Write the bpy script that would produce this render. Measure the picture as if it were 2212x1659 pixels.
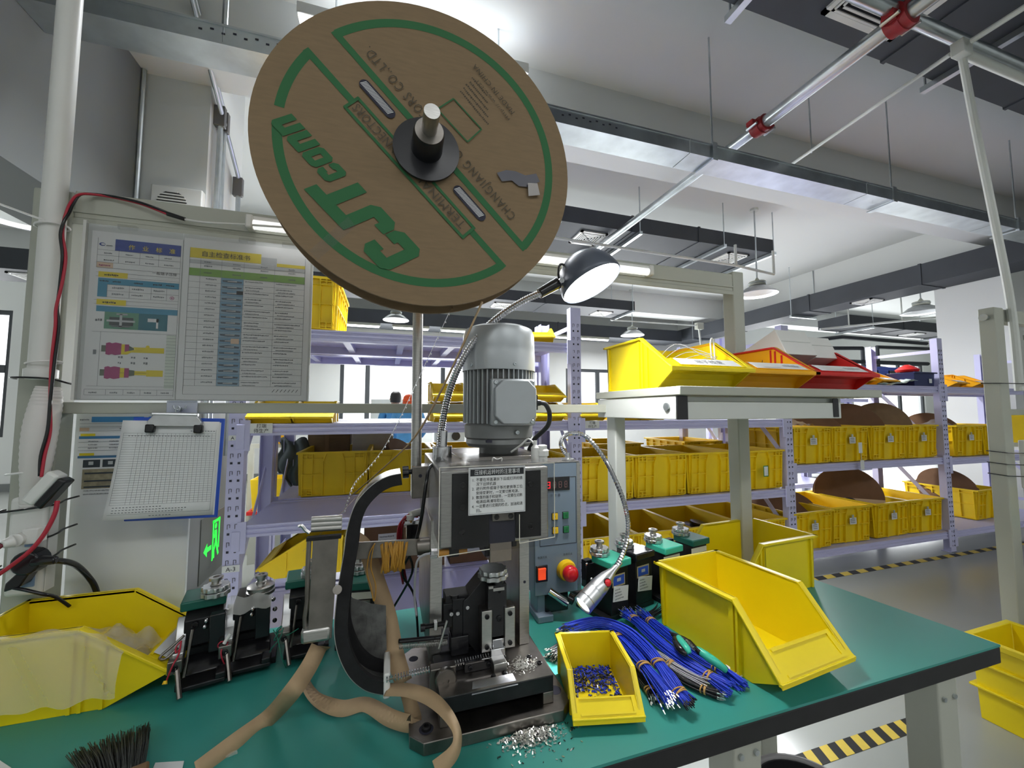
import bpy, math, random
from math import sin, cos, pi, radians as rad, sqrt
from mathutils import Matrix, Vector

S = bpy.context.scene
COL = S.collection
for _o in list(bpy.data.objects):
    bpy.data.objects.remove(_o, do_unlink=True)
RND = random.Random(7)

# ------------------------------------------------------------------ camera
cd = bpy.data.cameras.new('camera')
cd.sensor_fit = 'HORIZONTAL'
cd.sensor_width = 36.0
cd.lens = 861.126 / 2212 * 36.0
cd.clip_start = 0.02
cd.clip_end = 120
cam = bpy.data.objects.new('camera', cd)
cam.location = (0, 0, 1.324)
cam.rotation_euler = (rad(90 + 3.7786), 0, rad(-17.2613))
COL.objects.link(cam)
S.camera = cam

# ------------------------------------------------------------------ world, exposure
S.view_settings.view_transform = 'Standard'
S.view_settings.look = 'None'
S.view_settings.exposure = EXPOSURE = 0.0
S.view_settings.gamma = 1.0
S.view_settings.use_curve_mapping = False
W_ = bpy.data.worlds.new('overcast_sky')
S.world = W_
W_.use_nodes = True
W_.node_tree.nodes['Background'].inputs['Color'].default_value = (0.93, 0.97, 1.0, 1)
W_.node_tree.nodes['Background'].inputs['Strength'].default_value = 2.2
S.cycles.max_bounces = 7
S.cycles.diffuse_bounces = 4
S.cycles.glossy_bounces = 4
S.cycles.transmission_bounces = 5
S.cycles.transparent_max_bounces = 10
S.cycles.caustics_reflective = False
S.cycles.caustics_refractive = False
S.cycles.use_denoising = True
S.cycles.sample_clamp_indirect = 6.0


def area(name, loc, rot, sx, sy, power, color=(1, 1, 1), spread=180):
    l = bpy.data.lights.new(name, 'AREA')
    l.shape = 'RECTANGLE'
    l.size, l.size_y = sx, sy
    l.energy = power
    l.color = color
    l.spread = rad(spread)
    o = bpy.data.objects.new(name, l)
    o.location, o.rotation_euler = loc, rot
    o['kind'] = 'helper'
    COL.objects.link(o)
    return o


# lamps the room has: bar light behind the reel, the bench tube; daylight at the windows
for x_ in (-2.5, 1.5, 5.5):  # added fill behind the viewer: unseen, no fixtures, brightens the room
    area('unseen_fill_light', (x_, -2.4, 3.6), (0, 0, 0), 3.0, 0.3, 28, (0.97, 0.98, 1))
    area('unseen_fill_uplight', (x_, -2.4, 3.68), (rad(180), 0, 0), 3.0, 0.3, 32, (0.97, 0.98, 1))
area('reel_bar_light', (0.17, 2.43, 3.545), (0, 0, 0), 1.35, 0.09, 120, (0.92, 0.96, 1), 105)
area('reel_bar_uplight', (0.17, 2.43, 3.665), (rad(180), 0, 0), 1.3, 0.09, 3, (0.88, 0.93, 1))
area('bench_tube_light', (0.26, 1.155, 1.79), (rad(-38), 0, 0), 1.2, 0.03, 1.2, (0.98, 0.99, 1))
for x_, y_, z_, p_ in ((4.40, 3.78, 2.80, 100), (8.0, 4.0, 2.88, 22), (0.105, 7.2, 2.93, 65), (4.9, 7.2, 2.93, 65), (-2.42, 3.5, 2.65, 60)):  # light added in the pendants to lift the room
    l_ = area('pendant_light', (x_, y_, z_), (0, 0, 0), 0.3, 0.3, p_, (0.97, 0.98, 1))
    l_.data.shape = 'DISK'
for x_, w_ in ((-7.1, 2.0), (0.8, 3.4), (5.4, 2.5), (10.8, 2.7), (15.7, 3.3)):
    area('window_daylight', (x_, 8.6, 1.7), (rad(-90), 0, 0), w_, 1.35, 60 * w_, (0.95, 0.98, 1))

# ------------------------------------------------------------------ materials
MATS = {}


def mat(name, c, rough=0.5, metal=0.0, var=0.0, scale=30.0, spec=0.5, emit=0.0, alpha=1.0, bump=0.0, coat=0.0, sss=0.0, trans=0.0, stretch=None):
    if name in MATS:
        return MATS[name]
    m = bpy.data.materials.new(name)
    m.use_nodes = True
    nt = m.node_tree
    b = nt.nodes['Principled BSDF']
    b.inputs['Base Color'].default_value = (*c, 1)
    b.inputs['Roughness'].default_value = rough
    b.inputs['Metallic'].default_value = metal
    b.inputs['Specular IOR Level'].default_value = spec
    b.inputs['Coat Weight'].default_value = coat
    b.inputs['Transmission Weight'].default_value = trans
    if sss:
        b.inputs['Subsurface Weight'].default_value = sss
        b.inputs['Subsurface Radius'].default_value = (0.01, 0.008, 0.002)
    if emit:
        b.inputs['Emission Color'].default_value = (*c, 1)
        b.inputs['Emission Strength'].default_value = emit
    if alpha < 1:
        b.inputs['Alpha'].default_value = alpha
    if var or bump:
        tc = nt.nodes.new('ShaderNodeTexCoord')
        mp = nt.nodes.new('ShaderNodeMapping')
        if stretch:
            mp.inputs['Scale'].default_value = stretch
        no = nt.nodes.new('ShaderNodeTexNoise')
        no.inputs['Scale'].default_value = scale
        no.inputs['Detail'].default_value = 4
        nt.links.new(tc.outputs['Object'], mp.inputs['Vector'])
        nt.links.new(mp.outputs['Vector'], no.inputs['Vector'])
        if var:
            r = nt.nodes.new('ShaderNodeValToRGB')
            r.color_ramp.elements[0].position = 0.3
            r.color_ramp.elements[1].position = 0.7
            r.color_ramp.elements[0].color = (*[max(0, x * (1 - var)) for x in c], 1)
            r.color_ramp.elements[1].color = (*[min(1, x * (1 + var)) for x in c], 1)
            nt.links.new(no.outputs['Fac'], r.inputs['Fac'])
            nt.links.new(r.outputs['Color'], b.inputs['Base Color'])
        if bump:
            bp = nt.nodes.new('ShaderNodeBump')
            bp.inputs['Strength'].default_value = bump
            bp.inputs['Distance'].default_value = 0.002
            nt.links.new(no.outputs['Fac'], bp.inputs['Height'])
            nt.links.new(bp.outputs['Normal'], b.inputs['Normal'])
    MATS[name] = m
    return m


def s2l(r, g, b):
    f = lambda x: x / 255 / 12.92 if x / 255 <= 0.04045 else ((x / 255 + 0.055) / 1.055) ** 2.4
    return (f(r), f(g), f(b))


YEL = mat('yellow_plastic', s2l(238, 213, 16), 0.38, var=0.05, scale=6, bump=0.04)
YEL2 = mat('crate_yellow_plastic', s2l(242, 206, 16), 0.45, var=0.06, scale=5)
ORG = mat('amber_plastic', s2l(244, 178, 16), 0.4, var=0.05, scale=6)
RED = mat('red_plastic', s2l(205, 32, 28), 0.4, var=0.06, scale=6)
GREEN = mat('bench_green', s2l(52, 142, 132), 0.42, var=0.05, scale=3, bump=0.02)
BLACKR = mat('black_rubber', (0.012, 0.012, 0.013), 0.6, var=0.2, scale=20)
LAV = mat('lavender_paint', s2l(200, 199, 234), 0.38, var=0.03, scale=4)
LAVD = mat('slot_shadow', (0.03, 0.03, 0.05), 0.8)
GREY = mat('warm_grey_paint', s2l(176, 178, 166), 0.45, var=0.03, scale=5)
GREYL = mat('light_grey_paint', s2l(205, 208, 203), 0.42, var=0.03, scale=5)
STEEL = mat('brushed_steel', (0.50, 0.49, 0.47), 0.32, 1.0, var=0.12, scale=60, stretch=(1, 1, 12))
DSTEEL = mat('ground_steel', (0.24, 0.22, 0.20), 0.36, 1.0, var=0.2, scale=25)
CHROME = mat('chrome', (0.62, 0.62, 0.64), 0.12, 1.0)
ALU = mat('aluminium', (0.62, 0.63, 0.64), 0.34, 1.0, var=0.06, scale=40)
GALV = mat('galvanised_steel', (0.58, 0.62, 0.64), 0.30, 1.0, var=0.14, scale=7)
BLKOX = mat('black_oxide', (0.022, 0.022, 0.024), 0.38, 0.6, var=0.3, scale=30)
BLKGL = mat('black_gloss', (0.012, 0.012, 0.014), 0.2)
BLKFOAM = mat('black_foam', (0.008, 0.008, 0.009), 0.85, var=0.3, scale=80, bump=0.3)
MOTOR = mat('silver_paint', s2l(176, 181, 184), 0.36, 0.35, var=0.04, scale=20)
CTRL = mat('blue_grey_paint', s2l(112, 127, 142), 0.4, var=0.04, scale=10)
CARD = mat('cardboard', s2l(136, 114, 86), 0.8, var=0.07, scale=25, stretch=(1, 1, 6))
CARDD = mat('dark_cardboard', s2l(112, 82, 58), 0.8, var=0.12, scale=9)
CARDE = mat('corrugated_edge', s2l(140, 106, 70), 0.9, var=0.3, scale=200, stretch=(1, 0.2, 1))
PRGREEN = mat('green_ink', s2l(50, 108, 66), 0.8)
PRBROWN = mat('brown_ink', s2l(84, 76, 62), 0.8)
PAPER = mat('white_paper', s2l(226, 228, 228), 0.7, var=0.015, scale=8)
WHITE = mat('white_plastic', s2l(226, 226, 222), 0.4, var=0.02, scale=12)
WHITEP = mat('white_panel', s2l(226, 230, 230), 0.35, var=0.015, scale=4)
INK = mat('black_ink', s2l(40, 42, 46), 0.7)
INKG = mat('grey_ink', s2l(120, 124, 128), 0.7)
KRAFT = mat('kraft_paper', s2l(178, 152, 118), 0.75, var=0.06, scale=30)
WIREB = mat('blue_wire', s2l(36, 66, 204), 0.38)
WIREK = mat('black_wire', (0.012, 0.012, 0.014), 0.4)
WIREW = mat('grey_wire', s2l(178, 178, 184), 0.4)
WIRER = mat('red_wire', s2l(180, 40, 60), 0.4)
WIREG = mat('green_wire', s2l(20, 120, 96), 0.4)
BAND = mat('tan_rubber', s2l(190, 148, 84), 0.6, var=0.08, scale=60)
BANDY = mat('amber_rubber', s2l(190, 140, 52), 0.45, var=0.12, scale=60)
TEAL = mat('teal_plastic', s2l(64, 190, 162), 0.35)
TEALD = mat('dark_teal_plastic', s2l(18, 92, 78), 0.4)
BTNR = mat('red_button', s2l(214, 24, 34), 0.25, coat=0.4)
BTNY = mat('yellow_button', s2l(234, 190, 20), 0.35)
BTNG = mat('green_button', s2l(24, 110, 62), 0.35)
ORNG = mat('orange_switch', s2l(255, 84, 40), 0.3, emit=0.5)
PROX = mat('orange_sensor', s2l(196, 136, 38), 0.4)
BLUE = mat('blue_plastic', s2l(40, 84, 190), 0.4, var=0.03)
NAVY = mat('navy_plastic', s2l(26, 40, 92), 0.4)
BLUEINK = mat('blue_ink', s2l(38, 66, 150), 0.6)
CYANINK = mat('cyan_ink', s2l(58, 140, 172), 0.6)
YELINK = mat('yellow_ink', s2l(224, 204, 44), 0.6)
MAGINK = mat('magenta_ink', s2l(160, 54, 112), 0.6)
LGREENINK = mat('light_green_ink', s2l(120, 164, 70), 0.6)
GREYINK = mat('pale_grey_ink', s2l(186, 190, 192), 0.6)
PHOTOINK = mat('photo_ink', s2l(120, 150, 172), 0.6, var=0.5, scale=90)
OLIVE = mat('olive_ink', s2l(96, 104, 88), 0.6)
SALMON = mat('salmon_ink', s2l(214, 186, 160), 0.6)
WALL = mat('wall_paint', s2l(226, 228, 226), 0.8, var=0.02, scale=0.6)
SHADEG = mat('column_shade_grey', s2l(150, 152, 148), 0.7, var=0.04, scale=0.8)
CEIL = mat('ceiling_paint', s2l(222, 224, 222), 0.85, var=0.02, scale=0.5)
BEAMG = mat('grey_duct_paint', s2l(108, 112, 112), 0.7, var=0.05, scale=1.2)
DUCT = mat('black_duct_wrap', s2l(52, 56, 62), 0.62, var=0.12, scale=3)
FRAME = mat('dark_window_frame', s2l(62, 66, 70), 0.5)
REDC = mat('red_coupling', s2l(150, 30, 36), 0.45, var=0.1)
TIN = mat('tinned_copper', (0.80, 0.79, 0.75), 0.28, 0.85, var=0.15, scale=300)
LAMPIN = mat('lamp_reflector_white', s2l(235, 238, 238), 0.5)
TAPEY = mat('tape_yellow', s2l(204, 178, 78), 0.6, var=0.06)
TAPEK = mat('tape_black', (0.025, 0.025, 0.025), 0.6)
SKIN = mat('skin', s2l(196, 148, 120), 0.6)
CLOTHB = mat('blue_cloth', s2l(76, 142, 196), 0.8, var=0.08, scale=14)
HAIR = mat('dark_hair', (0.02, 0.017, 0.015), 0.6)
ORCAP = mat('orange_cloth', s2l(220, 84, 36), 0.8, var=0.08, scale=20)
LIT = mat('lit_tube', (1.0, 1.0, 1.0), 0.4, emit=3.0)
TUBE = mat('tube_glow', (1.0, 1.0, 1.0), 0.4, emit=0.75)
LITB = mat('lit_lamp_face', (1.0, 1.0, 1.0), 0.4, emit=22.0)
LITG = mat('lit_green_sign', s2l(40, 255, 70), 0.4, emit=1.0)
LEDR = mat('lit_red_digit', s2l(255, 40, 50), 0.4, emit=2.0)
LEDOFF = mat('unlit_digit', s2l(120, 86, 84), 0.5)
SKYPAD = mat('clerestory_glow', (0.95, 0.98, 1.0), 0.5, emit=1.2)


def clear(name, c=(0.9, 0.93, 0.95), a=0.16, rough=0.12, tint=None):
    """thin clear sheet: mostly transparent with a gloss on top"""
    if name in MATS:
        return MATS[name]
    m = bpy.data.materials.new(name)
    m.use_nodes = True
    nt = m.node_tree
    nt.nodes.clear()
    out = nt.nodes.new('ShaderNodeOutputMaterial')
    mix = nt.nodes.new('ShaderNodeMixShader')
    tr = nt.nodes.new('ShaderNodeBsdfTransparent')
    if tint:
        tr.inputs['Color'].default_value = (*tint, 1)
    pr = nt.nodes.new('ShaderNodeBsdfPrincipled')
    pr.inputs['Base Color'].default_value = (*c, 1)
    pr.inputs['Roughness'].default_value = rough
    mix.inputs['Fac'].default_value = a
    nt.links.new(tr.outputs[0], mix.inputs[1])
    nt.links.new(pr.outputs[0], mix.inputs[2])
    nt.links.new(mix.outputs[0], out.inputs['Surface'])
    MATS[name] = m
    return m


ACRYL = clear('clear_acrylic', c=(0.06, 0.06, 0.06), a=0.10, rough=0.04)
SLEEVE = clear('clear_sleeve', c=(0.3, 0.3, 0.3), a=0.12, rough=0.15)
FILM = clear('clear_bag_film', (0.86, 0.86, 0.82), a=0.30, rough=0.18)
GLASS = clear('window_glass', (0.9, 0.95, 1.0), a=0.06, rough=0.03)


# ------------------------------------------------------------------ mesh helper
def frame_for(d):
    d = d.normalized()
    a = Vector((0, 0, 1)) if abs(d.z) < 0.9 else Vector((1, 0, 0))
    x = a.cross(d).normalized()
    return x, d.cross(x).normalized()


class MB:
    def __init__(self, M=None):
        self.v, self.f, self.mi, self.cur, self.M, self.marks = [], [], [], 0, M, []

    def add(self, vs, fs):
        n = len(self.v)
        self.marks.append((n, len(self.f)))
        for p in vs:
            p = Vector(p)
            self.v.append(tuple(self.M @ p) if self.M else tuple(p))
        for f in fs:
            self.f.append([i + n for i in f])
            self.mi.append(self.cur)
        return self

    def hexa(self, p):
        return self.add(p, [(0, 3, 2, 1), (4, 5, 6, 7), (0, 1, 5, 4), (1, 2, 6, 5), (2, 3, 7, 6), (3, 0, 4, 7)])

    def bx(self, x0, x1, y0, y1, z0, z1):
        return self.hexa([(x0, y0, z0), (x1, y0, z0), (x1, y1, z0), (x0, y1, z0), (x0, y0, z1), (x1, y0, z1), (x1, y1, z1), (x0, y1, z1)])

    def box(self, c, s, R=None):
        hx, hy, hz = s[0] / 2, s[1] / 2, s[2] / 2
        p = [(-hx, -hy, -hz), (hx, -hy, -hz), (hx, hy, -hz), (-hx, hy, -hz), (-hx, -hy, hz), (hx, -hy, hz), (hx, hy, hz), (-hx, hy, hz)]
        c = Vector(c)
        return self.hexa([c + (R @ Vector(q) if R else Vector(q)) for q in p])

    def bar(self, p0, p1, w, h):
        """rectangular bar between two points, w sideways, h upwards"""
        p0, p1 = Vector(p0), Vector(p1)
        d = (p1 - p0).normalized()
        up = Vector((0, 0, 1)) if abs(d.z) < 0.95 else Vector((0, 1, 0))
        x = d.cross(up).normalized()
        u = x.cross(d).normalized()
        a, b = x * w / 2, u * h / 2
        return self.hexa([p0 - a - b, p0 + a - b, p1 + a - b, p1 - a - b, p0 - a + b, p0 + a + b, p1 + a + b, p1 - a + b])

    def cyl(self, p0, p1, r0, r1=None, n=16, caps=True):
        r1 = r0 if r1 is None else r1
        p0, p1 = Vector(p0), Vector(p1)
        x, y = frame_for(p1 - p0)
        vs = []
        for p, r in ((p0, r0), (p1, r1)):
            for i in range(n):
                a = 2 * pi * i / n
                vs.append(p + x * (r * cos(a)) + y * (r * sin(a)))
        fs = [(i, (i + 1) % n, n + (i + 1) % n, n + i) for i in range(n)]
        if caps:
            fs += [tuple(range(n - 1, -1, -1)), tuple(range(n, 2 * n))]
        return self.add(vs, fs)

    def lathe(self, prof, o=(0, 0, 0), axis=(0, 0, 1), n=24, cap0=True, cap1=True, sq=1.0):
        o, ax = Vector(o), Vector(axis).normalized()
        x, y = frame_for(ax)
        vs, fs = [], []
        for r, h in prof:
            for i in range(n):
                a = 2 * pi * i / n
                vs.append(o + ax * h + x * (r * cos(a)) + y * (r * sin(a) * sq))
        for k in range(len(prof) - 1):
            for i in range(n):
                j = (i + 1) % n
                fs.append((k * n + i, k * n + j, (k + 1) * n + j, (k + 1) * n + i))
        if cap0:
            fs.append(tuple(range(n - 1, -1, -1)))
        if cap1:
            b = (len(prof) - 1) * n
            fs.append(tuple(range(b, b + n)))
        return self.add(vs, fs)

    def tube(self, path, r, n=8, caps=True, closed=False):
        P = [Vector(p) for p in path]
        m = len(P)
        rr = r if isinstance(r, (list, tuple)) else [r] * m
        vs, fs = [], []
        x = None
        for i in range(m):
            if closed:
                d = (P[(i + 1) % m] - P[i - 1]).normalized()
            else:
                d = (P[min(i + 1, m - 1)] - P[max(i - 1, 0)]).normalized()
            if x is None:
                x, y = frame_for(d)
            else:
                x = (x - d * x.dot(d))
                x = x.normalized() if x.length > 1e-6 else frame_for(d)[0]
                y = d.cross(x)
            for k in range(n):
                a = 2 * pi * k / n
                vs.append(P[i] + x * (rr[i] * cos(a)) + y * (rr[i] * sin(a)))
        for i in range(m if closed else m - 1):
            i2 = (i + 1) % m
            for k in range(n):
                k2 = (k + 1) % n
                fs.append((i * n + k, i * n + k2, i2 * n + k2, i2 * n + k))
        if caps and not closed:
            fs += [tuple(range(n - 1, -1, -1)), tuple(range((m - 1) * n, m * n))]
        return self.add(vs, fs)

    def prism(self, poly, o, u, v, w, depth):
        """polygon (a, b) in the plane o + a*u + b*v, pushed along w by depth"""
        o, u, v, w = Vector(o), Vector(u), Vector(v), Vector(w)
        n = len(poly)
        vs = [o + u * a + v * b for a, b in poly] + [o + u * a + v * b + w * depth for a, b in poly]
        fs = [tuple(range(n - 1, -1, -1)), tuple(range(n, 2 * n))]
        fs += [(i, (i + 1) % n, n + (i + 1) % n, n + i) for i in range(n)]
        return self.add(vs, fs)

    def strip(self, path, side, t=0.0006):
        """thin ribbon: at each path point the ribbon spans +-side[i]; t is its thickness"""
        P = [Vector(p) for p in path]
        m = len(P)
        vs, fs = [], []
        for i in range(m):
            d = (P[min(i + 1, m - 1)] - P[max(i - 1, 0)]).normalized()
            s = Vector(side[i])
            nn = d.cross(s)
            nn = nn.normalized() * t / 2 if nn.length > 1e-9 else Vector((0, 0, t / 2))
            vs += [P[i] - s - nn, P[i] + s - nn, P[i] + s + nn, P[i] - s + nn]
        for i in range(m - 1):
            a, b = i * 4, i * 4 + 4
            for k in range(4):
                k2 = (k + 1) % 4
                fs.append((a + k, a + k2, b + k2, b + k))
        fs += [(3, 2, 1, 0), tuple(range(4 * m - 4, 4 * m))]
        return self.add(vs, fs)

    def grid(self, fn, nu, nv, closed_u=False):
        vs = [fn(i / (nu if closed_u else nu - 1), j / (nv - 1)) for i in range(nu) for j in range(nv)]
        fs = []
        for i in range(nu if closed_u else nu - 1):
            i2 = (i + 1) % nu
            for j in range(nv - 1):
                fs.append((i * nv + j, i2 * nv + j, i2 * nv + j + 1, i * nv + j + 1))
        return self.add(vs, fs)


WM = {}     # world matrix of every thing's root


def link(name, data, parent):
    o = bpy.data.objects.new(name, data)
    COL.objects.link(o)
    if parent:
        o.parent = parent
    return o


def tag(o, label=None, cat=None, group=None, kind=None):
    if label:
        o['label'] = label
    if cat:
        o['category'] = cat
    if group:
        o['group'] = group
    if kind:
        o['kind'] = kind
    return o


def thing(name, label, cat, loc=(0, 0, 0), rz=0.0, group=None, rx=0.0, ry=0.0):
    o = bpy.data.objects.new(name, None)
    o.empty_display_size = 0.05
    o.location = loc
    o.rotation_euler = (rx, ry, rz)
    COL.objects.link(o)
    o.rotation_euler = (rx, ry, rz)
    WM[o.name] = Matrix.LocRotScale(Vector(loc), o.rotation_euler.copy(), None)
    return tag(o, label, cat, group)


def root_of(o):
    while o.parent:
        o = o.parent
    return o


def build(mb, name, m, parent=None, bev=0.0, sm=35, label=None, world=False, kind=None, seg=2, solid=0.0, each=False):
    if each:
        mk = mb.marks + [(len(mb.v), len(mb.f))]
        o = None
        for (v0, f0), (v1, f1) in zip(mk, mk[1:]):
            q = MB()
            q.v, q.f, q.mi = mb.v[v0:v1], [[i - v0 for i in f] for f in mb.f[f0:f1]], mb.mi[f0:f1]
            o = build(q, name, m, parent, bev, sm, label, world, kind, seg, solid)
        return o
    vs = mb.v
    if world and parent is not None:
        inv = WM[root_of(parent).name].inverted()
        vs = [tuple(inv @ Vector(p)) for p in vs]
    me = bpy.data.meshes.new(name)
    me.from_pydata(vs, [], mb.f)
    for k in (m if isinstance(m, (list, tuple)) else [m]):
        me.materials.append(k)
    if isinstance(m, (list, tuple)):
        me.polygons.foreach_set('material_index', mb.mi)
    if sm:
        me.polygons.foreach_set('use_smooth', [True] * len(me.polygons))
        me.set_sharp_from_angle(angle=rad(sm))
    me.update()
    o = link(name, me, parent)
    if solid:
        md = o.modifiers.new('thickness', 'SOLIDIFY')
        md.thickness = solid
        md.offset = 0
    if bev:
        md = o.modifiers.new('edge_rounding', 'BEVEL')
        md.width = bev
        md.segments = seg
        md.limit_method = 'ANGLE'
        md.angle_limit = rad(40)
        md.harden_normals = False
    if label:
        o['label'] = label
    if kind:
        o['kind'] = kind
    return o


def dup(root, loc=None, rz=None, label=None, group=None, rx=None, ry=None, skip=()):
    def cp(o, par):
        c = o.copy()
        COL.objects.link(c)
        if par:
            c.parent = par
        for ch in o.children:
            if ch.name.split('.')[0] not in skip:
                cp(ch, c)
        return c
    r = cp(root, None)
    if loc is not None:
        r.location = loc
    e = r.rotation_euler
    r.rotation_euler = (e.x if rx is None else rx, e.y if ry is None else ry, e.z if rz is None else rz)
    WM[r.name] = Matrix.LocRotScale(Vector(r.location), r.rotation_euler.copy(), None)
    if label:
        r['label'] = label
    if group:
        r['group'] = group
    return r


def struct(mb, name, m, **k):
    o = build(mb, name, m, **k)
    o['kind'] = 'structure'
    return o


def smooth_path(pts, n=6):
    """Catmull-Rom through the points"""
    P = [Vector(p) for p in pts]
    out = []
    for i in range(len(P) - 1):
        a, b, c, d = P[max(i - 1, 0)], P[i], P[i + 1], P[min(i + 2, len(P) - 1)]
        for k in range(n):
            t = k / n
            out.append(0.5 * ((2 * b) + (c - a) * t + (2 * a - 5 * b + 4 * c - d) * t * t + (3 * b - a - 3 * c + d) * t ** 3))
    out.append(P[-1])
    return out


_TXT = {}


def lettering(items, o, u, v, parent, m, name='lettering', lift=0.0004, world=True, shear=0.0, spacing=1.0, bold=0.0):
    """flat printed text. items: (string, a, b, size, align[, spacing]) placed at o + a*u + b*v"""
    mb = MB()
    o, u, v = Vector(o), Vector(u).normalized(), Vector(v).normalized()
    w = u.cross(v)
    for it in items:
        st, a, b, size, al = it[:5]
        sp = it[5] if len(it) > 5 else spacing
        cu = bpy.data.curves.new('t', 'FONT')
        cu.body = st
        cu.size = size
        cu.align_x = al
        cu.resolution_u = 2
        cu.shear = shear
        cu.space_character = sp
        cu.offset = bold * size
        ob = bpy.data.objects.new('t', cu)
        COL.objects.link(ob)
        dg = bpy.context.evaluated_depsgraph_get()
        me = bpy.data.meshes.new_from_object(ob.evaluated_get(dg))
        kx = 1.0
        if len(it) > 6:
            xs = [p.co.x for p in me.vertices]
            kx = it[6] / (max(xs) - min(xs))
        vs = [o + u * (a + kx * p.co.x) + v * (b + p.co.y) + w * lift for p in me.vertices]
        mb.add(vs, [list(p.vertices) for p in me.polygons])
        bpy.data.objects.remove(ob)
        bpy.data.curves.remove(cu)
        bpy.data.meshes.remove(me)
    return build(mb, name, m, parent, world=world, sm=0)


class Sheet:
    """flat print on a page: rectangles in page units, collected by ink"""
    def __init__(self, o, u, v, t=0.0003):
        self.o, self.u, self.v = Vector(o), Vector(u).normalized(), Vector(v).normalized()
        self.w = self.u.cross(self.v)
        self.t = t
        self.mb, self.mats = MB(), []

    def ink(self, m):
        if m not in self.mats:
            self.mats.append(m)
        self.mb.cur = self.mats.index(m)

    def rect(self, a0, a1, b0, b1, m, lay=1):
        self.ink(m)
        q = lambda a, b: self.o + self.u * a + self.v * b + self.w * (self.t * lay)
        self.mb.add([q(a0, b0), q(a1, b0), q(a1, b1), q(a0, b1)], [(0, 1, 2, 3)])

    def poly(self, pts, m, lay=1):
        self.ink(m)
        self.mb.add([self.o + self.u * a + self.v * b + self.w * (self.t * lay) for a, b in pts], [tuple(range(len(pts)))])

    def hl(self, a0, a1, b, m=None, th=0.0006, lay=2):
        self.rect(a0, a1, b - th / 2, b + th / 2, m or INKG, lay)

    def vl(self, a, b0, b1, m=None, th=0.0006, lay=2):
        self.rect(a - th / 2, a + th / 2, b0, b1, m or INKG, lay)

    def scribble(self, a, b, w, h, m=None, lay=3):
        x = a
        while x < a + w:
            d = RND.uniform(0.35, 0.7) * h
            self.rect(x, x + d, b + RND.uniform(0, .25) * h, b + h * RND.uniform(.7, 1), m or INKG, lay)
            x += d + h * 0.22

    def done(self, name, parent):
        return build(self.mb, name, self.mats, parent, world=True, sm=0)

# ================================================================== SETTING
CZ = 3.88
struct(MB().bx(-9, 24, -5, 9.0, -0.1, 0), 'floor', mat('floor_epoxy', s2l(156, 159, 154), 0.22, var=0.06, scale=0.7, spec=0.6))
struct(MB().bx(-9, 24, -5, 9.0, CZ, CZ + 0.15), 'ceiling', CEIL)


def wall_with_holes(x0, x1, y0, y1, z0, z1, holes):
    mb = MB()
    xs = x0
    for a, b, c, d in sorted(holes):
        mb.bx(xs, a, y0, y1, z0, z1)
        mb.bx(a, b, y0, y1, z0, c)
        mb.bx(a, b, y0, y1, d, z1)
        xs = b
    mb.bx(xs, x1, y0, y1, z0, z1)
    return mb


WIN = [(-8.2, -6.05, 0.88, 3.0), (-0.95, 2.55, 0.95, 2.34), (4.1, 6.7, 0.95, 2.34), (9.4, 12.2, 0.95, 2.9), (14.0, 17.5, 0.95, 2.9)]
CLER = [(3.0, 3.9, 3.12, 3.36), (4.25, 4.98, 3.12, 3.36), (5.18, 6.6, 3.12, 3.36)]


def col_holes():
    # clerestory openings sit above window_3 and window_2, so the wall is built in two storeys
    low = wall_with_holes(-9, 24, 8.8, 9.0, 0, 3.02, WIN)
    hi = wall_with_holes(-9, 24, 8.8, 9.0, 3.02, CZ, CLER)
    low.add(hi.v, hi.f)
    return low


struct(col_holes(), 'wall_back', WALL)
struct(MB().bx(-9.2, -9, -5, 9, 0, CZ), 'wall_left', WALL)
struct(MB().bx(-9.2, 24.2, -5.2, -5, 0, CZ), 'wall_front', WALL)
struct(MB().bx(24, 24.2, -5, 9, 0, CZ), 'wall_right', WALL)
struct(MB().bx(-9, -0.96, 8.77, 8.8, 0, 0.12).bx(-0.96, 24, 8.77, 8.8, 0, 0.12), 'baseboard_back', mat('baseboard_grey', s2l(128, 132, 132), 0.5))

for i, (a, b, c, d) in enumerate(WIN + CLER):
    mb = MB()
    t = 0.07 if i < 5 else 0.035
    mb.bx(a, b, 8.84, 8.9, c, c + t).bx(a, b, 8.84, 8.9, d - t, d).bx(a, a + t, 8.84, 8.9, c + t, d - t).bx(b - t, b, 8.84, 8.9, c + t, d - t)
    w = struct(mb, 'window_%d' % (i + 1), FRAME)
    n = 1 if i >= 5 else (3 if b - a > 2.4 else 2)
    xs = [a + t + (b - a - 2 * t) * k / n for k in range(n + 1)]
    if n == 3 and i == 1:
        xs = [a + t, -0.42, 1.15, b - t]
    for k in range(n):
        build(MB().bx(xs[k] + 0.005, xs[k + 1] - 0.005, 8.866, 8.872, c + t, d - t), 'pane', GLASS, w, sm=0)
        if k:
            build(MB().bx(xs[k] - 0.045, xs[k] + 0.045, 8.835, 8.905, c + t, d - t), 'mullion', FRAME, w, sm=0)
    if i == 0:
        build(MB().bx(a + t, b - t, 8.835, 8.905, 1.95, 2.08), 'mullion', FRAME, w, sm=0)

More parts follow.
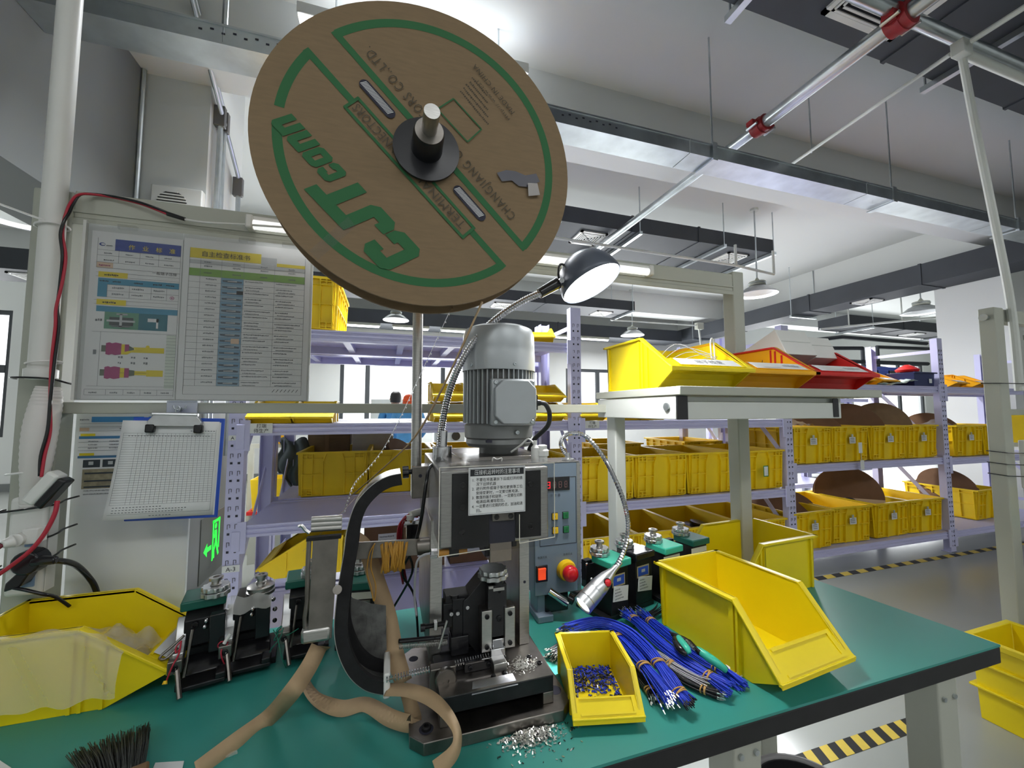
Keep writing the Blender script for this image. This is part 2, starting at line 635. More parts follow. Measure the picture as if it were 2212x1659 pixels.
# beams and columns
struct(MB().bx(-1.9, 7.4, 2.65, 2.98, 3.44, CZ).bx(7.9, 24, 2.65, 2.98, 3.44, CZ), 'beam', CEIL)
struct(MB().bx(-9, 7.4, 7.3, 7.7, 3.44, CZ).bx(7.9, 24, 7.3, 7.7, 3.44, CZ), 'beam', CEIL)
struct(MB().bx(-9, 7.4, -1.1, -0.7, 3.44, CZ).bx(7.9, 24, -1.1, -0.7, 3.44, CZ), 'beam', CEIL)
struct(MB().bx(7.4, 7.9, -5, 8.8, 3.36, CZ), 'beam', CEIL)
struct(MB().bx(7.41, 8.1, 2.86, 3.55, 0, 3.36), 'column', WALL)
struct(MB().bx(-1.90, -1.5, -0.6, 2.945, 2.34, CZ), 'beam', BEAMG)
struct(MB().bx(-1.80, -1.145, 2.95, 3.55, 0, CZ), 'column', WALL)
c_ = struct(MB().bx(-1.1445, -1.138, 2.952, 3.55, 0.12, 1.32), 'shade_panel_1', SHADEG)  # grey panel laid on the column side, paints its lower part as shaded

# conduits running up the left column
for k, (x, y0, z0, z1) in enumerate([(-1.52, 2.90, 1.9, 3.62), (-1.49, 2.92, 1.9, 3.45)]):
    o = build(MB().cyl((x, y0, z0), (x, y0, z1), 0.014, n=10), 'conduit_pipe', GALV)
    tag(o, ['bare conduit pipe up the left edge of the grey column', 'slimmer conduit pipe hugging the left column face'][k], 'pipe')
for k, (x, y, z1) in enumerate([(-1.11, 3.02, 3.25), (-1.11, 3.08, 3.25), (-1.10, 3.36, 2.95)]):
    t = thing('wall_conduit', ['near conduit on the side of the left column, under its junction box', 'second conduit beside the near one on the left column side', 'far conduit on the side of the left column'][k], 'pipe', (x, y, 0))
    build(MB().cyl((0, 0, 1.0), (0, 0, z1), 0.016, n=10), 'pipe', GALV, t)
    build(MB().bx(-0.035, 0.028, -0.02, 0.02, z1 - 0.03, z1 + 0.11), 'junction_box', mat('dark_box', (0.12, 0.12, 0.12), 0.5), t, bev=0.004)
    build(MB().cyl((0, 0, z1 + 0.1), (0.0, -0.9, z1 + 0.75), 0.014, n=10), 'pipe', GALV, t)
t = thing('wall_speaker', 'white box with a round louvred grille low on the left column face', 'speaker', (-1.27, 2.95, 2.38))
build(MB().bx(-0.14, 0.125, -0.05, 0, 0.0, 0.33), 'case', WHITE, t, bev=0.006)
mb = MB().cyl((-0.03, -0.052, 0.22), (-0.03, -0.05, 0.22), 0.078, n=28)
build(mb, 'grille_back', mat('grille_dark', (0.05, 0.05, 0.05), 0.7), t)
mb = MB()
for k in range(9):
    z = 0.22 - 0.072 + k * 0.018
    w = sqrt(max(0.0, 0.078 ** 2 - (z - 0.22) ** 2))
    mb.bx(-0.03 - w, -0.03 + w, -0.058, -0.052, z - 0.004, z + 0.004)
build(mb, 'grille_slats', WHITE, t, kind='stuff')

# exit sign on the side of the left column
t = thing('exit_sign', 'lit green running man exit sign with arrow beside lavender rack', 'sign', (-1.137, 3.0, 0.0))
SGX, SGU = Vector((-1.132, 3.165, 0.295)), Vector((0, 1, 0))
build(MB().bx(0, 0.004, 0.10, 0.53, 0.20, 0.62), 'plate', mat('sign_plate', s2l(112, 114, 106), 0.5), t, bev=0.002)
sh = Sheet(SGX, (0, 1, 0), (0, 0, 1), 0.001)
P_ = lambda pts: sh.poly(pts, LITG, 1)
P_([(-0.02, 0.10), (0.035, 0.145), (0.035, 0.115), (0.10, 0.115), (0.10, 0.085), (0.035, 0.085), (0.035, 0.055)])
for a0, a1, b0, b1 in [(0.115, 0.135, 0.0, 0.27), (0.115, 0.235, 0.25, 0.27), (0.215, 0.235, 0.06, 0.27)]:
    sh.rect(a0, a1, b0, b1, LITG)
P_([(0.165 + 0.02 * cos(k * pi / 5), 0.225 + 0.02 * sin(k * pi / 5)) for k in range(10)])
P_([(0.15, 0.2), (0.185, 0.195), (0.195, 0.12), (0.165, 0.115)])
P_([(0.165, 0.125), (0.195, 0.12), (0.215, 0.06), (0.235, 0.02), (0.215, 0.01), (0.185, 0.07)])
P_([(0.165, 0.125), (0.18, 0.1), (0.155, 0.06), (0.16, 0.01), (0.14, 0.01), (0.135, 0.07)])
P_([(0.15, 0.2), (0.135, 0.15), (0.15, 0.145), (0.165, 0.19)])
sh.done('pictogram', t)

# ---------------------------------------------------------------- ceiling services
def vent_bm(s=0.34):
    mb = MB()
    mb.bx(-s / 2, s / 2, -s / 2, s / 2, 0, 0.012)
    for k in range(1, 6):
        a = s / 2 - k * 0.027
        z0, z1 = -0.006 - 0.002 * k, 0.0
        for X0, X1, Y0, Y1 in ((-a, a, -a, -a + 0.009), (-a, a, a - 0.009, a), (-a, -a + 0.009, -a, a), (a - 0.009, a, -a, a)):
            mb.bx(X0, X1, Y0, Y1, z0, z1)
    return mb


def vent_on(parent, x, y, z, s=0.34, m=None):
    f = MB(Matrix.Translation((x, y, z)))
    a = s / 2
    for X0, X1, Y0, Y1 in ((-a, a, -a, -a + 0.03), (-a, a, a - 0.03, a), (-a, -a + 0.03, -a, a), (a - 0.03, a, -a, a)):
        f.bx(X0, X1, Y0, Y1, -0.015, 0)
    o = build(f, 'vent_frame', WHITE, parent, world=True)
    g = MB(Matrix.Translation((x, y, z)))
    for k in range(5):
        b = a - 0.035 - k * 0.026
        for X0, X1, Y0, Y1 in ((-b, b, -b, -b + 0.011), (-b, b, b - 0.011, b), (-b, -b + 0.011, -b, b), (b - 0.011, b, -b, b)):
            g.bx(X0, X1, Y0, Y1, -0.02 + 0.002 * k, -0.012 + 0.002 * k)
    build(g, 'vent_louvres', WHITE, o, world=True)


def duct(name, label, x0, x1, y0, y1, z0, z1, vents=(), hangers=(), axis='x', seams=()):
    t = thing(name, label, 'duct', ((x0 + x1) / 2, (y0 + y1) / 2, z0))
    build(MB().bx(x0, x1, y0, y1, z0, z1), 'casing', DUCT, t, world=True)
    for s in seams:
        mb = MB()
        if axis == 'x':
            mb.bx(s, s + 0.03, y0 - 0.008, y1 + 0.008, z0 - 0.008, z1 + 0.008)
        else:
            mb.bx(x0 - 0.008, x1 + 0.008, s, s + 0.03, z0 - 0.008, z1 + 0.008)
        build(mb, 'seam_flange', DUCT, t, world=True)
    for v in vents:
        vent_on(t, *v)
    for h in hangers:
        mb = MB()
        if axis == 'x':
            mb.bx(h - 0.02, h + 0.02, y0 - 0.06, y1 + 0.06, z0 - 0.045, z0 - 0.008)
            ends = [(h, y0 - 0.04), (h, y1 + 0.04)]
        else:
            mb.bx(x0 - 0.06, x1 + 0.06, h - 0.02, h + 0.02, z0 - 0.045, z0 - 0.008)
            ends = [(x0 - 0.04, h), (x1 + 0.04, h)]
        build(mb, 'hanger_bar', GALV, t, world=True)
        for ex, ey in ends:
            inb = 2.65 <= ey <= 2.98 or 7.3 <= ey <= 7.7
            build(MB().cyl((ex, ey, z0 - 0.03), (ex, ey, 3.44 if inb else CZ), 0.007, n=6), 'hanger_rod', GALV, t, world=True)
    return t


duct('air_duct', 'black wrapped duct with two square vents hanging behind the grey work lamp', -0.4, 4.74, 3.82, 4.62, 3.36, 3.54,
     vents=[(2.22, 4.12, 3.36), (4.32, 4.12, 3.36)], hangers=[1.7, 2.7, 3.9, 4.7], seams=[2.62, 3.55])
duct('air_duct', 'wide black duct overhead in the upper right corner of the room', 0.9, 9.0, 0.35, 1.56, 3.5, 3.72,
     vents=[(2.50, 1.17, 3.5, 0.56), (4.6, 0.9, 3.5, 0.42)], hangers=[1.75, 3.4], seams=[2.9, 4.2])
duct('air_duct', 'black duct farther back with one vent, above the rack upright', -3.3, 4.42, 6.4, 7.05, 3.2, 3.38,
     vents=[(1.9, 6.75, 3.2), (3.9, 6.75, 3.2)], hangers=[-2.2, 1.2, 4.35], seams=[2.6])
duct('air_duct', 'long black duct running away beneath the white beam at right', 6.85, 7.35, 1.2, 8.4, 3.02, 3.3,
     vents=[(7.1, 4.2, 3.02, 0.3)], hangers=[2.2, 5.2, 7.6], axis='y', seams=[3.4, 4.9, 6.6])
duct('air_duct', 'black duct along the window wall with light strips below', -4.0, 6.75, 7.9, 8.5, 2.98, 3.24, seams=[0.5, 3.5])
duct('air_duct', 'black duct with a vent seen past the left bench post', -9.0, -3.6, 6.0, 6.6, 2.95, 3.2,
     vents=[(-4.15, 6.3, 2.95)], hangers=[-4.9], seams=[-5.0])
duct('air_duct', 'black duct crossing far beyond the right racks', 8.6, 20.0, 5.4, 6.0, 3.0, 3.2, vents=[(11.0, 5.7, 3.0)], hangers=[9.2, 12.0], seams=[10.2])

t = thing('duct_frame', 'grey pipe frame hanging under the end of the ducts', 'pipe', (4.72, 3.8, 3.1))
for p, q in (((4.66, 3.76, 3.36), (4.66, 3.76, 3.05)), ((4.66, 3.76, 3.05), (4.05, 3.76, 3.1)), ((4.05, 3.76, 3.1), (1.2, 3.76, 3.14)), ((4.05, 3.76, 3.1), (4.05, 3.76, 3.36))):
    build(MB().cyl(p, q, 0.016, n=8), 'pipe', GREYL, t, world=True)

# light strips below the far duct
for k in range(6):
    x = -0.85 + k * 0.92 + (0.35 if k > 3 else 0)
    t = thing('strip_light', 'lit strip light under the window wall duct, number %s from the left post' % ['one', 'two', 'three', 'four', 'five', 'six'][k], 'light', (x, 7.95, 2.902), group='strip lights under the window wall duct')
    t['label'] = 'lit strip light under the far window duct, %s' % ['leftmost of its row', 'second from the left in its row', 'third from the left in its row', 'fourth from the left in its row', 'second from the right in its row', 'rightmost of the row'][k]
    build(MB().bx(-0.02, 0.68, -0.03, 0.03, 0.03, 0.08), 'housing', GREY, t)
    build(MB().cyl((0, 0, 0.015), (0.66, 0, 0.015), 0.022, n=10), 'tube', LIT, t)

# cable tray
t = thing('cable_tray', 'galvanised cable tray crossing the whole ceiling behind the cardboard reel', 'tray', (1, 2.1, 3.01))
x = -1.5
while x < 6.6:
    x1 = min(x + 1.68, 6.6)
    build(MB().bx(x + 0.003, x1 - 0.003, 2.05, 2.22, 3.01, 3.014).bx(x + 0.003, x1 - 0.003, 2.05, 2.053, 3.014, 3.10).bx(x + 0.003, x1 - 0.003, 2.217, 2.22, 3.014, 3.10)
          .bx(x + 0.003, x1 - 0.003, 2.044, 2.05, 3.094, 3.104), 'tray_section', GALV, t, world=True)
    x = x1
mb = MB()
for xb in (-0.85, 0.95):
    for k in range(9):
        mb.box((xb + k * 0.045, 2.0492, 3.06 + 0.012 * (k % 2)), (0.014, 0.002, 0.008))
build(mb, 'slots', LAVD, t, world=True, kind='stuff')
for k, xb in enumerate((2.055, 3.85, 5.58)):
    build(MB().bx(xb - 0.02, xb + 0.02, 2.036, 2.05, 3.0, 3.115).bx(xb - 0.02, xb + 0.02, 2.036, 2.23, 2.99, 3.0), 'hanger_clip', GALV, t, world=True)
    build(MB().cyl((xb, 2.06, 3.0), (xb, 2.06, CZ), 0.006, n=6), 'hanger_rod', GALV, t, world=True)
build(MB().cyl((-0.76, 2.06, 3.02), (-0.76, 2.06, CZ), 0.012, n=6), 'hanger_rod', GALV, t, world=True)
build(MB().cyl((3.18, 2.2, 3.37), (3.18, 2.2, CZ), 0.006, n=6), 'hanger_rod', GALV, t, world=True)

# sprinkler main with red couplings
t = thing('sprinkler_pipe', 'silver sprinkler main with red clamp couplings crossing the ceiling', 'pipe', (2.4, 2, 3.3))
build(MB().cyl((2.44, -4.9, 3.3), (2.44, 2.02, 3.3), 0.042, n=18), 'pipe', GALV, t, world=True)
build(MB().cyl((2.44, 2.02, 3.3), (2.40, 4.9, 3.3), 0.036, n=18), 'pipe', GALV, t, world=True)
build(MB().cyl((-1.4, 1.225, 3.33), (6.6, 1.225, 3.33), 0.032, n=14), 'branch_pipe', GALV, t, world=True)
for y, r in ((2.02, 0.056), (1.225, 0.062)):
    c = MB().lathe([(0.045, -0.05), (r, -0.048), (r, -0.018), (r * 1.08, -0.016), (r * 1.08, 0.016), (r, 0.018), (r, 0.048), (0.045, 0.05)], (2.44, y, 3.3), (0, 1, 0), 18)
    c.box((2.44 - 0.075, y, 3.3), (0.05, 0.05, 0.03)).box((2.44 + 0.075, y, 3.3), (0.05, 0.05, 0.03))
    if y < 2:
        c.lathe([(0.05, -0.06), (0.05, 0.06)], (2.44, y, 3.31), (1, 0, 0), 16)
    o = build(c, 'coupling', REDC, t, world=True, label='red clamp coupling')
    build(MB().cyl((2.44 + 0.08, y - 0.04, 3.28), (2.44 + 0.08, y + 0.04, 3.28), 0.009, n=6).cyl((2.44 - 0.08, y - 0.04, 3.28), (2.44 - 0.08, y + 0.04, 3.28), 0.009, n=6), 'bolt', GALV, o, world=True)

# power conduit with junction box and drop pipe
t = thing('power_conduit', 'thin grey conduit with a square junction box and a drop pipe at right', 'conduit', (2.9, 1.2, 3.2))
build(MB().cyl((2.78, -1, 3.2), (2.80, 1.13, 3.2), 0.014, n=10), 'pipe', GREYL, t, world=True)
build(MB().cyl((2.80, 1.21, 3.2), (3.30, 2.60, 3.44), 0.012, n=10), 'pipe', GREYL, t, world=True)
build(MB().cyl((2.86, 1.18, 3.19), (6.6, 1.18, 3.19), 0.022, n=12), 'pipe', GREYL, t, world=True)
build(MB().bx(2.775, 2.85, 1.145, 1.20, 3.16, 3.235), 'junction_box', GREYL, t, bev=0.004, world=True)
build(MB().tube(smooth_path([(2.845, 1.185, 3.16), (2.87, 1.17, 2.8), (2.92, 1.15, 2.3), (2.965, 1.135, 1.85), (2.965, 1.13, 1.42)]), 0.017, 10), 'drop_pipe', GREYL, t, world=True)

# bar light behind the reel
t = thing('bar_light', 'lit ceiling bar light behind the top of the cardboard reel', 'light', (0.16, 2.43, 3.56))
build(MB().bx(-0.7, 0.7, -0.05, 0.05, 0.02, 0.09), 'housing', WHITE, t, bev=0.006)
build(MB().bx(-0.69, 0.69, -0.045, 0.045, 0, 0.02), 'diffuser', mat('lit_diffuser', (0.95, 0.98, 1.0), 0.5, emit=7.0), t)
for x in (-0.5, 0.5):
    build(MB().cyl((x, 0, 0.09), (x, 0, CZ - 3.56), 0.006, n=6), 'hanger_rod', GALV, t)


def pendant(loc, label, r=0.25, top=CZ):
    x, y, z = loc
    t = thing('pendant_lamp', label, 'lamp', loc, group=None)
    build(MB().lathe([(r, 0), (r * 0.98, 0.012), (r * 0.62, r * 0.36), (r * 0.42, r * 0.46), (r * 0.40, r * 0.48)], n=32, cap0=False, cap1=False), 'shade', ALU, t, solid=0.003)
    build(MB().lathe([(r * 0.97, 0.006), (r * 0.6, r * 0.33), (r * 0.05, r * 0.40)], n=32, cap0=False), 'reflector', LAMPIN, t)
    build(MB().lathe([(r * 0.36, r * 0.48), (r * 0.42, r * 0.5), (r * 0.42, r * 0.72), (r * 0.36, r * 0.74)], n=20), 'driver_housing', GREY, t)
    build(MB().lathe([(r * 0.43, r * 0.60), (r * 0.45, r * 0.61), (r * 0.45, r * 0.65), (r * 0.43, r * 0.66)], n=20), 'band', GALV, t)
    build(MB().lathe([(r * 0.18, r * 0.74), (r * 0.1, r * 0.86), (0.012, r * 0.95)], n=12), 'hook_cap', GREY, t)
    build(MB().cyl((0, 0, r * 0.9), (0, 0, top - z), 0.009, n=8), 'suspension_rod', GALV, t)
    build(MB().cyl((0, 0, top - z - 0.03), (0, 0, top - z), 0.05, n=12), 'ceiling_rose', GREYL, t)


pendant((4.40, 3.78, 2.77), 'white pendant lamp hanging beside the bench uprights in mid picture', 0.225)
pendant((8.0, 4.0, 2.85), 'pendant lamp hanging in front of the right white column', 0.25, 3.36)
pendant((0.105, 7.2, 2.90), 'small pendant lamp left of the steel reel pole', 0.22)
pendant((4.9, 7.2, 2.90), 'pendant lamp far back above the yellow shelf bins', 0.24)
pendant((-2.42, 3.5, 2.62), 'large pendant lamp cut by the left edge behind the white conduit', 0.235)

# services far to the right
t = thing('pipe_run', 'black insulated pipes with elbows hanging far right', 'pipe', (9, 5, 2.7))
for pth in ([(8.0, 6.4, 2.75), (9.6, 6.2, 2.95), (12.5, 6.2, 2.95)], [(8.2, 6.5, 2.68), (10.4, 6.3, 2.75), (10.4, 6.3, 2.35), (11.2, 6.3, 2.3)], [(10.9, 6.3, 2.3), (10.9, 6.3, 2.8), (13.0, 6.3, 2.85)], [(5.8, 6.5, 2.45), (8.5, 6.4, 2.42), (12.5, 6.2, 2.45)], [(6.0, 6.5, 2.3), (12.5, 6.3, 2.22)]):
    build(MB().tube(pth, 0.045, 8), 'pipe', DUCT, t, world=True)
t = thing('rail', 'long thin white rail sloping under the far ceiling at right', 'rail', (9, 5, 3))
build(MB().bar((7.5, 5.2, 2.80), (9.4, 4.0, 2.95), 0.05, 0.03), 'rail_bar', GREYL, t, world=True)
for f in (0.2, 0.55, 0.85):
    p = Vector((7.5, 5.2, 2.80)).lerp(Vector((9.4, 4.0, 2.95)), f)
    build(MB().cyl(p, (p.x, p.y, CZ), 0.012, n=6), 'hanger_rod', GREYL, t, world=True)
t = thing('rail', 'thin pipe with a grey socket box left of the right bench upright', 'pipe', (5.5, 7, 3))
build(MB().cyl((4.2, 6.9, 3.12), (6.35, 6.9, 3.14), 0.014, n=8).cyl((6.35, 6.9, 3.1), (6.45, 6.9, 2.2), 0.02, n=8), 'pipe', GREYL, t, world=True)
build(MB().bx(6.28, 6.44, 6.85, 6.95, 3.06, 3.2), 'socket_box', GREY, t, bev=0.004, world=True)

# hazard tape on the floor: each stripe is stuck paint, alternately yellow and black
def hazard(name, p0, p1, w, n, label, start=0):
    p0, p1 = Vector(p0), Vector(p1)
    t = thing(name, label, 'tape', tuple(p0))
    d = (p1 - p0) / n
    u = d.normalized()
    s = Vector((-u.y, u.x, 0)) * w / 2
    sk = u * (w * 0.2)
    me = {}
    for k in range(n):
        a, b = p0 + d * k, p0 + d * (k + 1)
        m = TAPEY if (k + start) % 2 == 0 else TAPEK
        vs = [a - s - sk, b - s - sk, b + s + sk, a + s + sk]
        mb = MB().add(vs + [v + Vector((0, 0, 0.0012)) for v in vs], [(3, 2, 1, 0), (4, 5, 6, 7), (0, 1, 5, 4), (1, 2, 6, 5), (2, 3, 7, 6), (3, 0, 4, 7)])
        build(mb, 'yellow_stripe' if m is TAPEY else 'black_stripe', m, t, world=True, sm=0)


hazard('floor_tape', (0.7, 2.375, 0.001), (7.3, 2.375, 0.001), 0.055, 70, 'yellow and black floor tape along the foot of the racks')
hazard('floor_tape', (0.9, 1.20, 0.001), (2.28, 1.192, 0.001), 0.062, 32, 'yellow and black floor tape showing under the bench edge', 1)

# ================================================================== RACKS
def beam_profile(mb, x0, x1, yf, zt, h, s=1):
    """step beam: grooved front, s=+1 when its front faces -Y"""
    y = lambda d: yf + s * d
    pr = [(y(0.0), zt), (y(0.045), zt), (y(0.045), zt - h), (y(0.0), zt - h), (y(0.0), zt - h * 0.78), (y(0.007), zt - h * 0.70),
          (y(0.007), zt - h * 0.58), (y(0.0), zt - h * 0.50), (y(0.0), zt - h * 0.36), (y(0.007), zt - h * 0.30), (y(0.007), zt - h * 0.2), (y(0.0), zt - h * 0.12)]
    if s < 0:
        pr = pr[::-1]
    return mb.prism(pr, (x0, 0, 0), (0, 1, 0), (0, 0, 1), (1, 0, 0), x1 - x0)


UP_W = 0.075


def slots_bm(mb, x, y, z1, s=-1):
    n = int((z1 - 0.06) / 0.09)
    for k in range(n):
        z = 0.06 + k * 0.09
        for dx, w, h in ((-0.017, 0.011, 0.011), (0.017, 0.011, 0.011)):
            mb.box((x + dx, y, z), (w, 0.003, h))
        for dx in (-0.017, 0.017):
            mb.box((x + dx - 0.005, y, z + 0.036), (0.0018, 0.003, 0.022))
            mb.box((x + dx, y, z + 0.048), (0.012, 0.003, 0.0018))
            mb.box((x + dx + 0.006, y, z + 0.040), (0.0018, 0.003, 0.016))


def rack(label, x0, x1, y0, y1, levels, left=True, right=True, z1=2.02, h=0.062, m=None, slots=True):
    """x0, x1 are the upright centre lines; the front is at y0"""
    m = m or LAV
    t = thing('storage_rack', label, 'rack', ((x0 + x1) / 2, (y0 + y1) / 2, 0), group='lavender storage racks')
    for x, on in ((x0, left), (x1, right)):
        if not on:
            continue
        for y, s in ((y0, 1), (y1, -1)):
            w = UP_W / 2
            mb = MB().bx(x - w, x + w, y, y + s * 0.004, 0.0, z1) if s > 0 else MB().bx(x - w, x + w, y - 0.004, y, 0.0, z1)
            for sx in (-1, 1):
                a = x + sx * w
                mb.bx(min(a, a - sx * 0.004), max(a, a - sx * 0.004), min(y + s * 0.004, y + s * 0.055), max(y + s * 0.004, y + s * 0.055), 0.0, z1)
            mb.bx(x - w * 1.2, x + w * 1.2, min(y, y + s * 0.07), max(y, y + s * 0.07), 0.0, 0.004)
            u = build(mb, 'upright', m, t, world=True, sm=0)
            if slots:
                sl = MB()
                slots_bm(sl, x, y - s * 0.0005, z1)
                build(sl, 'slots', LAVD, u, world=True, sm=0, kind='stuff')
        for a, b in ((0.35, 0.95), (0.95, 1.55)):
            build(MB().bar((x, y0 + 0.05, a), (x, y1 - 0.05, b), 0.006, 0.035), 'side_brace', m, t, world=True)
        for zz in (0.3, 1.9):
            build(MB().bar((x, y0 + 0.05, zz), (x, y1 - 0.05, zz), 0.006, 0.03), 'side_brace', m, t, world=True)
    w = UP_W / 2
    for zt in levels:
        b0, b1 = x0 + w + 0.001, x1 - w - 0.001
        for y, s in ((y0 + 0.004, 1), (y1 - 0.004, -1)):
            be = build(beam_profile(MB(), b0, b1, y, zt, h, s), 'beam', m, t, world=True, sm=0)
            if s > 0:
                for xx in (b0 + 0.004, b1 - 0.004):
                    build(MB().bx(xx - 0.02, xx + 0.02, y - 0.008, y, zt - 0.14, zt + 0.02), 'hook_plate', m, be, world=True)
        build(MB().bx(b0, b1, y0 + 0.05, y1 - 0.05, zt - 0.014, zt - 0.002), 'shelf_panel', m, t, world=True, sm=0)
        mb = MB()
        for k in range(6):
            xx = b0 + (b1 - b0) * (k + 0.5) / 6
            mb = MB().bx(xx - 0.02, xx + 0.02, y0 + 0.052, y1 - 0.052, zt - 0.05, zt - 0.0145)
            build(mb, 'panel_support', m, t, world=True, sm=0)
    return t


RX = [-0.752, 1.205, 3.095, 5.085, 7.05]
RF, RB = 2.425, 3.03
ra = rack('lavender rack behind the bench left half, upright marked A at its left end', RX[0], RX[1], RF, RB, (0.16, 0.727, 1.252, 1.775))
rb = rack('lavender rack behind the bench right half, with close set yellow crates', RX[1], RX[2], RF, RB, (0.16, 0.70, 1.252), left=False)
rc = rack('lavender rack right of the bench, wide shelves of crates with leaning cardboard reels', RX[2], RX[3], RF, RB, (0.19, 0.878, 1.552), left=False)
rd = rack('lavender rack at the right edge, partly hidden by the next bench upright', RX[3], RX[4], RF, RB, (0.19, 0.866, 1.552), left=False)
re_ = rack('lavender rack standing back to back behind the left bench rack', RX[0], RX[1], 3.06, 3.66, (0.16, 0.727, 1.252, 1.775), slots=False)
rf = rack('lavender rack standing back to back behind the middle rack', RX[1], RX[2], 3.06, 3.66, (0.16, 0.727, 1.252), left=False, slots=False)
rg = rack('lavender rack row farther off behind the right hand racks', 4.9, 6.9, 4.6, 5.2, (0.19, 0.878, 1.552), slots=False, z1=2.25)
rh = rack('lavender rack far beyond the right hand racks, in front of bright windows', 7.6, 9.6, 5.6, 6.2, (0.19, 0.878, 1.552), slots=False, z1=2.2)

# paper marks stuck on the racks
def rack_label(x, z, w, h, lines, label, y=RF - 0.0105, size=0.026, paper=PAPER, tape=False):
    t = thing('paper_label', label, 'label', (x, y, z))
    build(MB().bx(0, w, 0, 0.0008, 0, h), 'paper', paper, t)
    lettering([(s, w / 2, h - (i + 1) * h / len(lines) + 0.3 * h / len(lines) * 0.5, sz, 'CENTER') for i, (s, sz) in enumerate(lines)],
              (x, y - 0.0006, z), (1, 0, 0), (0, 0, 1), t, INK)


rack_label(RX[0] + 0.062, 1.203, 0.105, 0.052, [('打端', 0.024), ('待生产', 0.024)], 'white paper label on the lavender beam at its left end', RF - 0.006)
rack_label(RX[1] + 0.062, 1.203, 0.105, 0.05, [('打端', 0.022), ('待生产', 0.022)], 'white paper label on the lavender beam right of the motor', RF - 0.006)
rack_label(RX[0] - 0.034, 1.168, 0.038, 0.026, [('A', 0.024)], 'small white A label high on the left rack upright', RF - 0.004)
rack_label(RX[0] - 0.036, 0.50, 0.078, 0.034, [('A-3', 0.03)], 'white A-3 label low on the left rack upright', RF - 0.004)
t = thing('joint_plate', 'lavender splice plates bolted to the left rack upright', 'plate', (RX[0] + 0.012, RF - 0.008, 0))
for a, b in ((1.12, 1.25), (0.60, 0.70)):
    build(MB().bx(-0.012, 0.026, 0, 0.006, a, b), 'plate', LAV, t, bev=0.002)

# ================================================================== CRATES
def tub(mb, w, d, h, taper=0.94, t=0.004, floor=0.004):
    L = []
    for ww, dd, z in ((w * taper, d * taper, 0), (w, d, h), (w - 2 * t, d - 2 * t, h), (w * taper - 2 * t, d * taper - 2 * t, floor)):
        L.append([(-ww / 2, -dd / 2, z), (ww / 2, -dd / 2, z), (ww / 2, dd / 2, z), (-ww / 2, dd / 2, z)])
    fs = [(3, 2, 1, 0), (12, 13, 14, 15)]
    for k in range(3):
        for i in range(4):
            j = (i + 1) % 4
            fs.append((k * 4 + i, k * 4 + j, (k + 1) * 4 + j, (k + 1) * 4 + i))
    return mb.add([p for l in L for p in l], fs)


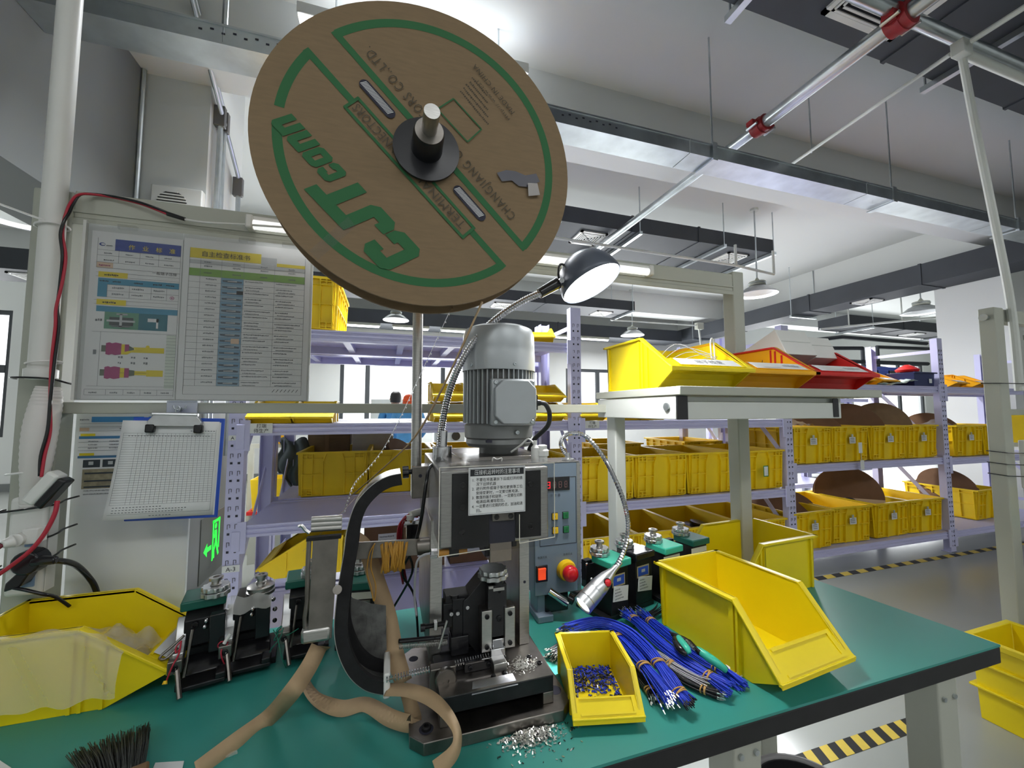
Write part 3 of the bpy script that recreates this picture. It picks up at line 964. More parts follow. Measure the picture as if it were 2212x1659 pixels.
def make_crate(w=0.435, d=0.585, h=0.305, m=None, tagged=True, reel_slot=True):
    m = m or YEL2
    tp = 0.94
    t = thing('crate', '', 'crate')
    b = build(tub(MB(), w, d, h, tp), 'body', m, t, bev=0.012)

    def rib(mb, side, a, z0, z1, wd=0.007, dp=0.014, slant=0.0):
        # vertical rib at offset a on the short (0, 1) or long (2, 3) side
        for q in (0,):
            f0, f1 = tp + (1 - tp) * z0 / h, tp + (1 - tp) * z1 / h
            if side < 2:
                s = -1 if side == 0 else 1
                y0, y1 = s * d / 2 * f0, s * d / 2 * f1
                a1 = a + slant
                mb.hexa([(a - wd / 2, y0, z0), (a + wd / 2, y0, z0), (a + wd / 2, y0 + s * dp, z0), (a - wd / 2, y0 + s * dp, z0),
                         (a1 - wd / 2, y1, z1), (a1 + wd / 2, y1, z1), (a1 + wd / 2, y1 + s * dp, z1), (a1 - wd / 2, y1 + s * dp, z1)])
            else:
                s = -1 if side == 2 else 1
                x0, x1 = s * w / 2 * f0, s * w / 2 * f1
                mb.hexa([(x0, a - wd / 2, z0), (x0, a + wd / 2, z0), (x0 + s * dp, a + wd / 2, z0), (x0 + s * dp, a - wd / 2, z0),
                         (x1, a - wd / 2, z1), (x1, a + wd / 2, z1), (x1 + s * dp, a + wd / 2, z1), (x1 + s * dp, a - wd / 2, z1)])

    def shelf(mb, side, a0, a1, z, hh=0.006, dp=0.014):
        f = tp + (1 - tp) * z / h
        if side < 2:
            s = -1 if side == 0 else 1
            y = s * d / 2 * f
            mb.bx(a0, a1, min(y, y + s * dp), max(y, y + s * dp), z - hh / 2, z + hh / 2)
        else:
            s = -1 if side == 2 else 1
            x = s * w / 2 * f
            mb.bx(min(x, x + s * dp), max(x, x + s * dp), a0, a1, z - hh / 2, z + hh / 2)

    mb = MB()
    for side in (0, 1):
        for a in (-0.455, -0.31, 0.31, 0.455):
            rib(mb, side, a * w, 0.01, h * 0.99)
        for sg in (-1, 1):
            rib(mb, side, sg * 0.16 * w, 0.005, h * 0.80, 0.010, 0.018)
            rib(mb, side, sg * 0.16 * w, h * 0.78, h * 0.99, 0.010, 0.018, -sg * 0.05 * w)
            lo, hi = (0.16 * w, 0.47 * w) if sg > 0 else (-0.47 * w, -0.16 * w)
            for z in (0.5 * h, 0.86 * h, 0.012):
                shelf(mb, side, lo, hi, z)
            lo2, hi2 = (0.31 * w, 0.47 * w) if sg > 0 else (-0.47 * w, -0.31 * w)
            for z in (0.08 * h, 0.16 * h, 0.93 * h):
                shelf(mb, side, lo2, hi2, z)
            rib(mb, side, sg * 0.385 * w, 0.01, 0.16 * h)
            rib(mb, side, sg * 0.385 * w, 0.86 * h, 0.99 * h)
    for side in (2, 3):
        for a in (-0.46, -0.28, -0.09, 0.09, 0.28, 0.46):
            rib(mb, side, a * d, 0.01, h * 0.99)
        for z in (0.5 * h, 0.86 * h, 0.012):
            shelf(mb, side, -0.47 * d, 0.47 * d, z)
    build(mb, 'ribs', m, t, sm=0)
    mb = MB()
    o = 0.017
    for x0, x1, y0, y1 in ((-w / 2 - o, w / 2 + o, -d / 2 - o, -d / 2 + 0.002), (-w / 2 - o, w / 2 + o, d / 2 - 0.002, d / 2 + o),
                           (-w / 2 - o, -w / 2 + 0.002, -d / 2, d / 2), (w / 2 - 0.002, w / 2 + o, -d / 2, d / 2)):
        mb.bx(x0, x1, y0, y1, h - 0.012, h + 0.002)
    build(mb, 'rim', m, t, sm=0)
    if tagged:
        y = -d / 2 * 0.985 - 0.02
        mb = MB().bx(-0.035, 0.04, y - 0.001, y, h * 0.52, h * 0.70)
        p = build(mb, 'paper_tag', PAPER, t, label='small white paper tag')
        s = Sheet((-0.035, y - 0.0013, h * 0.52), (1, 0, 0), (0, 0, 1))
        for k in range(3):
            s.scribble(0.008, 0.012 + 0.014 * k, 0.05, 0.006, INK)
        build(s.mb, 'print', INK, p, sm=0)
        build(MB().bx(-0.008, 0.012, y - 0.002, y + 0.004, h * 0.68, h * 0.78), 'tag_clip', GALV, t)
    return t


_cr = {}


def crate(loc, rz, label, tagged=False, key='std', **kw):
    k = (key, tagged)
    if k not in _cr:
        t = make_crate(tagged=tagged, **kw)
        _cr[k] = t
        t.location, t.rotation_euler = loc, (0, 0, rz)
        WM[t.name] = Matrix.LocRotScale(Vector(loc), t.rotation_euler.copy(), None)
        t['label'] = label
        t['group'] = 'yellow crates on the racks'
        return t
    return dup(_cr[k], loc, rz, label, 'yellow crates on the racks')


CY = RF + 0.325
J = lambda a=0.02: RND.uniform(-a, a)
# middle rack, middle shelf: four
for k, x in enumerate((1.447, 1.897, 2.352, 2.836)):
    crate((x, CY, 0.702), J(0.01), ['yellow crate at the left end of the middle shelf, right of the control box', 'yellow crate on the middle shelf just right of the near bench post', 'yellow crate on the middle shelf, third along, left of the tall bench post',
          'yellow crate with a green edged card, right of the tall bench post'][k])
t = thing('card', 'small green edged white card stuck on a yellow crate', 'card', (2.83, RF - 0.004, 0.82))
build(MB().box((0.0, 0.0, 0.03), (0.05, 0.001, 0.085)), 'card_back', mat('card_green', s2l(60, 130, 70), 0.6), t)
build(MB().box((0.0, -0.001, 0.03), (0.036, 0.001, 0.07)), 'card_face', PAPER, t)
# middle rack, lowest shelf
for k, x in enumerate((1.44, 1.905, 2.36, 2.83)):
    crate((x, CY, 0.162), J(0.01), ['yellow crate on the lowest shelf holding black parts, beside the control box', 'open yellow crate on the lowest shelf behind the goose neck torch', 'open yellow crate on the lowest shelf behind the large bench bin',
          'yellow crate on the lowest shelf in front of the rack brace'][k])
# right rack
for k, x in enumerate((3.385, 3.838, 4.335, 4.79)):
    crate((x, CY, 0.88), J(0.015), ['tagged yellow crate at the left end of the right rack upper row', 'yellow crate with a long hanging tag in the right rack upper row', 'tagged yellow crate third in the right rack upper row',
          'tagged yellow crate at the right end of the upper row, beside the upright'][k], True)
for k, x in enumerate((3.33, 3.84, 4.345, 4.83)):
    crate((x, CY + (0.02 if k else -0.01), 0.192), [0.03, -0.05, 0.02, -0.04][k], ['tagged yellow crate at the left end of the bottom row, behind the big bins', 'tagged yellow crate second in the right rack bottom row', 'yellow crate third in the bottom row, under the leaning reel',
          'yellow crate at the right end of the right rack bottom row'][k], True)
crate((5.56, CY + 0.02, 0.868), 0.01, 'tagged yellow crate on the upper shelf of the right edge rack', True)
crate((6.06, CY + 0.02, 0.868), 0.0, 'yellow crate on the upper shelf hidden behind the next bench upright', True)
crate((6.02, CY + 0.12, 0.192), 0.05, 'yellow crate set back on the bottom shelf of the right edge rack')
# back row: seen through the middle shelf of the left rack
crate((-0.355, 3.36, 0.729), pi, 'yellow crate on the back rack left of the chute, seen through the shelf')
crate((0.102, 3.36, 0.729), pi, 'yellow crate on the back rack behind the steel pole')
crate((0.60, 3.36, 0.729), pi, 'yellow crate on the back rack behind the motor')
crate((2.86, 3.38, 0.729), pi, 'yellow crate on the back rack right of the tall bench post')
crate((1.95, 3.38, 0.729), pi, 'yellow crate on the back rack behind the middle shelf')
crate((-0.515, 2.75, 1.777), 0.0, 'yellow crate alone on the top shelf beside the document board')
crate((5.1, 4.9, 0.56), 0.0, 'yellow crate farther back beyond the right rack')

# paper tag hanging down from the second crate
t = thing('hanging_tag', 'long white tag hanging below the second upper crate over the shelf edge', 'tag', (3.86, RF - 0.03, 0.80))
build(MB().bx(-0.022, 0.022, 0, 0.001, 0.16, 0.25), 'paper', PAPER, t)
build(MB().bx(-0.015, 0.03, -0.004, -0.003, 0.02, 0.10), 'paper', PAPER, t)
build(MB().cyl((0.004, 0, 0.09), (0.0, 0, 0.17), 0.003, n=6), 'string', GALV, t)

# ---------------------------------------------------------------- cardboard reels standing in the crates
def reel_in(loc, label, R=0.25, n=(0.9, -0.3, 0.2), gap=0.05, m=None, face=None):
    nv = Vector(n).normalized()
    t = thing('cardboard_reel', label, 'reel', loc, group='cardboard reels in the crates')
    m = m or CARDD
    for s in (-1, 1):
        f = build(MB().cyl(nv * (s * gap / 2), nv * (s * gap / 2 + 0.005), R, n=44), 'flange', m, t)
        x, y = frame_for(nv)
        if s < 0:
            p = nv * (-gap / 2 - 0.0006)
            build(MB().cyl(p, p + nv * 0.0004, 0.03, n=16), 'core_hole', LAVD, f)
            mb = MB()
            for q in (-1, 1):
                mb.box(p + x * (q * R * 0.45), (0.004, 0.06, 0.012))
            build(mb, 'hand_slot', LAVD, f)
    build(MB().cyl(nv * (-gap / 2), nv * (gap / 2), 0.05, n=20), 'core', CARD, t)
    return t


reel_in((4.31, CY + 0.03, 1.105), 'large brown reel rising from the upper crates right of the overhead shelf', 0.285, (-0.72, -0.66, 0.16))
reel_in((3.86, CY + 0.05, 1.08), 'dark reel low in the second upper crate', 0.25, (-0.6, -0.6, 0.5))
reel_in((4.79, CY + 0.05, 1.145), 'taped brown reel rising from the fourth upper crate', 0.255, (-0.72, -0.66, 0.10), m=mat('worn_cardboard', s2l(126, 106, 80), 0.8, var=0.15, scale=10))
reel_in((5.62, CY + 0.05, 1.06), 'brown reel in the upper crate of the right edge rack', 0.25, (-0.6, -0.65, 0.45))
reel_in((3.42, CY, 0.40), 'dark reel slanting in the first bottom crate', 0.25, (-0.45, -0.5, 0.74))
reel_in((3.25, CY + 0.05, 0.385), 'second dark reel behind it in the first bottom crate', 0.25, (-0.5, -0.45, 0.7))
rr = reel_in((4.31, CY + 0.06, 0.495), 'big brown reel leaning out of the third bottom crate, pale band low on its face', 0.275, (-0.62, -0.72, 0.30))
nv_ = Vector((-0.62, -0.72, 0.30)).normalized()
ux_ = Vector((0.757, -0.652, 0)).normalized()
q = Sheet(nv_ * 0.0325, ux_, nv_.cross(ux_), 0.001)
q.poly([(0.274 * cos(rad(a)), 0.274 * sin(rad(a)) ) for a in range(-174, -5, 6)][::1], mat('pale_card', s2l(206, 184, 158), 0.8))
build(q.mb, 'pale_band', q.mats, rr, sm=0)
q = Sheet(nv_ * 0.0325, ux_, nv_.cross(ux_), 0.002)
q.poly([(0.05 * cos(rad(a)), -0.055 + 0.03 * sin(rad(a))) for a in range(0, 360, 20)], LAVD)
build(q.mb, 'core_hole', q.mats, rr, sm=0)
reel_in((5.95, CY + 0.12, 0.47), 'brown reel tilted in the bottom crate of the right edge rack', 0.235, (-0.55, -0.5, 0.66))
reel_in((6.09, CY + 0.16, 0.44), 'brown reel behind it in the bottom crate at the right edge', 0.23, (-0.5, -0.5, 0.7))
reel_in((0.12, 3.36, 0.96), 'dark reel in the back rack crate behind the steel pole', 0.16, (0.6, -0.4, 0.7))
for k, (x, z) in enumerate(((1.40, 0.30), (2.45, 0.36))):
    t = thing('black_parts', ['black reel lying in the lowest crate beside the control box', 'black part lying in the lowest crate behind the large bin'][k], 'reel', (x, CY, z))
    build(MB().lathe([(0.02, 0), (0.15 - 0.05 * k, 0), (0.155 - 0.05 * k, 0.01), (0.15 - 0.05 * k, 0.02), (0.06, 0.024), (0.06, 0.05), (0.02, 0.05)], n=28, axis=(0.1, -0.1, 1)), 'flange', BLKGL, t)
t = thing('plastic_bag', 'clear plastic bag over the first upper crate', 'bag', (3.36, CY - 0.1, 1.17))
build(MB().grid(lambda a, b: Vector((-0.16 + a * 0.3, -0.14 + b * 0.3, 0.03 + 0.05 * sin(a * pi) * sin(b * pi) + 0.012 * sin(a * 23) * cos(b * 19))), 14, 12), 'film', FILM, t, sm=180)
t = thing('plastic_bag', 'clear plastic bag in the upper crate of the right edge rack', 'bag', (5.4, CY - 0.1, 1.16))
build(MB().grid(lambda a, b: Vector((-0.08 + a * 0.2, -0.1 + b * 0.2, 0.01 + 0.06 * sin(a * pi) * sin(b * pi) + 0.012 * sin(a * 23) * cos(b * 19))), 12, 10), 'film', FILM, t, sm=180)


# ================================================================== PICKING BINS
def make_bin(w, d, h, m, lip=0.30, knee=0.45, t=0.004, fl=0.010, card=False, holder=True, slope_front=0.66, face=0.26):
    """open-front picking bin: back at +d/2, lip at -d/2, origin at the middle of its base"""
    hb = h * lip
    ky = d / 2 - d * knee
    fy = -d / 2 * slope_front
    T = thing('picking_bin', '', 'bin')
    zi = h * 0.04
    mb = MB()
    # sides: full-height back part, then the slope down to the lip
    pr = [(fy + 0.012, 0), (d / 2 - 0.006, 0), (d / 2, h), (ky, h), (-d / 2, hb), (-d / 2, hb * 0.86)]
    for s in (-1, 1):
        mb.prism(pr if s > 0 else pr[::-1], (s * w / 2, 0, 0), (0, 1, 0), (0, 0, 1), (-s, 0, 0), t)
    mb.hexa([(-w / 2, d / 2 - 0.006 - t, 0), (w / 2, d / 2 - 0.006 - t, 0), (w / 2, d / 2 - 0.006, 0), (-w / 2, d / 2 - 0.006, 0),
             (-w / 2, d / 2 - t, h), (w / 2, d / 2 - t, h), (w / 2, d / 2, h), (-w / 2, d / 2, h)])
    mb.bx(-w / 2 + t, w / 2 - t, fy + 0.012, d / 2 - 0.006, 0, t)
    # front wall: rises, curves out to the lip
    for (y0, z0), (y1, z1) in (((fy + 0.012, 0), (fy + 0.006, hb * 0.45)), ((fy + 0.006, hb * 0.45), (fy - 0.004, hb * 0.75)), ((fy - 0.004, hb * 0.75), (-d / 2 + 0.002, hb * 0.86))):
        mb.hexa([(-w / 2 + t, y0, z0), (w / 2 - t, y0, z0), (w / 2 - t, y0 + t, z0), (-w / 2 + t, y0 + t, z0),
                 (-w / 2 + t, y1, z1), (w / 2 - t, y1, z1), (w / 2 - t, y1 + t, z1), (-w / 2 + t, y1 + t, z1)])
    build(mb, 'body', m, T, sm=0, bev=0.0008, seg=1)
    # rim flange round the top edge, down the slope and along the lip
    r = MB()
    for s in (-1, 1):
        a, b = s * w / 2, s * (w / 2 + fl)
        x0, x1 = min(a - s * t, b), max(a - s * t, b)
        th = max(0.006, h * 0.045)
        r.bx(x0, x1, ky, d / 2 + fl * 0.6, h - th, h)
        r.hexa([(x0, ky, h - th), (x0, ky, h), (x0, -d / 2, hb), (x0, -d / 2, hb - th), (x1, ky, h - th), (x1, ky, h), (x1, -d / 2, hb), (x1, -d / 2, hb - th)])
    r.bx(-w / 2 - fl, w / 2 + fl, d / 2 - t, d / 2 + fl * 0.6, h - max(0.006, h * 0.045), h)
    build(r, 'rim', m, T, sm=0, bev=0.0015, seg=2)
    # label face: an inclined board from inside the slope to the lip
    q = MB()
    sy = (ky - (-d / 2)) / (h - hb)
    zt = hb + (h - hb) * face
    yt = -d / 2 + (zt - hb) * sy + 0.006
    wl = w / 2 + fl
    q.hexa([(-w / 2, yt, zt - 0.006), (w / 2, yt, zt - 0.006), (w / 2, yt, zt), (-w / 2, yt, zt),
            (-wl, -d / 2 - 0.004, hb - 0.012), (wl, -d / 2 - 0.004, hb - 0.012), (wl, -d / 2 - 0.002, hb), (-wl, -d / 2 - 0.002, hb)])
    q.bx(-wl, wl, -d / 2 - 0.005, -d / 2 + 0.004, hb * 0.82, hb)
    build(q, 'label_face', m, T, sm=0, bev=0.001, seg=1)
    g = MB()
    for s in (-1, 1):
        for yy in (d * 0.44, ky + 0.012, ky - 0.004, -d * 0.18):
            zz = h - 0.01 if yy > ky else hb + (yy + d / 2) / sy - 0.012
            g.bx(min(s * w / 2, s * (w / 2 + fl * 0.55)), max(s * w / 2, s * (w / 2 + fl * 0.55)), yy - 0.003, yy + 0.003, 0.002, zz)
    build(g, 'side_rib', m, T, sm=0, each=True)
    if holder:
        dirv = Vector((0, yt - (-d / 2), zt - hb)).normalized()
        o = Vector((0, -d / 2, hb)) + Vector((0, -dirv.z, dirv.y)) * 0.0015
        L = (Vector((0, yt, zt)) - Vector((0, -d / 2, hb))).length
        nrm = Vector((0, -dirv.z, dirv.y))
        mb = MB()
        for a0, a1, b0, b1 in ((-w * 0.43, w * 0.43, 0.05 * L, 0.14 * L), (-w * 0.43, w * 0.43, 0.86 * L, 0.94 * L), (w * 0.40, w * 0.43, 0.14 * L, 0.86 * L)):
            vs = [o + Vector((a, 0, 0)) + dirv * b for a, b in ((a0, b0), (a1, b0), (a1, b1), (a0, b1))]
            mb.hexa(vs + [v + nrm * 0.0015 for v in vs])
        build(mb, 'label_holder', m, T, sm=0)
        if card:
            vs = [o + Vector((a, 0, 0)) + dirv * b + nrm * 0.0016 for a, b in ((-w * 0.40, 0.1 * L), (w * 0.38, 0.1 * L), (w * 0.38, 0.9 * L), (-w * 0.40, 0.9 * L))]
            c = build(MB().hexa(vs + [v + nrm * 0.0006 for v in vs]), 'paper_label', PAPER, T, sm=0, label='white paper label in a clear holder')
            if card == 'print':
                lettering([('端子线束', 0, 0, L * 0.5, 'CENTER')], o + dirv * (0.3 * L) + nrm * 0.003, (1, 0, 0), dirv, c, INKG, world=False)
            else:
                s = Sheet(o + nrm * 0.003, (1, 0, 0), dirv)
                s.rect(-w * 0.3, -w * 0.02, 0.2 * L, 0.8 * L, WHITE)
                s.scribble(w * 0.05, 0.35 * L, w * 0.25, 0.3 * L, GREYINK)
                build(s.mb, 'print', s.mats, c, sm=0)
    return T


def place(t, loc, rz=0.0, label=None, group=None, rx=0, ry=0):
    t.location, t.rotation_euler = loc, (rx, ry, rz)
    WM[t.name] = Matrix.LocRotScale(Vector(loc), t.rotation_euler.copy(), None)
    tag(t, label, None, group)
    return t


g_ = 'yellow picking bins on the rack tops'
b0 = place(make_bin(0.195, 0.30, 0.125, YEL2), (-0.60, RF + 0.12, 1.254), 0.0, 'yellow picking bin at the left end of the upper beam, beside the rack label', g_)
for loc, rz, lb in (((-0.395, RF + 0.12, 1.254), 0.0, 'second yellow picking bin on the left upper beam, white slip on its lip'),
                    ((0.36, RF + 0.13, 1.254), 0.05, 'yellow picking bin behind the goose neck, left of the motor'),
                    ((0.36, RF + 0.15, 1.381), 0.02, 'yellow picking bin stacked on another, loose wires hanging out'),
                    ((1.02, RF + 0.13, 1.254), 0.0, 'yellow picking bin on the upper beam right of the motor, lower of two'),
                    ((1.02, RF + 0.15, 1.381), 0.06, 'yellow picking bin stacked on another right of the motor, clear tubing in it'),
                    ((0.99, RF + 0.17, 1.777), -0.25, 'yellow picking bin on the top shelf left of the lavender upright'),
                    ((1.34, RF + 0.14, 1.254), 0.0, 'yellow picking bin on the upper beam right of the rack label'),
                    ((1.62, RF + 0.14, 1.254), 0.05, 'yellow picking bin on the upper beam below the overhead shelf rail'),
                    ((1.84, RF + 0.14, 1.254), -0.03, 'yellow picking bin on the upper beam beside clear bags')):
    dup(b0, loc, rz, lb, g_)
b1 = place(make_bin(0.26, 0.34, 0.14, ORG, card=True), (3.70, RF + 0.16, 1.554), 0.1, 'amber picking bin on the right rack top, beside the red bin', g_)
for loc, rz, lb in (((4.02, RF + 0.16, 1.554), 0.1, 'amber picking bin second along on the right rack top'),
                    ((4.33, RF + 0.16, 1.554), 0.1, 'amber picking bin third along on the right rack top'),
                    ((4.66, RF + 0.30, 1.554), 0.1, 'amber picking bin behind the navy box on the rack top'),
                    ((5.35, RF + 0.15, 1.554), 0.12, 'amber picking bin just right of the rack upright on top'),
                    ((5.72, RF + 0.15, 1.554), 0.12, 'amber picking bin at the right end of the rack top, black part in it')):
    dup(b1, loc, rz, lb, g_)
t = thing('navy_box', 'navy blue box with a small white label on the right rack top', 'box', (4.87, RF + 0.13, 1.554))
build(tub(MB(), 0.30, 0.22, 0.13, 0.95), 'body', NAVY, t, bev=0.004)
build(MB().bx(-0.165, 0.165, -0.125, -0.11, 0.12, 0.132).bx(-0.165, 0.165, 0.11, 0.125, 0.12, 0.132), 'rim', NAVY, t)
build(MB().bx(0.06, 0.10, -0.1125, -0.1105, 0.03, 0.07), 'paper_label', PAPER, t)
t = thing('red_pouch', 'crumpled red pouch on top of the navy box', 'pouch', (4.87, RF + 0.15, 1.69))
build(MB().lathe([(0.02, 0), (0.09, 0.01), (0.10, 0.03), (0.06, 0.06), (0.02, 0.08)], n=10, sq=0.7), 'body', RED, t)
t = thing('tool_rack', 'navy rack of small drawers on the far shelf at right', 'rack', (7.6, 4.6, 1.85))
build(MB().bx(-0.75, 0.75, -0.1, 0.1, -0.22, 0.2), 'case', NAVY, t, bev=0.006)
for r_ in range(2):
    for k in range(5):
        build(MB().bx(-0.7 + k * 0.28, -0.46 + k * 0.28, -0.13, -0.1, -0.16 + r_ * 0.17, -0.03 + r_ * 0.17), 'drawer', BLKGL if (k + r_) % 2 else NAVY, t, bev=0.004)
t = thing('cloth', 'pale crumpled cloth hanging over the right rack edge', 'cloth', (4.45, RF + 0.02, 1.556))
build(MB().grid(lambda a, b: Vector((-0.22 + a * 0.5, -0.02 + b * 0.14, 0.008 + 0.05 * a * a + 0.012 * sin(a * 17 + b * 6))), 16, 6), 'sheet', mat('pale_cloth', s2l(206, 220, 212), 0.85), t, solid=0.002, sm=180)

# clear bags on the upper beam and inside the low shelf
for k, (x, y, z, sx, sy) in enumerate(((2.1, RF + 0.2, 1.26, 0.5, 0.3), (2.75, RF + 0.2, 1.26, 0.4, 0.3))):
    t = thing('plastic_bag', ['flat clear plastic bags on the upper beam behind the overhead shelf', 'flat clear plastic bags on the upper beam near the rack upright'][k], 'bag', (x, y, z))
    build(MB().grid(lambda a, b: Vector(((a - .5) * sx, (b - .5) * sy, 0.01 + 0.03 * sin(a * pi) * sin(b * pi) + 0.008 * sin(a * 31) * cos(b * 17))), 18, 12), 'film', FILM, t, sm=180)

# boxes behind the left rack
t = thing('cardboard_box', 'brown cardboard box on the back rack behind the clipboard', 'box', (-0.46, 3.72, 0.9))
build(MB().bx(-0.16, 0.16, -0.1, 0.2, -0.2, 0.31), 'carton', CARD, t, bev=0.004)
build(MB().bx(-0.16, 0.16, -0.102, -0.1, 0.2, 0.204).bx(-0.03, 0.0, -0.1015, -0.1, -0.2, 0.31), 'tape', mat('carton_tape', s2l(150, 120, 86), 0.4), t)
t = thing('white_carton', 'white carton beside the brown box on the back rack', 'box', (-0.13, 3.72, 0.9))
build(MB().bx(-0.15, 0.18, -0.1, 0.2, -0.2, 0.315), 'carton', WHITE, t, bev=0.004)
for k, (x, y) in enumerate(((0.28, 3.2), (0.62, 3.2), (0.0, 3.3))):
    t = thing('cardboard_box', 'brown carton with a printed paper on the low back shelf, %s' % ['left of the white post', 'right of the white post', 'partly hidden by the chute'][k], 'box', (x, y, 0.162))
    build(MB().bx(-0.15, 0.15, -0.1, 0.2, 0, 0.30), 'carton', CARDD, t, bev=0.004)
    p = build(MB().bx(-0.05, 0.08, -0.1015, -0.1, 0.08, 0.24), 'paper', PAPER, t)
    s = Sheet((-0.05, -0.1018, 0.08), (1, 0, 0), (0, 0, 1))
    for q in range(5):
        s.scribble(0.01, 0.02 + q * 0.028, 0.1, 0.012, INKG)
    build(s.mb, 'print', INKG, p, sm=0)
# low yellow bin behind the left tools
lb_ = place(make_bin(0.34, 0.42, 0.2, YEL2), (-0.43, RF + 0.2, 0.43), pi / 2 + pi, 'large yellow bin on the low shelf behind the left tools, opening leftwards')

# clothes and bench beyond the left rack
t = thing('jacket', 'dark grey jacket hung over the back rack at left', 'jacket', (-0.78, 3.62, 0.75))
build(MB().grid(lambda a, b: Vector((-0.05 + 0.20 * a + 0.03 * sin(b * 7), 0.02 * sin(a * 14) - 0.02, 0.34 - 0.48 * b * (0.55 + 0.45 * a) + 0.02 * sin(a * 9))), 14, 12), 'cloth', mat('grey_cloth', s2l(78, 86, 88), 0.85), t, solid=0.01, sm=180)
t = thing('yellow_tub', 'small yellow tub on the floor seen past the left upright', 'tub', (-0.98, 4.15, 0.42))
build(tub(MB(), 0.30, 0.25, 0.30, 0.85), 'body', YEL2, t, bev=0.006)
build(tub(MB(), 0.33, 0.28, 0.03, 1.0, 0.02), 'base', RED, t)
t['label'] = 'small yellow tub on a stool seen past the left upright'
build(MB().bx(-0.15, 0.15, -0.12, 0.12, -0.42, 0.0), 'stool', GREY, t)
t = thing('yellow_tub', 'yellow tub hung above the jacket beyond the left upright', 'tub', (-0.93, 4.2, 1.02))
build(tub(MB(), 0.16, 0.2, 0.2, 0.9), 'body', ORG, t, bev=0.006)
build(MB().bx(-0.3, 0.3, 0.1, 0.14, -0.05, -0.01).bx(-0.3, -0.26, 0.1, 0.14, -1.02, -0.05), 'bracket', GREY, t)

# far bench, partition and two people
t = thing('partition', 'pale grey desk partition behind the seated worker', 'partition', (0.0, 7.3, 0))
build(MB().bx(-0.28, 0.40, 0, 0.04, 0.7, 1.52), 'panel', GREYL, t, bev=0.006)
build(MB().bx(-0.28, -0.24, 0, 0.04, 0, 0.7).bx(0.36, 0.40, 0, 0.04, 0, 0.7), 'leg', GREY, t)
t = thing('far_bench', 'pale workbench in front of the window wall', 'bench', (0.6, 6.9, 0))
build(MB().bx(-1.8, 1.5, -0.3, 0.3, 0.72, 0.76), 'top', GREYL, t, bev=0.004)
for x in (-1.7, 1.4):
    for y in (-0.26, 0.26):
        build(MB().bx(x - 0.03, x + 0.03, y - 0.03, y + 0.03, 0, 0.72), 'leg', GREY, t)
t = thing('test_box', 'grey instrument with a round black dial on the far bench', 'instrument', (0.98, 6.75, 0.76))
build(MB().bx(-0.25, 0.25, -0.15, 0.15, 0, 0.42), 'case', GREYL, t, bev=0.01)
build(MB().cyl((0.1, -0.15, 0.14), (0.1, -0.17, 0.14), 0.07, n=20), 'dial', BLKGL, t)
build(MB().bx(-0.2, 0.0, -0.153, -0.15, 0.32, 0.36), 'display', BLKGL, t)


def skin_body(name, pts, edges, radii, m, parent, sub=2, root=0):
    me = bpy.data.meshes.new(name)
    me.from_pydata(pts, edges, [])
    o = link(name, me, parent)
    sk = o.modifiers.new('skin', 'SKIN')
    for i, r in enumerate(radii):
        me.skin_vertices[0].data[i].radius = r if isinstance(r, tuple) else (r, r)
        me.skin_vertices[0].data[i].use_root = (i == root)
    sk.use_smooth_shade = True
    s = o.modifiers.new('smooth', 'SUBSURF')
    s.levels = s.render_levels = sub
    me.materials.append(m)
    return o


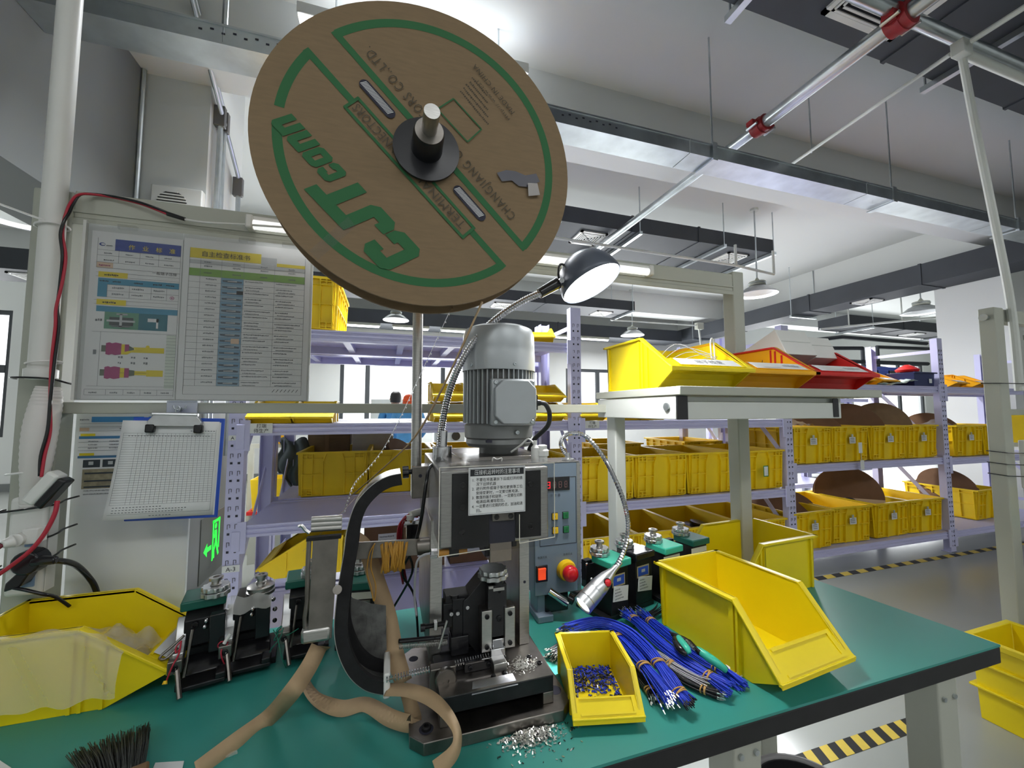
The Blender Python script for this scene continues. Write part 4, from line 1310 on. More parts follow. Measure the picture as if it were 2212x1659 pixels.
def worker(loc, rz, label, hat=None, shirt=CLOTHB):
    """a worker standing bent over a bench, seen from behind (faces +Y)"""
    t = thing('person', label, 'person', loc, rz)
    # clothed body: pelvis, spine, neck, arms to the cuffs, legs
    pts = [(0, 0, 0.90), (0, 0.03, 1.05), (0, 0.10, 1.20), (0, 0.18, 1.33), (0, 0.21, 1.40),
           (-0.17, 0.17, 1.33), (-0.24, 0.20, 1.10), (-0.17, 0.40, 0.98), (0.17, 0.17, 1.33), (0.24, 0.20, 1.10), (0.17, 0.40, 0.98),
           (-0.10, 0, 0.84), (-0.11, 0.02, 0.48), (-0.11, -0.02, 0.08), (0.10, 0, 0.84), (0.11, 0.02, 0.48), (0.11, -0.02, 0.08)]
    ed = [(0, 1), (1, 2), (2, 3), (3, 4), (3, 5), (5, 6), (6, 7), (3, 8), (8, 9), (9, 10), (0, 11), (11, 12), (12, 13), (0, 14), (14, 15), (15, 16)]
    ra_ = [(0.15, 0.11), (0.145, 0.105), (0.16, 0.11), (0.15, 0.10), 0.055, 0.075, 0.055, 0.045, 0.075, 0.055, 0.045, 0.10, 0.07, 0.05, 0.10, 0.07, 0.05]
    skin_body('body', pts, ed, ra_, shirt, t)
    # head with face, ears, nose
    h = build(MB().lathe([(0.0, -0.12), (0.045, -0.115), (0.066, -0.08), (0.078, -0.02), (0.080, 0.03), (0.068, 0.075), (0.04, 0.105), (0.0, 0.112)], (0, 0.27, 1.50), (0, -0.25, 1), 20, False, False), 'head', SKIN, t, sm=180)
    f = MB().cyl((0, 0.335, 1.49), (0, 0.365, 1.475), 0.010, 0.016, 8)
    for s in (-1, 1):
        f.cyl((s * 0.078, 0.26, 1.50), (s * 0.09, 0.255, 1.50), 0.022, 0.016, 10)
    build(f, 'nose_and_ears', SKIN, h)
    e = MB()
    for s in (-1, 1):
        e.cyl((s * 0.03, 0.338, 1.51), (s * 0.03, 0.345, 1.51), 0.008, 0.006, 8)
    e.bx(-0.02, 0.02, 0.325, 0.34, 1.435, 1.442)
    build(e, 'eyes_and_mouth', HAIR, h)
    c = build(MB().lathe([(0.083, -0.05), (0.089, 0.0), (0.088, 0.04), (0.074, 0.09), (0.045, 0.118), (0.0, 0.124)], (0, 0.262, 1.505), (0, -0.12, 1), 20, False, False), 'cap' if hat else 'hair', hat or HAIR, t, sm=180)
    if hat:
        build(MB().lathe([(0.089, 0.0), (0.091, 0.004), (0.089, 0.008)], (0, 0.262, 1.52), (0, -0.12, 1), 20, False, False).bar((0, 0.17, 1.53), (0, 0.26, 1.632), 0.008, 0.004), 'cap_seam', HAIR, c)
    for s in (-1, 1):
        hd = MB().tube([(s * 0.17, 0.39, 0.985), (s * 0.155, 0.43, 0.965), (s * 0.14, 0.47, 0.95)], [0.03, 0.038, 0.03], 8)
        for k in range(4):
            hd.tube([(s * (0.155 - k * 0.016), 0.465, 0.952), (s * (0.150 - k * 0.015), 0.50, 0.945), (s * (0.146 - k * 0.014), 0.525 - 0.006 * abs(k - 1.5), 0.93)], [0.009, 0.008, 0.006], 6)
        hd.tube([(s * 0.13, 0.43, 0.965), (s * 0.105, 0.45, 0.955), (s * 0.10, 0.475, 0.945)], [0.011, 0.009, 0.007], 6)
        build(hd, 'hand', SKIN, t, sm=180)
    for s in (-1, 1):
        build(MB().bx(s * 0.11 - 0.045, s * 0.11 + 0.045, -0.10, 0.16, 0.0, 0.08), 'shoe', HAIR, t, bev=0.02)
    return t


worker((0.13, 6.36, 0.0), 0.05, 'worker in a blue shirt with dark hair bent over the far bench')
w2_ = worker((0.262, 5.70, 0.0), -0.1, 'second worker in an orange cap close beside the blue shirted one', ORCAP)
w2_.scale = (0.955, 0.955, 0.955)

# ================================================================== WORKBENCH
t = bench = thing('workbench', 'grey steel workbench with a green mat top and black edge', 'bench', (0.3, 0.92, 0))
FR, BR, FLX = (1.447, 0.617), (1.372, 1.232), -1.15
top = [(FLX, 0.607), FR, BR, (FLX, 1.232)]
build(MB().prism(top, (0, 0, 0.745), (1, 0, 0), (0, 1, 0), (0, 0, 1), 0.005), 'mat_top', GREEN, t, world=True, sm=0)
build(MB().prism(top, (0, 0, 0.706), (1, 0, 0), (0, 1, 0), (0, 0, 1), 0.039), 'board', BLACKR, t, world=True, sm=0, bev=0.003)
for x, y in ((1.33, 0.70), (0.72, 0.72), (-1.0, 0.70), (1.28, 1.16), (-1.0, 1.16)):
    l = build(MB().bx(x - 0.036, x + 0.036, y - 0.036, y + 0.036, 0.02, 0.706), 'leg', GREY, t, world=True, bev=0.004)
    build(MB().cyl((x, y, 0), (x, y, 0.02), 0.028, n=16), 'levelling_foot', BLACKR, l, world=True)
    if y < 0.8:
        build(MB().cyl((x - 0.02, y - 0.0365, 0.62), (x - 0.02, y - 0.041, 0.62), 0.006, n=8).cyl((x + 0.02, y - 0.0365, 0.62), (x + 0.02, y - 0.041, 0.62), 0.006, n=8), 'bolt', GALV, l, world=True, each=True)
build(MB().bx(-1.0, 1.30, 0.93, 0.95, 0.64, 0.70), 'apron', GREY, t, world=True, bev=0.002)
build(MB().bx(-1.0, 1.25, 1.15, 1.17, 0.62, 0.70), 'apron', GREY, t, world=True, bev=0.002)
# uprights behind the top and the bars between them
for x0, x1, z0, z1, lb in ((-0.80, -0.725, 0.75, 1.845, 'left'), (1.262, 1.315, 0.75, 1.862, 'right')):
    u = build(MB().bx(x0, x1, 1.188, 1.240, z0, z1), 'upright', GREY, t, world=True, bev=0.004)
    build(MB().bx(x0 - 0.008, x1 + 0.008, 1.186, 1.2415, z0, z0 + 0.012), 'foot_plate', GREY, u, world=True)
build(MB().bx(0.735, 0.775, 1.19, 1.245, 0.75, 1.303), 'upright', GREYL, t, world=True, bev=0.004)
build(MB().bx(-0.725, 1.262, 1.190, 1.235, 1.782, 1.850), 'upper_bar', GREY, t, world=True, bev=0.003)
build(MB().bx(-0.725, 1.262, 1.187, 1.190, 1.796, 1.802).bx(-0.725, 1.262, 1.187, 1.190, 1.768, 1.782), 'bar_groove', GREY, t, world=True)
build(MB().bx(-0.725, 0.735, 1.195, 1.225, 1.316, 1.343), 'middle_bar', GREY, t, world=True, bev=0.002)
build(MB().bx(-0.735, -0.490, 1.262, 1.272, 0.62, 1.33), 'back_panel', WHITEP, t, world=True, bev=0.002)
# overhead shelf
ob = build(MB().bx(0.700, 1.447, 0.830, 1.255, 1.363, 1.386), 'overhead_shelf', GREY, t, world=True, bev=0.002)
build(MB().bx(0.704, 0.718, 0.852, 1.250, 1.300, 1.361), 'side_rail', GREYL, ob, world=True, bev=0.002)
build(MB().cyl((0.7035, 0.885, 1.333), (0.699, 0.885, 1.333), 0.0105, n=16), 'bolt', GALV, ob, world=True)
build(MB().bx(0.7045, 0.737, 0.846, 0.852, 1.300, 1.361), 'end_cap', BLKGL, ob, world=True, bev=0.001)
build(MB().bx(0.737, 1.285, 0.850, 0.862, 1.300, 1.346).bx(0.737, 1.285, 0.862, 0.895, 1.346, 1.3605), 'front_rail', GREYL, ob, world=True, bev=0.002)
build(MB().bx(1.262, 1.2845, 0.8485, 0.850, 1.304, 1.358), 'end_cap', BLKGL, ob, world=True)
build(MB().bx(1.286, 1.30, 0.852, 1.250, 1.300, 1.361), 'side_rail', GREYL, ob, world=True, bev=0.002)

# LED tube hung on the upper bar
t = thing('tube_lamp', 'white lit tube lamp fixed along the upper bar of the bench', 'lamp', (0.26, 1.175, 1.81))
build(MB().bx(-0.62, 0.62, -0.010, 0.010, 0.006, 0.022), 'housing', WHITE, t, bev=0.003)
build(MB().cyl((-0.605, -0.004, 0.0), (0.605, -0.004, 0.0), 0.0125, n=14), 'tube', TUBE, t)
for s in (-1, 1):
    build(MB().bx(min(s * 0.605, s * 0.622), max(s * 0.605, s * 0.622), -0.018, 0.012, -0.014, 0.022), 'end_cap', WHITE, t, bev=0.004)

# bins on the overhead shelf
OZ = 1.387
place(make_bin(0.265, 0.335, 0.152, YEL, card='print', lip=0.36, knee=0.60), (0.850, 1.04, OZ), 0.0, 'yellow bin at the left end of the overhead shelf, bent wires sticking out')
place(make_bin(0.255, 0.335, 0.150, ORG, card=True, lip=0.36, knee=0.60), (1.115, 1.045, OZ), 0.0, 'amber bin in the middle of the overhead shelf with a double white label')
place(make_bin(0.265, 0.335, 0.150, RED, card=True, lip=0.36, knee=0.60), (1.375, 1.045, OZ), 0.0, 'red bin on the overhead shelf holding two white boxes')
t = thing('wire_lead', 'bent grey lead wires sticking out of the left overhead bin', 'wire', (0.85, 1.0, 1.49))
for k in range(5):
    q = [(-0.06 + 0.012 * k, 0.06, -0.03), (-0.02 + 0.02 * k, 0.0, 0.035 - 0.012 * k), (0.04 + 0.012 * k, -0.05, -0.005 + 0.008 * (k % 2)), (0.075, -0.075 + 0.01 * k, -0.022)]
    build(MB().tube(smooth_path(q, 5), 0.0011, 5), 'wire', WIREW, t, sm=180)
build(MB().tube(smooth_path([(0.07, -0.05, -0.03), (0.06, -0.055, 0.03), (0.066, -0.055, 0.048), (0.072, -0.055, 0.03), (0.07, -0.06, -0.02)], 5), 0.0022, 6), 'cable_tie', WHITE, t, sm=180)
t = thing('wire_lead', 'single black wire standing up in the middle overhead bin', 'wire', (1.14, 0.98, 1.43))
build(MB().tube([(0, 0.0, -0.035), (0.002, 0, 0.02), (0.010, 0, 0.055)], 0.001, 5), 'wire', WIREK, t)
for k, (x, y, z, rx, w) in enumerate(((1.325, 1.02, 1.492, 0.42, 0.14), (1.458, 1.03, 1.487, 0.42, 0.115))):
    t = thing('white_box', ['white carton lying tilted in the red bin, left of two', 'white carton lying tilted in the red bin, right of two'][k], 'box', (x, y, z), 0.0, rx=-rx)
    build(MB().bx(-w / 2, w / 2, -0.045, 0.15, 0.0, 0.098 - 0.012 * k), 'carton', WHITE, t, bev=0.002)
    build(MB().bx(-w / 2 + 0.004, w / 2 - 0.004, -0.0465, -0.045, 0.05, 0.052), 'flap_edge', GREYL, t)

# ------------------------------------------------------------------ document board
bx0, bx1, bz0, bz1, BY = -0.690, -0.203, 1.348, 1.770, 1.178
t = docs = thing('document_board', 'clear sleeve board with two printed work sheets hung on the bench frame', 'board', ((bx0 + bx1) / 2, BY, bz0))
build(MB().bx(bx0, bx1, BY + 0.003, BY + 0.008, bz0, bz1), 'backing', mat('grey_backing', s2l(200, 204, 202), 0.5), t, world=True, bev=0.001)
build(MB().bx(bx0, -0.499, BY - 0.0035, BY - 0.002, bz0, bz1 - 0.003).bx(-0.497, bx1, BY - 0.0035, BY - 0.002, bz0, bz1 - 0.003), 'clear_sleeve', SLEEVE, t, world=True, sm=0)
build(MB().bx(bx0 - 0.006, bx0, BY - 0.004, BY + 0.008, bz0, bz1 + 0.004), 'edge_strip', WHITE, t, world=True)
pl = build(MB().bx(-0.680, -0.500, BY + 0.0005, BY + 0.002, 1.350, 1.752), 'work_sheet', PAPER, t, world=True, label='work sheet with blue title and connector drawings')
x0, x1, zt, zb = -0.668, -0.503, 1.736, 1.356
s = Sheet((0, BY + 0.0004, 0), (1, 0, 0), (0, 0, 1), 0.0003)
fx = lambda f: x0 + (x1 - x0) * f
fz = lambda f: zt - (zt - zb) * f
R_ = lambda a, b, c, d, m, lay=1: s.rect(fx(a), fx(b), fz(d), fz(c), m, lay)
R_(0.20, 1.0, 0.0, 0.075, BLUEINK)
for q in (0.075, 0.11, 0.155, 0.19):
    s.hl(fx(0), fx(1), fz(q))
s.vl(fx(0), fz(0.19), fz(0.0))
s.vl(fx(1), fz(1.0), fz(0.0))
for a in (0.25, 0.5, 0.73):
    s.vl(fx(a), fz(0.155), fz(0.075))
R_(0.0, 0.19, 0.155, 0.19, SALMON)
for a in (0.08, 0.33, 0.57, 0.8):
    s.scribble(fx(a), fz(0.10), 0.014, 0.0035)
    s.scribble(fx(a), fz(0.145), 0.018, 0.0035)
s.scribble(fx(0.03), fz(0.18), 0.02, 0.004, MAGINK)
s.poly([(fx(0.05) + 0.006 * cos(k * pi / 5), fz(0.04) + 0.004 * sin(k * pi / 5)) for k in range(10)], BLUEINK)
s.poly([(fx(0.05) + 0.004 * cos(k * pi / 5) + 0.0015, fz(0.04) + 0.0022 * sin(k * pi / 5)) for k in range(10)], PAPER, 2)
s.scribble(fx(0.1), fz(0.05), 0.012, 0.003, INK)
for z0 in (0.215, 0.39):
    R_(0.03, 0.37, z0, z0 + 0.035, YELINK, 3)
    s.scribble(fx(0.1), fz(z0 + 0.026), 0.026, 0.005, INK, 4)
    s.hl(fx(0.0), fx(1), fz(z0 + 0.005))
    s.hl(fx(0.0), fx(1), fz(z0 + 0.03))
R_(0.03, 1.0, 0.255, 0.295, CYANINK)
R_(0.03, 0.14, 0.295, 0.375, CYANINK)
for a in (0.05, 0.2, 0.45, 0.68, 0.84):
    s.scribble(fx(a), fz(0.28), 0.016, 0.004, INK, 3)
for a in (0.14, 0.4, 0.66, 0.85):
    s.vl(fx(a), fz(0.375), fz(0.295))
for q in (0.295, 0.335, 0.375):
    s.hl(fx(0.14), fx(1), fz(q))
for q in (0.32, 0.36):
    for a in (0.2, 0.43, 0.69):
        s.scribble(fx(a), fz(q), 0.022, 0.0045)
s.poly([(fx(0.92) + 0.0045 * cos(k * pi / 6), fz(0.355) + 0.0045 * sin(k * pi / 6)) for k in range(12)], MAGINK, 3)
s.poly([(fx(0.92) + 0.0034 * cos(k * pi / 6), fz(0.355) + 0.0034 * sin(k * pi / 6)) for k in range(12)], PAPER, 4)
s.poly([(fx(0.92) + 0.0018 * cos(k * pi / 6), fz(0.355) + 0.0018 * sin(k * pi / 6)) for k in range(12)], MAGINK, 5)
R_(0.03, 1.0, 0.432, 0.468, CYANINK)
R_(0.13, 0.53, 0.468, 0.575, mat('green_photo', s2l(96, 150, 124), 0.6))
R_(0.53, 0.88, 0.468, 0.575, mat('teal_photo', s2l(36, 112, 128), 0.6))
R_(0.19, 0.47, 0.50, 0.552, mat('dark_photo', s2l(64, 72, 74), 0.6), 3)
R_(0.16, 0.49, 0.518, 0.53, GREYINK, 4)
R_(0.31, 0.34, 0.478, 0.565, GREYINK, 5)
R_(0.27, 0.40, 0.476, 0.486, GREYINK, 5)
R_(0.22, 0.44, 0.553, 0.562, INKG, 5)
R_(0.64, 0.77, 0.498, 0.52, PAPER, 3)
R_(0.745, 0.77, 0.498, 0.56, PAPER, 3)
s.scribble(fx(0.03), fz(0.53), 0.012, 0.006, INKG)
R_(0.88, 1.0, 0.6, 1.0 - 0.055, mat('pale_green_cells', s2l(206, 216, 204), 0.6))
for k in range(17):
    s.hl(fx(0.88), fx(1.0), fz(0.6 + k * 0.0205))
s.hl(fx(0), fx(1), fz(0.595))
s.vl(fx(0.1), fz(0.935), fz(0.595))
s.scribble(fx(0.03), fz(0.74), 0.006, 0.012, INKG)
for z0, two in ((0.70, 0), (0.85, 1)):
    pg = lambda pts, m, l: s.poly([(fx(a), fz(z0 + b)) for a, b in pts], m, l)
    pg([(0.12, 0.02), (0.17, 0.02), (0.17, -0.02), (0.12, -0.02)], OLIVE, 2)
    pg([(0.17, 0.035), (0.21, 0.04), (0.24, 0.034), (0.28, 0.04), (0.35, 0.034), (0.35, -0.034), (0.28, -0.04), (0.24, -0.034), (0.21, -0.04), (0.17, -0.034)], MAGINK, 2)
    if not two:
        pg([(0.35, 0.034), (0.42, 0.034), (0.47, 0.02), (0.86, 0.02), (0.86, -0.014), (0.5, -0.014), (0.42, -0.0), (0.42, -0.03), (0.35, -0.03)], YELINK, 2)
        pg([(0.39, 0.018), (0.44, 0.01), (0.44, -0.03), (0.39, -0.03)], MAGINK, 3)
        pg([(0.44, 0.012), (0.5, 0.003), (0.5, -0.006), (0.44, -0.022)], OLIVE, 3)
        s.poly([(fx(0.66) + 0.004 * cos(k * pi / 5), fz(z0 - 0.018) + 0.004 * sin(k * pi / 5)) for k in range(10)], YELINK, 3)
        s.hl(fx(0.5), fx(0.62), fz(z0 + 0.006), INK)
    else:
        pg([(0.35, 0.03), (0.40, 0.03), (0.40, -0.03), (0.35, -0.03)], YELINK, 2)
        pg([(0.40, 0.03), (0.455, 0.03), (0.455, -0.03), (0.40, -0.03)], MAGINK, 2)
        pg([(0.455, 0.02), (0.52, 0.016), (0.52, -0.016), (0.455, -0.02)], OLIVE, 2)
        pg([(0.52, 0.013), (0.66, 0.013), (0.66, -0.013), (0.52, -0.013)], YELINK, 2)
        pg([(0.66, 0.02), (0.86, 0.02), (0.86, -0.02), (0.66, -0.02)], YELINK, 2)
        s.hl(fx(0.35), fx(0.40), fz(z0), INK, lay=3)
        s.hl(fx(0.52), fx(0.66), fz(z0), INK, lay=3)
    for a in (0.32, 0.47, 0.62):
        s.scribble(fx(a), fz(z0 + (0.06 if two == 0 else -0.055)), 0.006, 0.006, INKG)
s.hl(fx(-0.02), fx(1), fz(0.935))
for q in (0.955, 0.99):
    s.hl(fx(-0.04), fx(1), fz(q))
for a in (-0.04, 0.2, 0.4, 0.6, 0.8):
    s.vl(fx(a), fz(0.99), fz(0.955))
    s.scribble(fx(a + 0.05), fz(0.98), 0.014, 0.004)
s.done('print', pl)
lettering([('作', fx(0.40), fz(0.058), 0.0135, 'CENTER'), ('业', fx(0.565), fz(0.058), 0.0135, 'CENTER'), ('标', fx(0.73), fz(0.058), 0.0135, 'CENTER'), ('准', fx(0.895), fz(0.058), 0.0135, 'CENTER')],
          (0, BY - 0.0008, 0), (1, 0, 0), (0, 0, 1), pl, YELINK)
lettering([('一般端子压接', fx(0.66), fz(0.207), 0.0085, 'LEFT')], (0, BY - 0.0008, 0), (1, 0, 0), (0, 0, 1), pl, INK)

pr = build(MB().bx(-0.497, -0.209, BY + 0.0005, BY + 0.002, 1.350, 1.758), 'work_sheet', PAPER, t, world=True, label='inspection sheet with yellow title and a photo column')
x0, x1, zt, zb = -0.484, -0.222, 1.735, 1.358
s = Sheet((0, BY + 0.0004, 0), (1, 0, 0), (0, 0, 1), 0.0003)
R_(0.0, 0.60, 0.0, 0.068, YELINK)
R_(0.60, 0.74, 0.02, 0.075, GREYINK)
R_(0.74, 1.0, 0.055, 0.078, YELINK)
R_(0.0, 1.0, 0.08, 0.105, GREYINK)
R_(0.0, 1.0, 0.138, 0.19, LGREENINK)
N = 18
for k in range(N + 1):
    s.hl(fx(0), fx(1), fz(0.19 + k * 0.041))
for a in (0, 0.09, 0.265, 0.455, 0.725, 1.0):
    s.vl(fx(a), fz(0.19 + N * 0.041), fz(0.07))
s.hl(fx(0), fx(1), fz(0.985))
s.vl(fx(0), fz(0.985), fz(0.0))
s.vl(fx(1), fz(0.985), fz(0.0))
s.hl(fx(0.0), fx(1), fz(0.105))
BL_ = [mat('photo_blue_a', s2l(118, 158, 186), 0.6), mat('photo_blue_b', s2l(140, 170, 190), 0.6)]
for k in range(N):
    z0 = 0.19 + k * 0.041
    R_(0.265, 0.455, z0, z0 + 0.041, BL_[k % 2])
    y_ = fz(z0 + 0.022)
    s.poly([(fx(0.275), y_ + 0.002), (fx(0.33 + RND.uniform(0, .04)), y_ + RND.uniform(.002, .005)), (fx(0.445), y_ + 0.001), (fx(0.44), y_ - 0.003), (fx(0.34), y_ - RND.uniform(.002, .005)), (fx(0.28), y_ - 0.002)], mat('photo_grey', s2l(84, 96, 108), 0.6), 3)
    s.poly([(fx(0.32), y_ + 0.001), (fx(0.40), y_ + 0.002), (fx(0.40), y_ - 0.001), (fx(0.32), y_ - 0.001)], GREYINK, 4)
    s.scribble(fx(0.14), y_, 0.022, 0.004)
    s.scribble(fx(0.47), y_ + 0.001, RND.uniform(.03, .06), 0.0035)
    s.scribble(fx(0.74), y_ + 0.001, RND.uniform(.03, .06), 0.0035)
    if k % 2:
        s.scribble(fx(0.48), y_ - 0.006, 0.03, 0.003)
        s.scribble(fx(0.76), y_ - 0.006, 0.04, 0.003)
R_(0.40, 0.455, 0.275, 0.30, INK, 5)
R_(0.37, 0.44, 0.605, 0.64, SALMON, 5)
for a in (0.12, 0.36, 0.6, 0.85):
    s.scribble(fx(a), fz(0.098), 0.014, 0.004)
    s.scribble(fx(a), fz(0.125), 0.016, 0.004)
    s.scribble(fx(a), fz(0.17), 0.016, 0.004, OLIVE)
for k in range(7):
    s.poly([(fx(0.74 + k * 0.035), fz(0.965)), (fx(0.76 + k * 0.035), fz(0.945)), (fx(0.763 + k * 0.035), fz(0.947)), (fx(0.743 + k * 0.035), fz(0.967))], INK, 3)
s.done('print', pr)
lettering([('自主检查标准书', fx(0.30), fz(0.052), 0.0155, 'CENTER')], (0, BY - 0.0008, 0), (1, 0, 0), (0, 0, 1), pr, INK)
for x in (-0.612, -0.36, -0.26):
    build(MB().bx(x - 0.018, x + 0.018, BY - 0.006, BY + 0.009, bz1 - 0.008, bz1 + 0.002), 'hanging_clip', ACRYL, t, world=True)
t = thing('plastic_clip', 'small clear clip at the right corner of the document board', 'clip', (-0.205, BY, 1.735))
build(MB().box((0.006, -0.003, 0), (0.02, 0.008, 0.014), Matrix.Rotation(0.5, 3, 'Y')), 'jaw', SLEEVE, t, bev=0.002)

# sheet taped to the white back panel
t = thing('posted_sheet', 'printed work sheet taped on the white bench panel, half behind the clipboard', 'sheet', (-0.66, 1.2605, 1.1))
build(MB().bx(-0.728, -0.56, 1.2602, 1.2612, 1.09, 1.315), 'paper', PAPER, t, world=True)
x0, x1, zt, zb = -0.725, -0.565, 1.308, 1.10
s = Sheet((0, 1.2600, 0), (1, 0, 0), (0, 0, 1), 0.0003)
R_(0.14, 0.80, 0.0, 0.065, mat('sky_ink', s2l(74, 148, 204), 0.6))
for a in (0.86, 0.98):
    R_(a, a + 0.05, 0.0, 0.05, mat('sky_ink', s2l(74, 148, 204), 0.6))
s.scribble(fx(0.0), fz(0.045), 0.016, 0.004, INKG)
R_(0.0, 0.12, 0.13, 0.17, SALMON)
for q in (0.08, 0.12, 0.17, 0.3, 0.36, 0.40, 0.47):
    s.hl(fx(0), fx(1), fz(q))
for q in (0.20, 0.43):
    R_(0.02, 0.2, q, q + 0.03, YELINK, 3)
R_(0.0, 1.0, 0.23, 0.262, mat('sky_ink2', s2l(66, 124, 168), 0.6))
R_(0.0, 1.0, 0.462, 0.49, mat('sky_ink2', s2l(66, 124, 168), 0.6))
s.scribble(fx(0.5), fz(0.155), 0.04, 0.004, INKG)
for q in (0.3, 0.34, 0.38):
    for a in (0.12, 0.38, 0.7):
        s.scribble(fx(a), fz(q), 0.018, 0.003)
for a in (0.07, 0.31, 0.53):
    R_(a, a + 0.21, 0.51, 0.60, mat('photo_dark', s2l(58, 66, 72), 0.6))
    R_(a + 0.07, a + 0.13, 0.53, 0.57, GREYINK, 3)
R_(0.07, 0.75, 0.62, 0.85, mat('photo_tan', s2l(150, 142, 118), 0.6, var=0.35, scale=60))
for q in (0.66, 0.75, 0.82):
    R_(0.1, 0.7, q, q + 0.018, mat('photo_dark', s2l(58, 66, 72), 0.6), 3)
for q in (0.88, 0.92):
    s.scribble(fx(0.1), fz(q), 0.09, 0.003)
s.done('print', t)

# clipboard hanging from the middle bar
cx, cy = -0.492, 1.165
t = thing('clipboard', 'blue clipboard holding a printed table, hung from the bench bar', 'clipboard', (cx, cy, 1.0))
Rc = Matrix.Rotation(rad(-1.5), 4, 'Y')
MC = Matrix.Translation((cx, cy, 1.30)) @ Matrix.Rotation(rad(1.5), 4, 'Y')
build(MB(MC).bx(-0.083, 0.103, 0.004, 0.008, -0.236, 0.006), 'board', BLUE, t, world=True, bev=0.003)
# the sheet curls forward at its lower left corner
fn = lambda a, b: MC @ Vector((-0.101 + 0.194 * a - 0.012 * b * (1 - a), 0.003 - 0.016 * b * b * (1 - a) - 0.001, -0.002 - 0.226 * b))
pp = build(MB().grid(fn, 10, 10), 'table_sheet', PAPER, t, world=True, sm=180, solid=0.0006)
build(MB(MC).bx(-0.09, 0.096, 0.0035, 0.0040, -0.229, -0.004), 'spare_sheet', PAPER, t, world=True)
mb = MB()
def gline(a0, b0, a1, b1, th=0.0005):
    n_ = 6
    for k in range(n_):
        p, q = k / n_, (k + 1) / n_
        A = [a0 + (a1 - a0) * p, b0 + (b1 - b0) * p]
        B = [a0 + (a1 - a0) * q, b0 + (b1 - b0) * q]
        d = (th / 0.19, 0) if abs(a1 - a0) < abs(b1 - b0) else (0, th / 0.226)
        off = Vector((0, -0.0009, 0))
        mb.add([fn(A[0], A[1]) + off, fn(B[0], B[1]) + off, fn(B[0] + d[0], B[1] + d[1]) + off, fn(A[0] + d[0], A[1] + d[1]) + off], [(0, 1, 2, 3)])
for k in range(31):
    gline(0.03, 0.13 + k * 0.0242, 0.97, 0.13 + k * 0.0242, 0.0004)
for k in range(21):
    a = 0.03 + 0.94 * (0 if k == 0 else (0.1 + 0.9 * k / 20))
    gline(a, 0.13, a, 0.856, 0.0004)
gline(0.97, 0.09, 0.97, 0.95)
gline(0.03, 0.95, 0.97, 0.95)
for q, a, b in ((0.88, 0.06, 0.5), (0.905, 0.06, 0.75), (0.93, 0.06, 0.7), (0.155, 0.08, 0.9), (0.10, 0.7, 0.95), (0.97, 0.4, 0.6)):
    x = a
    while x < b:
        gline(x, q, x + 0.018, q, 0.0016)
        x += 0.03
build(mb, 'print', INKG, pp, world=True, sm=0)
cl = MB(MC)
cl.prism([(-0.045, -0.014), (0.055, -0.014), (0.06, -0.004), (0.048, 0.012), (-0.038, 0.012), (-0.05, -0.004)], (0, -0.010, 0), (1, 0, 0), (0, 0, 1), (0, 1, 0), 0.012)
cl.cyl((-0.042, -0.006, 0.014), (0.05, -0.006, 0.014), 0.005, n=10)
k_ = build(cl, 'clip', ALU, t, world=True, bev=0.001)
build(MB(MC).bx(-0.052, -0.034, -0.013, 0.0, -0.030, -0.010).bx(0.044, 0.062, -0.013, 0.0, -0.030, -0.010), 'rubber_foot', BLKGL, k_, world=True, bev=0.003)
hk = MB(MC).tube(smooth_path([(0.005, -0.006, 0.014), (0.003, -0.006, 0.026), (0.008, -0.006, 0.034), (0.012, -0.006, 0.028), (0.008, -0.004, 0.022)], 4), 0.0012, 6)
build(hk, 'hook', GALV, t, world=True, sm=180)
t = thing('hook_clip', 'grey double hook clipped on the bench bar above the clipboard', 'hook', (cx + 0.004, 1.19, 1.33))
build(MB().bx(-0.032, 0.032, -0.002, 0.003, -0.018, 0.018), 'plate', mat('pale_blue_plastic', s2l(196, 202, 214), 0.4), t, bev=0.002)
for s_ in (-1, 1):
    build(MB().tube(smooth_path([(0, -0.004, 0.0), (s_ * 0.006, -0.010, -0.004), (s_ * 0.012, -0.012, 0.0), (s_ * 0.013, -0.012, 0.006)], 4), 0.0018, 6), 'hook_arm', GALV, t, sm=180)
build(MB().tube([(0, -0.006, 0.0), (0, -0.010, -0.02), (0.0, -0.022, -0.027)], 0.0018, 6), 'hook_arm', GALV, t, sm=180)

# ------------------------------------------------------------------ left upright: conduit, sleeve, strip, cables
t = thing('white_conduit', 'white plastic conduit rising beside the left bench upright to the ceiling', 'conduit', (-0.745, 1.165, 1.4))
build(MB().cyl((-0.745, 1.165, 1.40), (-0.745, 1.165, CZ), 0.0215, n=20), 'pipe', WHITE, t, world=True)
build(MB().lathe([(0.0225, 0), (0.027, 0.003), (0.027, 0.022), (0.0225, 0.025)], (-0.745, 1.165, 1.393), n=20), 'collar', WHITE, t, world=True)
slp = smooth_path([(-0.727, 1.16, 1.377), (-0.729, 1.16, 1.341), (-0.729, 1.15, 1.28), (-0.732, 1.15, 1.209), (-0.74, 1.16, 1.148), (-0.742, 1.165, 1.112)], 10)
rads = []
for i in range(len(slp)):
    f = i / (len(slp) - 1)
    rads.append((0.019 + 0.008 * sin(min(1, f * 1.3) * pi)) * (1 + 0.045 * (i % 2)))
build(MB().tube(slp, rads, 16), 'corrugated_sleeve', mat('sleeve_white', s2l(222, 218, 214), 0.5), t, world=True, sm=25)
zt_ = mat('white_tie', s2l(232, 230, 228), 0.4)
for q in ((-0.745, 1.165, 1.745), (-0.738, 1.16, 1.43), (-0.752, 1.155, 1.19)):
    c = [(q[0] + 0.027 * cos(a * pi / 10), q[1] + 0.027 * sin(a * pi / 10), q[2] + 0.004 * cos(a * pi / 10)) for a in range(20)]
    build(MB().tube(c, 0.0022, 6, closed=True), 'cable_tie', zt_, t, world=True, label='white cable tie')
